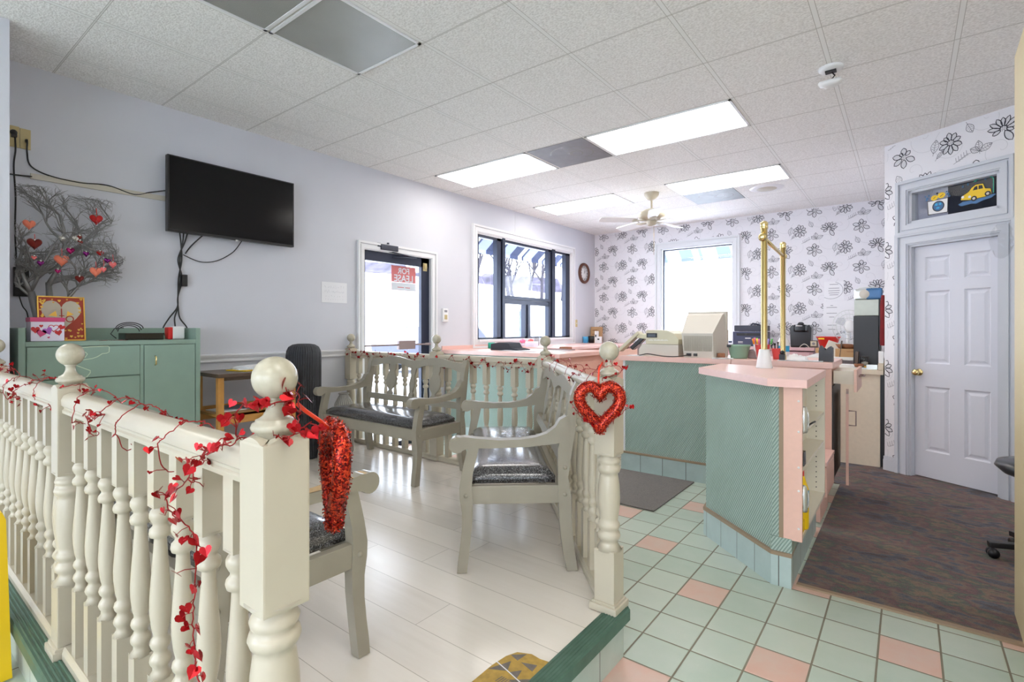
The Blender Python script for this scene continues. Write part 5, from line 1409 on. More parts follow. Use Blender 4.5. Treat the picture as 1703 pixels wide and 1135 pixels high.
for a in (
    (.968, 1.966, .068, 'red_orn', .055, 'large red glitter heart hanging highest at the upper right of the silver tree'),
    (.865, 1.93 - .10, .040, 'silver_orn', .02, 'silver heart bauble left of the two small red ones near the top of the tree'),
    (.800, 1.825, .034, 'silver_orn', .02, 'small pale silver heart bauble near the left fork of the tree'),
    (.886, 1.845, .026, 'dkred_orn', .02, 'small brownish red heart just above another one near the top of the tree'),
    (.888, 1.812, .030, 'dkred_orn', .02, 'small brownish red heart just below another one near the top of the tree'),
    (.842, 1.755, .042, 'magenta', .02, 'magenta foil heart in the middle of the silver tree'),
    (.918, 1.745, .036, 'purple', .02, 'dark purple foil heart right of the magenta one on the tree'),
    (.988, 1.757, .040, 'red_orn', .02, 'red glitter heart at right, between the purple hearts on the tree'),
    (1.025, 1.715, .036, 'purple', .02, 'bright purple heart near the right branch tips of the tree'),
    (1.053, 1.69, .044, 'pink_orn', .055, 'coral pink heart hanging furthest right on the tree'),
    (1.005, 1.655, .036, 'pink_orn', .055, 'small coral pink heart beside the orange heart at right on the tree'),
    (.965, 1.635, .064, 'orange_heart', .05, 'orange coral heart hanging low at the right of the tree'),
    (.800, 1.69, .072, 'orange_heart', .055, 'wide orange coral heart in the centre of the tree'),
    (.783, 1.625, .030, 'magenta', .015, 'small magenta heart below the wide orange coral heart'),
    (.885, 1.585, .046, 'dkred_orn', .02, 'brownish red heart hanging lowest at the right of the trunk'),
    (.705, 1.665, .036, 'purple', .02, 'dark purple heart left of the trunk of the tree'),
    (.676, 1.695, .026, 'pink_orn', .02, 'tiny pale pink bauble at the far left of the tree'),
    (.678, 1.775, .070, 'dkred_orn', .04, 'large dark red glitter heart at the far left of the tree'),
    (.655, 1.885, .060, 'orange_heart', .03, 'coral heart half hidden by the end wall at the left of the tree')):
    ornament(*a)
# taped note, thermostat, switch, clock
nt_ = thing('taped_note', 'white handwritten note taped to the wall left of the exit door', 'note', (.002, 2.73, 1.53))
b = MB(); b.box(0, .0015, 0, .275, .0, .195); b.ob('sheet', 'paper', nt_)
b = MB(); rn = random.Random(3)
for row, (z_, n_, s_) in enumerate(((.150, 8, .03), (.105, 13, .026), (.06, 7, .015), (.03, 8, .012))):
    for k in range(n_):
        yy = .03 + .21 * (k + .5) / n_
        b.ribbon([(yy + rn.uniform(-s_ / 2, s_ / 2), z_ + rn.uniform(-s_ / 2, s_ / 2)) for _ in range(4)], .003, Matrix(((0, 0, 1, .0018), (1, 0, 0, 0), (0, 1, 0, 0), (0, 0, 0, 1))))
tag(b.ob('handwriting', 'flower_fill', nt_, fix=False), 'faint scribbled handwriting', kind='stuff')
ts = thing('thermostat', 'white thermostat on the wall right of the exit door', 'thermostat', (0, 4.30, 1.36))
b = MB(); b.box(0, .03, 0, .085, 0, .16, None, .010); b.ob('case', 'white', ts)
b = MB(); b.box(.028, .032, .02, .065, .115, .14); b.ob('display', 'ink', ts)
b = MB(); b.box(.028, .033, .02, .065, .03, .085, None, .002); b.ob('cover_flap', 'outlet', ts)
sw = thing('light_switch', 'ivory light switch plate below the wall clock', 'light switch', (0, 7.37, 1.31))
b = MB(); b.box(0, .006, 0, .08, 0, .12, None, .003); b.ob('plate', 'outlet', sw)
b = MB(); b.box(.005, .014, .034, .046, .05, .07); b.ob('toggle', 'white', sw)
ck = thing('wall_clock', 'round brown rimmed clock with a white face on the left wall', 'clock', (0, 7.655, 2.222))
CM = Matrix.Rotation(PI / 2, 4, 'Y')
b = MB(); b.lathe([(.125, .0), (.172, .0), (.175, .02), (.165, .038), (.140, .040), (.132, .03), (.130, .018)], 40, CM, caps=False); b.ob('rim', 'clock_rim', ck)
b = MB(); b.lathe([(.001, .016), (.135, .016), (.135, .0)], 40, CM, caps=False); b.ob('dial', 'white', ck)
b = MB()
for k in range(12):
    a = k * PI / 6; c_, s_ = math.cos(a), math.sin(a); w_ = .010 if k % 3 else .016
    b.ribbon([(s_ * .088, c_ * .088), (s_ * .118, c_ * .118)], w_, Matrix(((0, 0, 1, .0175), (1, 0, 0, 0), (0, 1, 0, 0), (0, 0, 0, 1))))
b.ob('hour_marks', 'black', ck, fix=False)
for nm, a, L, w_ in (('hour_hand', .50, .055, .009), ('minute_hand', .05, .085, .006)):
    b = MB(); b.ribbon([(-math.sin(a) * .01, -math.cos(a) * .01), (math.sin(a) * L, math.cos(a) * L)], w_, Matrix(((0, 0, 1, .019), (1, 0, 0, 0), (0, 1, 0, 0), (0, 0, 0, 1)))); b.ob(nm, 'black', ck, fix=False)

# ================================================================ glitter hearts and garlands
def tinsel(b, center, r, n, rr):
    """short shiny strands standing off a point cloud"""
    for _ in range(n):
        a = Vector((rr.gauss(0, 1), rr.gauss(0, 1), rr.gauss(0, 1))).normalized()
        p = Vector(center) + a * r * rr.uniform(.80, 1.0)
        t = Vector((rr.gauss(0, 1), rr.gauss(0, 1), rr.gauss(0, 1))).normalized(); s_ = t.cross(a).normalized() if t.cross(a).length > .1 else Vector((1, 0, 0))
        L = rr.uniform(.002, .0042); w_ = .0012
        b._new([p - t * L - s_ * w_, p - t * L + s_ * w_, p + t * L + s_ * w_, p + t * L - s_ * w_], [(0, 1, 2, 3)])
def wreath(name, label, loc, rz, w_, h_, tr, seed, dens=34, n=70):
    t = thing(name, label, 'wreath', loc, rz, 'red glitter heart wreaths')
    rr = random.Random(seed); pts = []
    for i in range(n):
        a = 2 * PI * i / n
        x = 16 * math.sin(a) ** 3; y = 13 * math.cos(a) - 5 * math.cos(2 * a) - 2 * math.cos(3 * a) - math.cos(4 * a)
        # straighter sides like a wire heart form
        pts.append(Vector((x / 32 * (w_ - 2 * tr), 0, (y + 2.5) / 29 * (h_ - 2 * tr))))
    b = MB(); b.tube(pts, tr * .86, 10, True)
    for p in pts: tinsel(b, p, tr, dens, rr)
    b.ob('tinsel_ring', 'tinsel', t, fix=False)
    return t, pts
wr, _ = wreath('heart_wreath', 'open red glitter heart wreath hanging on the post at the platform corner', (3.455, 1.715, .985), math.radians(33), .203, .212, .026, 5, 44)
b = MB(); b.tube([(.0, .01, .062), (-.004, .012, .10), (.0, .03, .145), (.015, .055, .165)], .004, 6); tag(b.ob('ribbon_loop', 'red_ribbon', wr), 'orange red ribbon loop')
w2, _ = wreath('heart_wreath', 'red glitter heart wreath seen edge-on against the nearest post', (3.462, .592, .988), math.radians(180 - 30.5 + 8), .185, .23, .020, 6, 70)
b = MB(); b.tube([(-.01, .0, .085), (-.03, .03, .115), (-.045, .06, .14), (-.055, .075, .155)], .004, 6); tag(b.ob('ribbon_loop', 'red_ribbon', w2), 'orange red ribbon loop')

def leaf_mesh():
    b = MB(); pts = heart2d(1, 1, 16)
    b._new([(p[0], (p[1]) , .12 * abs(p[0])) for p in pts], [tuple(range(16))]); me = b.mesh('foil_heart', 'foil', fix=False); return me
LEAF = leaf_mesh()
def garland(label, path, nleaf, off, seed, size=(.010, .021), twigs=True, group='red foil heart garlands'):
    rr = random.Random(seed); t = thing('heart_garland', label, 'garland', (0, 0, 0), 0, group)
    P_ = [Vector(p) for p in path]; out = []
    Q = [P_[0]] + P_ + [P_[-1]]
    for i in range(1, len(Q) - 2):
        for k in range(6):
            u = k / 6; p0, p1, p2, p3 = Q[i - 1], Q[i], Q[i + 1], Q[i + 2]
            out.append(.5 * ((2 * p1) + (p2 - p0) * u + (2 * p0 - 5 * p1 + 4 * p2 - p3) * u * u + (3 * p1 - p0 - 3 * p2 + p3) * u ** 3) + Vector((rr.uniform(-1, 1), rr.uniform(-1, 1), rr.uniform(-1, 1))) * .0025)
    out.append(P_[-1]); b = MB(); b.tube(out, .0013, 5)
    for i in range(nleaf):
        p = out[min(len(out) - 1, int((i + rr.random()) * len(out) / nleaf))]
        d = Vector((rr.gauss(0, 1), rr.gauss(0, 1), rr.gauss(0, .9))).normalized(); d = (d + Vector(off)).normalized(); L = rr.uniform(.008, .032)
        q = p + d * L
        b.tube([p, p + d * L * .6 + Vector((0, 0, .003)), q], .0009, 4)
        o = bpy.data.objects.new('foil_heart', LEAF); COL.objects.link(o); o.parent = t
        s_ = rr.uniform(*size); o.scale = (s_, s_, s_); o.location = q; o.rotation_euler = (rr.uniform(0.3, 2.6), rr.uniform(-.7, .7), rr.uniform(0, 6.3))
    b.ob('wire', 'foil_wire', t)
    return t
def wrap(p0, p1, z, turns, r, n, seed):
    rr = random.Random(seed); out = []; p0 = Vector((*p0, z)); p1 = Vector((*p1, z)); d = (p1 - p0); s_ = Vector((d.y, -d.x, 0)).normalized()
    for i in range(n + 1):
        u = i / n; a = 2 * PI * turns * u + 1.3 * math.sin(u * 23 + seed) + rr.uniform(-.25, .25); k = r * (1.15 + .25 * math.sin(u * 61 + seed) + rr.uniform(-.05, .15))
        out.append(p0 + d * u + s_ * math.cos(a) * k + Vector((0, 0, math.sin(a) * k - .006 + (0 if math.sin(a) > -.2 else -.02 * rr.random()))))
    return out
garland('red foil heart garland wound along the nearest railing between its two posts', wrap((2.15, .468), (3.41, .468), 1.04, 5.5, .043, 90, 1), 84, (0.1, -.5, 0), 21)
garland('red foil heart garland wound along the left part of the nearest railing', wrap((.75, .468), (2.06, .468), 1.04, 5, .043, 80, 2), 80, (0, -.5, 0), 22)
garland('red foil heart garland dangling in front of the last balusters of the nearest railing',
        [(3.40, .42, 1.075), (3.33, .41, 1.05), (3.26, .40, .985), (3.185, .40, .945), (3.16, .40, .925), (3.21, .40, .905), (3.27, .41, .885), (3.285, .41, .84), (3.275, .41, .78), (3.27, .41, .72), (3.275, .41, .66), (3.29, .41, .62), (3.33, .41, .585), (3.37, .42, .60), (3.395, .43, .62)], 46, (.2, -.6, 0), 23, (.014, .028))
garland('red foil heart garland twisted round the ball of the nearest post',
        [(3.36, .45, 1.075), (3.40, .43, 1.12), (3.43, .43, 1.145), (3.46, .435, 1.140), (3.495, .45, 1.150), (3.505, .48, 1.155), (3.48, .505, 1.16), (3.51, .49, 1.125), (3.53, .47, 1.10), (3.515, .46, 1.09), (3.50, .52, 1.11)], 34, (.3, -.3, .3), 24, (.014, .028))
garland('red foil heart garland along the far railing in front of the pink counter', [(1.24 + 1.05 * k / 30, 2.98, 1.03 + .035 * math.sin(k * 1.3) - .03 * math.sin(PI * (k % 6) / 6)) for k in range(31)], 76, (0, -.6, 0), 25, (.014, .030))
garland('red foil heart garland on the part of the far railing next to the exit door', [(.08 + 1.1 * k / 24, 2.98, 1.035 + .03 * math.sin(k * 1.5)) for k in range(25)], 52, (0, -.6, 0), 26, (.014, .030))
dv = Vector((S_[0] - R_[0], S_[1] - R_[1], 0))
garland('red foil heart garland wound along the slanting railing behind the sideways bench', wrap((3.40, 1.865), (2.37, 2.98), 1.045, 6, .042, 80, 4), 74, (-.2, -.2, .2), 27)
garland('short red foil heart garland around the post with the wreath', [(3.40, 1.80, 1.12), (3.42, 1.775, 1.14), (3.45, 1.77, 1.135), (3.48, 1.80, 1.14), (3.49, 1.83, 1.12), (3.47, 1.79, 1.10), (3.44, 1.76, 1.09)], 14, (.1, -.4, .1), 28, (.010, .018))
garland('short red foil heart garland caught on the lower half of the open heart wreath', [(3.36, 1.68, .99), (3.39, 1.68, .955), (3.42, 1.68, .935), (3.46, 1.69, .93), (3.50, 1.71, .945), (3.53, 1.75, .97), (3.54, 1.77, 1.0)], 16, (.1, -.5, 0), 29, (.012, .024))
# logo decal on the planks by the step
dg = thing('floor_decal', 'worn gold and grey patterned sticker on the planks by the step edge', 'sticker', (3.385, 1.255, PZ))
rdc = random.Random(9)
ol = [(-.085, -.14), (.075, -.14), (.082, .10), (.075, .135), (.055, .148), (.02, .142), (-.02, .146), (-.06, .125), (-.08, .085), (-.088, .02)]
b = MB(); b.prism([(x + rdc.uniform(-.003, .003), y) for x, y in ol], -.001, .0008); b.ob('gold_field', mat('worn_gold_print', S(176, 142, 62), .5, var=.2, scale=40), dg)
M['decal_grey'] = mat('worn_grey_print', S(112, 104, 98), .6, var=.2, scale=40)
b = MB()
for tri in ([(-.07, .10), (-.03, .135), (-.035, .09)], [(-.085, .0), (-.03, .03), (-.05, .075)], [(.0, .0), (.06, .05), (.055, -.02)], [(-.02, .09), (.03, .11), (.035, .075)], [(-.06, -.09), (-.01, -.05), (.0, -.12)], [(.03, -.12), (.065, -.06), (.07, -.13)], [(-.02, .03), (.005, .06), (.015, .02)]): b.prism(tri, .0005, .0013)
for k in range(12): b.ribbon([(-.03 + .008 * k, -.03), (-.026 + .008 * k, .0)], .004, Matrix.Translation((0, 0, .0014)))
b.ob('grey_marks', 'decal_grey', dg)
b = MB(); b.ribbon([(-.088, .045), (-.03, .03), (.075, .0)], .004, Matrix.Translation((0, 0, .0016))); b.ob('white_scratch', 'paper', dg, fix=False)
# yellow caution board at the left edge
yb = thing('wet_floor_sign', 'yellow plastic floor sign cut off at the left edge of the photo', 'floor sign', (1.71, .212, 0))
for s_, nm in ((-1, 'front_panel'), (1, 'back_panel')):
    b = MB(); b.prism([(-.16, 0), (.16, 0), (.158, .05), (.150, .57), (.14, .60), (-.14, .60), (-.150, .57), (-.158, .05)], -.008, .008, Matrix.Rotation(s_ * math.radians(5), 4, 'X') @ Matrix(((1, 0, 0, 0), (0, 0, -1, s_ * .06), (0, 1, 0, 0), (0, 0, 0, 1))))
    for v in b.bm.verts: v.co.z = max(v.co.z, 0.001)
    b.ob(nm, 'yellow', yb)
yb.rotation_euler = (0, 0, -PI / 2)
# ================================================================ things on the main counter
C1 = 1.0355
cr = thing('cash_register', 'beige cash register with a small dark display on the main counter', 'cash register', (2.62, 4.58, C1), 0)
b = MB(); pr = [(-.17, 0), (.17, 0), (.17, .105), (-.17, .105)]
b.prism([(-.185, 0), (.175, 0), (.175, .105), (-.155, .105), (-.185, .06)], -.19, .19, Matrix.Rotation(PI / 2, 4, 'X')); b.ob('cash_drawer_base', 'computer', cr)
b = MB(); b.prism([(-.125, .108), (.17, .108), (.172, .15), (.13, .20), (.07, .228), (-.115, .232), (-.125, .22)], -.14, .175, Matrix.Rotation(PI / 2, 4, 'X')); b.ob('upper_case', 'computer_y', cr)
b = MB(); b.box(-.118, -.02, -.178, -.174, .165, .205, None, .001); tag(b.ob('display_frame', 'black', cr), None)
b = MB(); b.box(-.105, -.035, -.180, -.177, .172, .196); b.ob('display', 'conifer', cr)
b = MB()
for k in range(16): b.box(-.10 + .011 * k + (k > 3) * .006, -.094 + .011 * k + (k > 3) * .006, -.1755, -.1745, .138, .146 + (k % 3) * .002)
tag(b.ob('raised_lettering', 'white', cr), 'faint raised lettering on the case')
mo = thing('monitor', 'boxy beige tube monitor seen from its vented back on the main counter', 'monitor', (2.965, 4.385, C1), 0)
# back towards camera (-y): lower vertical box, sloped shoulder rising to the screen bezel
b = MB()
v = [(-.125, 0, 0), (.135, 0, 0), (.15, .32, .02), (-.14, .32, .02), (-.14, 0, .205), (.122, 0, .205), (.14, .30, .375), (-.135, .30, .375)]
# tapered tube body
b._new([(-.120, .0, .0), (.128, .0, .0), (.122, -.005, .205), (-.138, -.005, .205),
        (-.155, .24, .0), (.165, .24, .0), (.155, .20, .375), (-.150, .20, .375), (-.150, .17, .362), (.150, .17, .362)],
       [(0, 1, 2, 3), (3, 2, 9, 8), (8, 9, 6, 7), (0, 3, 8, 7, 4), (1, 5, 6, 9, 2), (0, 4, 5, 1), (4, 7, 6, 5)])
b.ob('case', 'computer', mo)
b = MB(); b.box(-.165, .17, .235, .285, -.0, .395, None, .012); b.ob('front_bezel', 'computer', mo)
b = MB(); b.box(-.14, .145, .284, .290, .05, .365); b.ob('screen', 'screen', mo)
b = MB()
for k in range(30): b.box(-.118 + .0079 * k, -.115 + .0079 * k, -.0075, -.001, .055, .185)
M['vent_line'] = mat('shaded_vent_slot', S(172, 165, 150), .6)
tag(b.ob('rear_vent_slots', 'vent_line', mo), None, kind='stuff')
b = MB()
sl = Matrix.Translation((0, 0, .205)) @ Matrix.Rotation(math.atan2(.157, .175), 4, 'X')
for k in range(34): b.box(-.085 + .0052 * k, -.0828 + .0052 * k, .085, .205, -.001, .0022, sl)
tag(b.ob('top_vent_slots', 'vent_line', mo), None, kind='stuff')
b = MB(); b.box(-.095, -.055, -.012, .0, .012, .035, None, .002); b.box(-.035, -.005, -.012, .0, .012, .035, None, .002); b.ob('sockets', 'black', mo)
cable('cable', 'black cable lying along the main counter from the monitor to the register', [(2.89, 4.37, C1 + .022), (2.80, 4.34, C1 + .006), (2.70, 4.33, C1 + .005), (2.62, 4.34, C1 + .012), (2.54, 4.33, C1 + .022), (2.48, 4.335, C1 + .010), (2.45, 4.36, C1 + .006)])
# receipt stand / phone-like reader
rs = thing('tilted_reader', 'tilted beige panel with a black underside on a small stand, left of the register', 'card reader', (2.36, 4.50, C1), .1)
b = MB(); b.box(-.16, .10, -.06, .06, -.014, .014, Matrix.Translation((-.035, 0, .145)) @ Matrix.Rotation(math.radians(-42), 4, 'Y'), .008); b.ob('panel', 'computer_y', rs)
b = MB(); b.box(-.07, .10, -.045, .045, -.05, -.012, Matrix.Translation((-.005, 0, .13)) @ Matrix.Rotation(math.radians(-42), 4, 'Y'), .008); b.ob('underside', 'black', rs)
b = MB(); b.box(.02, .06, -.03, .03, 0, .10, None, .004); b.ob('stand', 'taupe', rs)
b = MB(); b.box(.0, .13, -.05, .05, .16, .205, Matrix.Rotation(math.radians(6), 4, 'Y'), .012); b.ob('head', 'computer_y', rs)
b = MB(); b.tube([(.10, 0, .20), (.14, 0, .17), (.14, .01, .08), (.12, .02, .02)], .004, 6); b.ob('cord', 'rubber', rs)
def sheet(x, y, z, w_, l_, rz, label, mt='paper', name='paper_sheet', grp='loose papers on the counters', th_=.0015):
    b = MB(); n = 6; g = {}
    rr = random.Random(hash(label) % 1000 if False else int(x * 1000) + int(y * 100))
    for i in range(n + 1):
        for j in range(3): g[i, j] = ((i / n - .5) * w_, (j / 2 - .5) * l_, .001 + th_ + .003 * math.sin(i * 1.1 + j) ** 2)
    for i in range(n):
        for j in range(2): b._new([g[i, j], g[i + 1, j], g[i + 1, j + 1], g[i, j + 1]], [(0, 1, 2, 3)])
    b.box(-w_ / 2, w_ / 2, -l_ / 2, l_ / 2, 0, .001)
    return tag(b.ob(name, mt, loc=(x, y, z), rot=(0, 0, rz)), label, 'paper', grp)
sheet(2.42, 4.36, C1, .14, .10, .1, 'white paper at the left end of the main counter beneath the reader')
sheet(3.17, 4.37, C1, .16, .12, .2, 'white paper between the monitor and the green basket')
sheet(3.72, 4.42, C1, .30, .16, .05, 'flat white paper on the main counter beside the black dispenser')
b = MB(); b.box(-.03, .03, -.025, .025, 0, .035, Matrix.Rotation(.4, 4, 'Z'), .006); tag(b.ob('sponge', 'wood_bowl', loc=(3.13, 4.46, C1 + .006)), 'small tan lump lying right of the monitor', 'sponge')
gb = thing('green_basket', 'sage green plastic basket on the main counter right of the monitor', 'basket', (3.262, 4.50, C1))
b = MB(); b.lathe([(.001, 0), (.062, 0), (.066, .01), (.085, .098), (.090, .100), (.090, .112), (.084, .112), (.060, .012), (.001, .010)], 40, Matrix.Diagonal((1, .8, 1, 1)), caps=False)
for v in b.bm.verts:
    if .012 < v.co.z < .1 and int((math.atan2(v.co.y, v.co.x) + PI) / (2 * PI) * 40) % 2: v.co.x *= .96; v.co.y *= .96
b.ob('bowl', 'green_basket', gb)
b = MB(); b.box(-.075, -.045, -.078, -.066, .092, .115, None, .002); b.ob('clip', 'black', gb)
sheet(3.262, 4.50, C1 + .06, .09, .06, 0, 'crumpled white paper inside the green basket', grp='papers in the green basket')
rr = random.Random(8)
def tub(x, y, r, h_, label):
    t = thing('red_tub', label, 'tub', (x, y, C1), 0, 'coral red tubs on the main counter'); b = MB()
    b.lathe([(.001, 0), (r * .72, 0), (r, h_), (r + .004, h_ + .002), (r - .004, h_), (r * .68, .006), (.001, .006)], 24, caps=False); b.ob('tub', 'coral', t); return t
tub(3.435, 4.52, .055, .115, 'coral red tub holding coloured markers behind the front brass pole')
tub(3.545, 4.55, .050, .085, 'lower coral red tub holding black pens between the two brass poles')
pcs = [('orange', S(240, 140, 30)), ('yellow', S(240, 200, 60)), ('pink', S(236, 120, 160)), ('light blue', S(90, 180, 230)), ('white', (.8, .8, .8)), ('lilac', S(170, 160, 230)), ('green', S(90, 180, 90))]
for i, (cn, cc) in enumerate(pcs):
    M['mk_' + cn] = mat('marker_' + cn.replace(' ', '_'), cc, .4)
    x = 3.435 + (i - 3) * .012; y = 4.52 + rr.uniform(-.02, .02); tl = (i - 3) * .07
    t = thing('marker', cn + ' capped marker standing in the taller coral tub', 'marker', (x, y, C1 + .008), 0, 'markers in the coral tub')
    b = MB(); b.cyl((0, 0, 0), (tl * .11, 0, .11), .006, 8); b.ob('barrel', 'white', t)
    b = MB(); b.cyl((tl * .11, 0, .11), (tl * .155, 0, .155), .0078, 8); b.ob('cap', 'mk_' + cn, t)
for i, (cn, mt) in enumerate((('pink', 'mk_pink'), ('green', 'mk_green'))):
    t = thing('marker', cn + ' capped marker leaning just left of the taller coral tub', 'marker', (3.36 + .018 * i, 4.60, C1), 0, 'markers left of the coral tub')
    b = MB(); b.cyl((0, 0, 0), (0, 0, .13), .006, 8); b.ob('barrel', 'white', t)
    b = MB(); b.cyl((0, 0, .13), (0, 0, .17), .008, 8); b.ob('cap', mt, t)
b = MB(); b.box(-.04, .04, -.03, .03, 0, .065, None, .004); tag(b.ob('grey_block', 'taupe', loc=(3.36, 4.57, C1)), 'small grey box right of the green basket', 'box')
for i in range(5):
    b = MB(); b.cyl((0, 0, 0), ((i - 2) * .01, 0, .10 + .012 * (i % 3)), .005, 7); b.sphere(((i - 2) * .01, 0, .10 + .012 * (i % 3)), .008, 8)
    tag(b.ob('pen', 'black', loc=(3.545 + (i - 2) * .014, 4.54, C1 + .008)), 'black pen standing in the lower coral tub', 'pen', 'black pens in the lower coral tub')
b = MB(); b.box(-.02, .02, -.02, .02, 0, .05, None, .006); b.sphere((0, 0, .06), .018, 10); tag(b.ob('black_stapler', 'black', loc=(3.60, 4.40, C1)), 'small black desk tool at the foot of the rear brass pole', 'desk tool')
bt = thing('sanitizer_bottle', 'white bottle with a teal label standing between the brass poles', 'bottle', (3.53, 4.86, C1))
b = MB(); b.lathe([(.001, 0), (.042, 0), (.045, .01), (.045, .13), (.03, .165), (.014, .175), (.014, .19)], 20, caps=False); b.ob('body', 'white', bt)
b = MB(); b.lathe([(.0455, .05), (.0455, .10)], 20, caps=False); b.ob('label', 'cyan', bt)
b = MB(); b.lathe([(.016, .185), (.018, .215), (.001, .217)], 14, caps=False); b.box(-.03, .006, -.006, .006, .215, .228, None, .002); b.ob('pump_cap', 'white', bt)
# crumpled white cloth
def cloth(x, y, z, w_, l_, h_, seed, label, mt='paper'):
    rr = random.Random(seed); b = MB(); n, m_ = 16, 10; g = {}
    for i in range(n + 1):
        for j in range(m_ + 1):
            e = math.sin(PI * i / n) ** .4 * math.sin(PI * j / m_) ** .4
            g[i, j] = b.bm.verts.new(((i / n - .5) * w_, (j / m_ - .5) * l_, .001 + h_ * e * rr.uniform(.25, 1)))
    for i in range(n):
        for j in range(m_): f = b.bm.faces.new((g[i, j], g[i + 1, j], g[i + 1, j + 1], g[i, j + 1])); f.smooth = True
    return tag(b.ob('crumpled_cloth', mt, loc=(x, y, z)), label, 'cloth')
cloth(3.665, 4.56, C1, .17, .14, .05, 3, 'crumpled white paper towel on the counter right of the rear brass pole')
td = thing('tape_dispenser', 'black desk tape dispenser at the right end of the main counter', 'tape dispenser', (3.885, 4.45, C1), 0)
b = MB(); b.prism([(-.045, 0), (.045, 0), (.045, .10), (.03, .115), (.015, .105), (.0, .085), (-.012, .10), (-.03, .12), (-.042, .10)], -.035, .035, Matrix.Rotation(PI / 2, 4, 'X')); b.ob('body', 'coffee_black', td)
b = MB(); b.cyl((-.02, -.012, .075), (-.02, .012, .075), .028, 18); b.ob('tape_roll', 'black', td)
# brass rail
gr = thing('brass_rail', 'tall polished brass double pole with a crossbar rising from the podium and counter', 'brass rail', (0, 0, 0))
p1, p2 = Vector((3.668, 3.245 + .0, 0)), Vector((3.575, 4.375, 0))
p1 = Vector((3.655, 3.50, 0)); p2 = Vector((3.600, 4.43, 0))
for i, (p, zb, nm) in enumerate(((p1, TZ, 'pole'), (p2, TZ, 'pole'))):
    b = MB(); Tm = Matrix.Translation((p.x, p.y, 0))
    b.lathe([(.0185, zb), (.0185, 1.900), (.022, 1.903), (.023, 1.913), (.020, 1.921), (.023, 1.927), (.0225, 1.941), (.012, 1.951), (.001, 1.953)], 24, Tm, caps=False)
    if i: b.lathe([(.024, zb), (.024, zb + .035), (.020, zb + .045)], 24, Tm, caps=False)
    b.ob(nm, 'brass', gr)
dd = (p2 - p1).normalized(); off = Vector((-.0, -.0, 0)); sd_ = Vector((dd.y, -dd.x, 0)) * -.002
q1 = p1 - dd * .05 + sd_; q2 = p2 + dd * .06 + sd_
b = MB(); b.cyl((q1.x, q1.y, 1.846), (q2.x, q2.y, 1.846), .0125, 16)
b.ob('crossbar', 'brass', gr)
for q, s_ in ((q1, -1), (q2, 1)):
    b = MB(); M_ = Matrix.Translation((q.x, q.y, 1.846)) @ (dd * s_).to_track_quat('Z', 'Y').to_matrix().to_4x4()
    b.lathe([(.014, -.025), (.024, -.022), (.026, -.008), (.022, 0), (.024, .004), (.018, .014), (.008, .018), (.001, .018)], 20, M_, caps=False); b.ob('end_cap', 'brass', gr)
cn = thing('white_cone', 'white cone shaped cup upside down around the front brass pole foot on the podium', 'cup', (3.655, 3.50, TZ + .0005))
b = MB(); b.lathe([(.046, 0), (.047, .004), (.040, .05), (.030, .112), (.026, .116), (.001, .117)], 28, caps=False); b.ob('cup', 'white', cn)
b = MB(); b.lathe([(.0468, .0), (.049, .003), (.0468, .006)], 28, caps=False); b.ob('rim', 'white', cn)
# contents of the podium shelves
def spray(y, z, label, top=True):
    t = thing('wire_bottle', label, 'bottle holder', (3.953, y, z), 0, 'chrome wire framed bottles on the podium shelves')
    b = MB(); b.lathe([(.001, .0), (.016, .0), (.019, .012), (.019, .105), (.014, .125), (.008, .130), (.001, .132)], 18, caps=False); b.ob('bottle', 'silver', t)
    for a in (0, PI / 2):
        b = MB(); pts = [(.023 * math.cos(a) * math.cos(q), .023 * math.sin(a) * math.cos(q), .062 + .064 * math.sin(q)) for q in [2 * PI * k / 24 for k in range(24)]]
        pts = [(x * 1.0 if abs(x) < .03 else x, y_, z_) for x, y_, z_ in pts]; b.tube(pts, .003, 6, True); b.ob('wire_hoop', 'chrome', t)
    return t
spray(2.915, .762, 'chrome wire framed bottle at the front of the upper podium shelf')
spray(2.915, .368, 'chrome wire framed bottle low at the front of the podium cubby')
b = MB(); b.tube([(0, 0, 0), (.02, .03, .015), (.03, .08, .018)], .005, 6); b.sphere((-.005, -.01, .01), .018, 10); tag(b.ob('garden_clip', 'black', loc=(3.950, 3.02, .775)), 'small black tool on the upper podium shelf', 'tool')
b = MB(); b.box(-.02, .02, -.03, .03, 0, .07, None, .004); tag(b.ob('dark_jar', 'coffee_black', loc=(3.930, 2.985, .583)), 'small dark jar on the lower podium shelf', 'jar')
b = MB(); b.box(-.02, .02, -.03, .03, 0, .06, None, .004); tag(b.ob('green_packet', 'green_basket', loc=(3.90, 3.02, .655)), 'yellowish green packet behind the dark jar in the podium', 'packet')
cb2 = thing('cleaner_bottle', 'yellow bottle with a blue label and red cap in the podium cubby', 'bottle', (3.928, 3.01, .254))
b = MB(); b.lathe([(.001, 0), (.034, 0), (.036, .01), (.036, .20), (.018, .26), (.014, .27)], 20, caps=False); b.ob('body', 'yellow', cb2)
b = MB(); b.lathe([(.0365, .12), (.0365, .20)], 20, caps=False); b.ob('label', 'cyan', cb2)
b = MB(); b.lathe([(.015, .268), (.015, .30), (.001, .301)], 14, caps=False); b.ob('cap', 'red_plastic', cb2)
b = MB(); b.box(-.035, .025, -.05, .06, 0, .055, None, .010); tag(b.ob('yellow_sponge', 'yellow', loc=(3.925, 2.97, .254)), 'yellow cloth pad on the floor of the podium cubby', 'sponge')

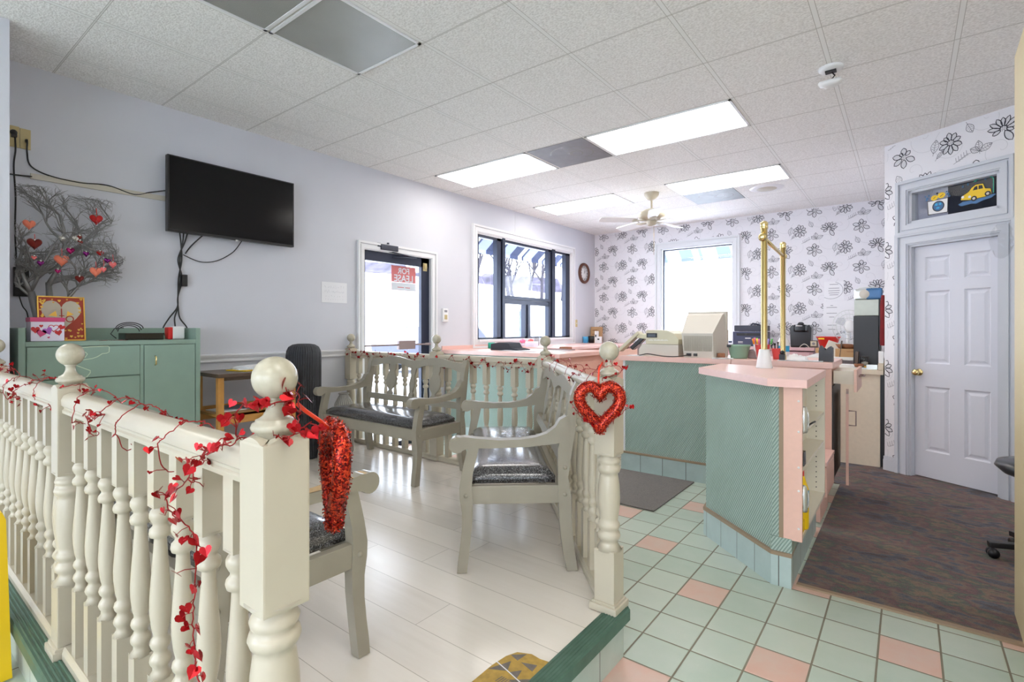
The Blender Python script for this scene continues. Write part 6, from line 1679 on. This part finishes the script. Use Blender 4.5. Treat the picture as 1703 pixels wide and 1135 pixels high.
# ================================================================ back counter and right hand desk
BZ = 1.0405
pr_ = thing('printer', 'dark slate office printer on the back counter below the window corner', 'printer', (2.65, 7.66, 1.0405), 0)
b = MB(); b.box(-.20, .20, -.17, .20, 0, .20, None, .012); b.ob('body', 'slate', pr_)
b = MB(); b.box(-.185, .20, -.16, .20, .205, .285, None, .014); b.ob('scanner_lid', 'slate_d', pr_)
b = MB(); b.box(-.15, .15, -.175, -.165, .145, .18); b.ob('paper_slot', 'black', pr_)
b = MB(); b.box(-.04, .03, -.174, -.169, .105, .116); b.box(-.13, -.07, -.174, -.169, .06, .066); b.box(-.13, -.07, -.174, -.169, .045, .051); b.ob('pale_marking', 'white', pr_)
b = MB(); b.tube([(.02, -.1, .29), (.05, -.13, .31), (.10, -.14, .30), (.13, -.1, .289)], .012, 8); b.ob('lid_handle', 'slate_d', pr_)
cm = thing('coffee_maker', 'black single cup coffee maker on the back counter', 'coffee maker', (3.26, 7.62, BZ), 0)
b = MB(); b.prism([(-.115, 0), (.115, 0), (.125, .25), (.10, .285), (-.10, .285), (-.125, .25)], -.15, .02, Matrix.Rotation(PI / 2, 4, 'X')); b.ob('body', 'coffee_black', cm)
b = MB(); b.box(-.06, .09, -.15, -.02, .20, .29, None, .015); b.ob('brew_head', 'black_gloss', cm)
b = MB(); b.lathe([(.001, .325), (.02, .325), (.035, .312), (.045, .29)], 18, caps=False); b.ob('handle_knob', 'coffee_black', cm)
b = MB(); b.tube([(-.055, -.12, .285), (-.03, -.15, .275), (.03, -.15, .275), (.055, -.12, .285)], .008, 8); b.ob('chrome_band', 'chrome', cm)
b = MB(); b.box(-.085, .075, -.17, -.02, .0, .02, None, .004); b.ob('drip_tray', 'black_gloss', cm)
cl = thing('desk_clock', 'small wooden desk clock with a square face beside the coffee maker', 'clock', (3.425, 7.50, BZ), 0)
b = MB(); b.box(-.04, .04, -.02, .05, 0, .09, None, .004); b.ob('case', 'walnut', cl)
b = MB(); b.box(-.035, .030, -.024, -.019, .02, .08, None, .002); b.ob('face_plate', 'computer_y', cl)
b = MB(); b.lathe([(.001, 0), (.018, 0)], 16, Matrix.Translation((-.002, -.025, .05)) @ Matrix.Rotation(PI / 2, 4, 'X'), caps=False); b.ob('dial', 'ink', cl)
b = MB(); pts = [(-.05 + .11 * k / 10, 0, .0 + .045 * math.sin(PI * k / 10)) for k in range(11)]; b.tube(pts, .004, 6); tag(b.ob('wire_loop', 'offwhite', loc=(3.32, 7.44, BZ)), 'thin pale wire loop on the back counter in front of the coffee maker', 'wire')
# desk right of the back counter
rdsk = thing('staff_desk', 'white topped staff desk covered with boxes behind the main counter', 'desk', (3.50, 6.3, 0))
b = MB(); b.box(0, .68, 0, 1.70, .955, .985, None, .003); b.ob('desktop', 'white', rdsk)
for (x, y) in ((.04, .04), (.64, .04), (.04, 1.66), (.64, 1.66)):
    b = MB(); b.box(x - .02, x + .02, y - .02, y + .02, .006, .955); b.ob('leg', 'offwhite', rdsk)
DZ_ = .986
rbw = thing('red_bowl', 'bright red oval plastic bowl below the taped papers', 'bowl', (3.60, 7.3, DZ_ + .06), 0)
b = MB(); b.lathe([(.001, 0), (.075, 0), (.085, .01), (.122, .125), (.132, .128), (.132, .138), (.118, .136), (.078, .014), (.001, .012)], 36, Matrix.Diagonal((1, .75, 1, 1)), caps=False); b.ob('bowl', 'red_plastic', rbw)
b = MB(); b.box(-.09, -.03, -.115, -.100, .105, .122, Matrix.Rotation(.0, 4, 'Z'), .002); b.ob('price_tag', 'yellow', rbw)
b = MB(); b.box(3.48, 3.73, 7.18, 7.42, DZ_, DZ_ + .06, None, .003); tag(b.ob('closed_box', 'cardboard'), 'flat cardboard box beneath the red bowl', 'box')
fn = thing('desk_fan', 'clear and white desk fan half hidden behind the tall black machine', 'desk fan', (3.83, 6.95, DZ_), .35)
b = MB()
for k in range(3): b.tube([((.165 - .04 * k) * math.cos(a), -.03, .32 + (.185 - .045 * k) * math.sin(a)) for a in [2 * PI * q / 32 for q in range(32)]], .003, 5, True)
for q in range(24):
    a = 2 * PI * q / 24; b.tube([(.04 * math.cos(a), -.06, .32 + .04 * math.sin(a)), (.12 * math.cos(a), -.055, .32 + .13 * math.sin(a)), (.165 * math.cos(a), -.02, .32 + .185 * math.sin(a))], .0016, 4)
b.ob('guard', 'silver', fn)
b = MB(); b.lathe([(.001, .0), (.04, .0), (.05, -.02), (.05, -.05)], 20, Matrix.Translation((0, -.075, .32)) @ Matrix.Rotation(PI / 2, 4, 'X') @ Matrix.Diagonal((1, 1.4, 1, 1)), caps=False); b.ob('hub', 'white', fn)
for k in range(3):
    a = 2 * PI * k / 3 + .4; b = MB(); b.prism([(.03, -.02), (.09, -.06), (.14, -.02), (.13, .05), (.05, .03)], -.002, .002, Matrix.Translation((0, 0, .32)) @ Matrix.Rotation(-a, 4, 'Y') @ Matrix.Rotation(PI / 2, 4, 'X') @ Matrix.Rotation(.3, 4, 'X')); b.ob('fan_blade', 'clear', fn)
b = MB(); b.cyl((0, 0, .02), (0, 0, .30), .018, 12); b.lathe([(.11, 0), (.10, .02), (.03, .035)], 24); b.ob('stand', 'white', fn)
# cardboard box with brown basket and papers
cb3 = thing('open_box', 'low cardboard box holding a brown basket behind the black dispenser', 'box', (3.885, 6.42, DZ_), 0)
b = MB(); b.box(-.12, .14, -.1, .1, 0, .085, None, .003); b.ob('carton', 'cardboard', cb3)
b = MB(); b.box(-.02, .10, -.1015, -.1005, .055, .06); b.ob('brown_line', 'wood_bowl', cb3)
b = MB(); b.lathe([(.001, 0), (.08, 0), (.105, .045), (.100, .047), (.075, .008), (.001, .006)], 28, Matrix.Diagonal((1.1, .8, 1, 1)), caps=False); tag(b.ob('wicker_basket', 'wood_bowl', loc=(3.87, 6.42, DZ_ + .086)), 'shallow brown wicker basket on the cardboard box', 'basket')
b = MB(); b.box(-.08, .09, -.006, .006, 0, .16, Matrix.Rotation(.35, 4, 'Y') @ Matrix.Rotation(-.35, 4, 'X')); tag(b.ob('file_folder', 'computer', loc=(3.72, 6.36, DZ_ + .003)), 'cream file folder leaning beside the brown basket', 'folder')
b = MB(); b.box(-.006, .006, -.03, .03, 0, .17, Matrix.Rotation(.1, 4, 'Y'), .002); tag(b.ob('wooden_stick', 'walnut', loc=(3.805, 6.35, DZ_)), 'dark wooden stick standing left of the brown basket', 'stick')
sheet(3.98, 6.40, DZ_ + .13, .16, .18, .3, 'white paper lying over the right side of the cardboard box')
b = MB()
b.box(-.09, .10, -.08, .08, 0, .03, None, .003); tag(b.ob('white_stack', 'paper', loc=(3.90, 6.0, .9005)), 'stack of white papers on the beige cabinet, left', 'paper stack')
b = MB(); b.box(-.012, .012, -.05, .05, 0, .16, Matrix.Rotation(.05, 4, 'Y'), .003); tag(b.ob('wooden_board', 'walnut', loc=(3.975, 5.92, .9005)), 'narrow dark wooden board standing left of the glass jar', 'board')
# tall black machine, radio, jacket, jar and tray on the beige cabinet
tb2 = thing('drink_machine', 'tall black machine with a silver upper panel on the beige cabinet', 'machine', (4.06, 6.10, .9005), 0)
b = MB(); b.box(-.115, .085, -.08, .155, 0, .505, None, .004); b.ob('black_body', 'black', tb2)
b = MB(); b.box(-.108, .086, -.082, .155, .507, .66, None, .003); b.ob('silver_panel', mat('dull_silver_panel', S(178, 184, 174), .4, .2, var=.1, scale=8), tb2)
b = MB(); b.box(.087, .10, -.06, .155, .1, .665, None, .002); b.ob('side_panel', 'black', tb2)
ra = thing('radio', 'blue and silver portable radio on top of the tall black machine', 'radio', (4.06, 6.12, .9005 + .662), 0)
b = MB(); b.box(-.02, .115, -.06, .06, .0, .112, None, .025); b.ob('blue_half', 'blue', ra)
b = MB(); b.box(-.115, .0, -.058, .06, .0, .108, None, .030); b.ob('silver_half', 'silver', ra)
b = MB(); b.lathe([(.001, .006), (.034, .004), (.042, 0)], 22, Matrix.Translation((-.03, -.061, .055)) @ Matrix.Rotation(PI / 2, 4, 'X'), caps=False); b.ob('speaker_disc', 'computer', ra)
b = MB(); b.tube([(-.10, 0, .09), (-.07, -.01, .118), (.05, -.01, .122), (.10, 0, .10)], .006, 6); b.ob('handle', 'silver', ra)
b = MB(); n = 10; m_ = 14; g = {}
for i in range(n + 1):
    for j in range(m_ + 1): g[i, j] = b.bm.verts.new((4.145 + .009 * math.sin(i * 1.9), 6.02 + .022 * i + .006 * math.sin(j), 1.13 + .032 * j))
for i in range(n):
    for j in range(m_): f = b.bm.faces.new((g[i, j], g[i + 1, j], g[i + 1, j + 1], g[i, j + 1])); f.smooth = True
b = MB(); b.lathe([(.03, 1.12), (.034, 1.2), (.028, 1.35), (.032, 1.5), (.016, 1.60)], 14, Matrix.Translation((4.178, 6.04, 0)) @ Matrix.Diagonal((.75, 1.5, 1, 1)))
tag(b.ob('red_jacket', 'dark_red', smooth=True), 'dark red cloth hanging in the gap right of the tall black machine', 'jacket')
b = MB(); b.box(4.15, 4.188, 5.86, 5.93, .9005 + .0, 1.07, None, .004); tag(b.ob('white_bottle', 'white'), 'white container at the right edge of the beige cabinet', 'container')
jr = thing('glass_jar', 'clear glass jar standing in front of the tall black machine', 'jar', (4.042, 5.90, .918))
b = MB(); b.lathe([(.001, 0), (.034, 0), (.038, .008), (.038, .095), (.036, .10), (.035, .095), (.034, .01), (.001, .008)], 22, caps=False); b.ob('jar', 'clear', jr)
b = MB(); b.lathe([(.001, .010), (.028, .010), (.028, .045), (.001, .05)], 14, caps=False); b.ob('contents', 'computer', jr)
ty = thing('metal_tray', 'shallow metal tray with odds and ends on the beige cabinet', 'tray', (4.06, 5.865, .9005), 0)
b = MB(); b.box(-.10, .085, -.06, .08, 0, .015, None, .003); b.box(.0, .085, -.062, -.05, .0, .045, None, .002); b.ob('tray', 'silver', ty)
b = MB(); b.lathe([(.001, 0), (.03, 0), (.042, .03), (.036, .032), (.001, .008)], 18, caps=False); tag(b.ob('small_basket', 'wood_bowl', loc=(4.0, 5.842, .9165)), 'small brown basket at the left of the metal tray', 'basket')
b = MB(); b.box(-.03, .04, -.015, .015, 0, .012, None, .004); tag(b.ob('gold_packet', 'gold', loc=(4.07, 5.855, .9165)), 'gold coloured packet lying in the metal tray', 'packet')
# taped papers on the wallpaper
def wall_paper(x0, x1, z0, z1, label, lines, ring=False, d=.0):
    t = thing('taped_paper', label, 'paper', (x0, 8.047 - d, z0), 0, 'papers taped to the wallpaper'); M_ = Matrix(((1, 0, 0, 0), (0, 0, -1, 0), (0, 1, 0, 0), (0, 0, 0, 1)))
    b = MB(); b.box(0, x1 - x0, 0, .0015, 0, z1 - z0); b.ob('sheet', 'paper', t)
    b = MB()
    for k, (u, wdt) in enumerate(lines): b.ribbon([((x1 - x0) / 2 - wdt / 2, (z1 - z0) * u), ((x1 - x0) / 2 + wdt / 2, (z1 - z0) * u)], .006, M_ @ Matrix.Translation((0, 0, .001)))
    if ring: b.ribbon([(.08 + .135 * math.cos(a), .14 + .115 * math.sin(a)) for a in [-2.2 + k * .2 for k in range(18)]], .004, M_ @ Matrix.Translation((0, 0, .001)))
    b.ob('printed_lines', 'leaf_ink', t, fix=False)
wall_paper(3.475, 3.70, 1.655, 1.91, 'white taped paper with a curved grey line, highest on the wall', [(.85, .1), (.65, .12), (.52, .13), (.40, .12), (.30, .1)], True)
wall_paper(3.465, 3.66, 1.22, 1.65, 'tall white taped sheet with short printed lines', [(.86, .03), (.80, .12), (.62, .12), (.5, .06), (.25, .1), (.12, .08)], d=.002)
wall_paper(3.66, 3.84, 1.25, 1.65, 'blank white taped sheet beside the tall printed one', [])
# ================================================================ left counter clutter
L1 = 1.0305
tt = thing('tape_rolls', 'pair of teal plastic holders at the left end of the pink counter', 'tape holder', (.20, 4.98, L1 ))
b = MB(); b.cyl((0, 0, 0), (0, 0, .075), .045, 20); b.ob('left_holder', 'teal_tape', tt)
b = MB(); b.box(.06, .13, -.04, .03, 0, .07, None, .010); b.ob('middle_holder', 'teal_tape', tt)
b = MB(); b.box(.135, .20, -.04, .03, .0, .07, None, .006); b.ob('blue_part', 'cyan', tt)
b = MB(); b.prism([(-.20, 0), (.20, 0), (.215, .012), (.10, .03), (.06, .085), (-.08, .09), (-.20, .07)], -.12, .10, Matrix.Rotation(PI / 2, 4, 'X')); tag(b.ob('folded_case', 'slate_rug', loc=(.69, 4.72, L1)), 'dark folded bag lying on the pink counter next to the teal holders', 'bag')
sheet(.95, 4.65, L1, .50, .30, .1, 'wide white sheet on the pink counter right of the dark bag')
sheet(1.25, 4.85, L1, .26, .30, -.3, 'white sheet near the right end of the left counter')
b = MB(); b.box(-.14, .14, -.10, .10, 0, .018, Matrix.Rotation(-.06, 4, 'X'), .003); tag(b.ob('clipboard', 'taupe', loc=(1.18, 5.05, L1)), 'grey clipboard with papers on the left counter', 'clipboard')
b = MB(); b.box(-.06, .08, -.03, .03, 0, .035, None, .006); tag(b.ob('stapler', 'wood_bowl', loc=(1.15, 5.20, L1)), 'small brown desk item behind the clipboard', 'stapler')
W1 = 1.0405
for i, (x, y, mt, lab) in enumerate(((.22, 5.62, 'mk_pink', 'bright pink rose shaped ornament on the window desk'), (.24, 5.78, 'pink_orn', 'paler pink rose shaped ornament on the window desk'))):
    t = thing('pink_rose', lab, 'ornament', (x, y, W1), 0, 'pink roses on the window desk')
    b = MB(); b.cyl((0, 0, 0), (0, 0, .05), .018, 12); b.ob('base', 'tin_white', t)
    for k in range(5):
        b = MB(); b.sphere((.02 * math.cos(k * 1.256), .02 * math.sin(k * 1.256), .07), .022, 10, (1, 1, 1.1)); b.ob('petal', mt, t)
    b = MB(); b.sphere((0, 0, .085), .016, 10); b.ob('bud', mt, t)
b = MB(); b.lathe([(.001, 0), (.035, 0), (.042, .12), (.040, .12), (.033, .006), (.001, .005)], 22, caps=False); tag(b.ob('glass_tumbler', 'clear', loc=(.20, 5.98, W1)), 'clear tumbler on the window desk against the sliding panes', 'tumbler')
b = MB(); b.box(-.07, .07, -.05, .05, 0, .07, None, .004); tag(b.ob('pink_box', 'tin_white', loc=(.42, 5.55, W1)), 'small pale pink box in front of the roses', 'box')
cb5 = MB(); cb5.box(-.09, .10, -.04, .04, 0, .27, Matrix.Rotation(-.06, 4, 'X'), .003); cbo = cb5.ob('cardboard_box', 'cardboard', loc=(.12, 7.88, W1)); tag(cbo, 'brown cardboard box standing in the back corner by the wallpaper', 'box')
b = MB()
for z_ in (.20, .13):
    for k in range(6): b.box(-.05 + .016 * k, -.04 + .016 * k, -.045, -.043, z_ + (k % 2) * .004, z_ + .018, Matrix.Rotation(-.06, 4, 'X'))
bo = b.ob('brown_lettering', 'wood_bowl', cbo); tag(bo, 'brown lettering')
for (x, y, sx_, sz_, mt, nm, lab) in ((.055, 7.64, .055, .105, 'blue_cup', 'blue_cup', 'sky blue cup in front of the corner cardboard box'), (.15, 7.66, .055, .115, 'black', 'black_cup', 'black cup right of the sky blue one')):
    b = MB(); b.lathe([(.001, 0), (sx_ * .8, 0), (sx_, sz_), (sx_ - .004, sz_), (sx_ * .7, .006), (.001, .006)], 20, caps=False); tag(b.ob(nm, mt, loc=(x, y, W1)), lab, 'cup')
for (x, y, w_, h_, lab) in ((.25, 7.66, .045, .20, 'taller narrow white box in the back corner'), (.33, 7.60, .07, .11, 'low square white box right of the tall white one')):
    t = thing('white_box', lab, 'box', (x, y, W1), 0, 'white boxes in the back corner'); b = MB(); b.box(-w_ / 2, w_ / 2, -.03, .03, 0, h_, None, .003); b.ob('carton', 'white', t)
    b = MB(); b.box(-w_ * .25, w_ * .25, -.0315, -.0305, h_ * .5, h_ * .7); b.ob('dark_label', 'black', t)
# picture corner: sheet clipped near the monitor
b = MB(); b.box(-.10, .10, -.002, .002, 0, .22); tag(b.ob('propped_card', 'paper', loc=(2.28, 7.55, 1.0405)), 'white card propped up on the back counter left of the monitor', 'card')
# ================================================================ right edge: chair and plastic bag
oc = thing('office_chair', 'black office chair cut off at the right edge of the photo', 'chair', (4.985, 3.95, .006), -1.2)
b = MB()
prs = [(.001, -.055), (.12, -.05), (.20, -.025), (.235, .01), (.225, .035), (.15, .045), (.001, .045)]
b.lathe(prs, 40, Matrix.Translation((0, 0, .50)) @ Matrix.Diagonal((1, 1, 1, 1)), caps=False); b.ob('seat', mat('black_leather', (.03, .034, .04), .3), oc)
b = MB(); b.cyl((0, 0, .10), (0, 0, .45), .028, 16); b.lathe([(.06, .08), (.05, .13), (.03, .15)], 18); b.ob('gas_column', 'black', oc)
b = MB(); b.box(-.20, .20, .18, .24, .62, 1.0, Matrix.Rotation(.1, 4, 'X'), .03); b.ob('backrest', 'black', oc)
b = MB(); b.tube([(0, .1, .44), (0, .24, .46), (0, .25, .60), (0, .22, .75)], .02, 8); b.ob('back_support', 'black', oc)
for k in range(5):
    a = math.radians(188 + 72 * k); c_, s_ = math.cos(a), math.sin(a)
    b = MB(); b.box(.03, .27, -.022, .022, -.012, .018, Matrix.Translation((0, 0, .085)) @ Matrix.Rotation(a, 4, 'Z') @ Matrix.Rotation(.06, 4, 'Y'), .008); lg = b.ob('base_leg', 'black', oc)
    b = MB(); q = Vector((c_ * .25, s_ * .25, .026))
    for o2 in (-.014, .014): b.cyl(q + Vector((-s_, c_, 0)) * (o2 - .007), q + Vector((-s_, c_, 0)) * (o2 + .007), .026, 16)
    b.cyl(q, q + Vector((0, 0, .05)), .008, 8); b.ob('caster', 'black', lg)
bgp = W_pt = (4.2 + U[0] * .89, 5.75 + U[1] * .89)
nrm = Vector((U[1], -U[0], 0)) * 1
b = MB(); rb2 = random.Random(4); n, m_ = 18, 14; rings = []
for j in range(m_ + 1):
    u = j / m_; rr_ = .012 + .055 * math.sin(PI * min(1, u * .98 + .02)) ** .45
    ring = []
    for i in range(n):
        a = 2 * PI * i / n; k = rr_ * rb2.uniform(.78, 1.15)
        ring.append(b.bm.verts.new((k * math.cos(a), .55 * k * math.sin(a), .26 - .26 * u)))
    rings.append(ring)
for A, B in zip(rings, rings[1:]):
    for i in range(n): b.bm.faces.new((A[i], A[(i + 1) % n], B[(i + 1) % n], B[i]))
o = b.ob('plastic_bag', 'bag', loc=(bgp[0] - .528 * .075, bgp[1] - .849 * .075, 1.80), rot=(0, 0, AW)); tag(o, 'clear crumpled plastic bag hanging on the door casing at the right', 'bag')
bgg = thing('black_bag', 'black bag on the planks seen between the near balusters, left of the near bench', 'bag', (1.52, 1.02, PZ), .3)
b = MB(); b.lathe([(.001, 0), (.13, .0), (.16, .04), (.165, .14), (.14, .24), (.08, .30), (.001, .31)], 22, Matrix.Diagonal((1.1, .7, 1, 1)), caps=False); b.ob('body', 'black', bgg)
b = MB(); b.tube([(-.07, 0, .28), (-.06, 0, .38), (0, 0, .42), (.06, 0, .38), (.07, 0, .28)], .008, 8); b.ob('handle', 'black', bgg)
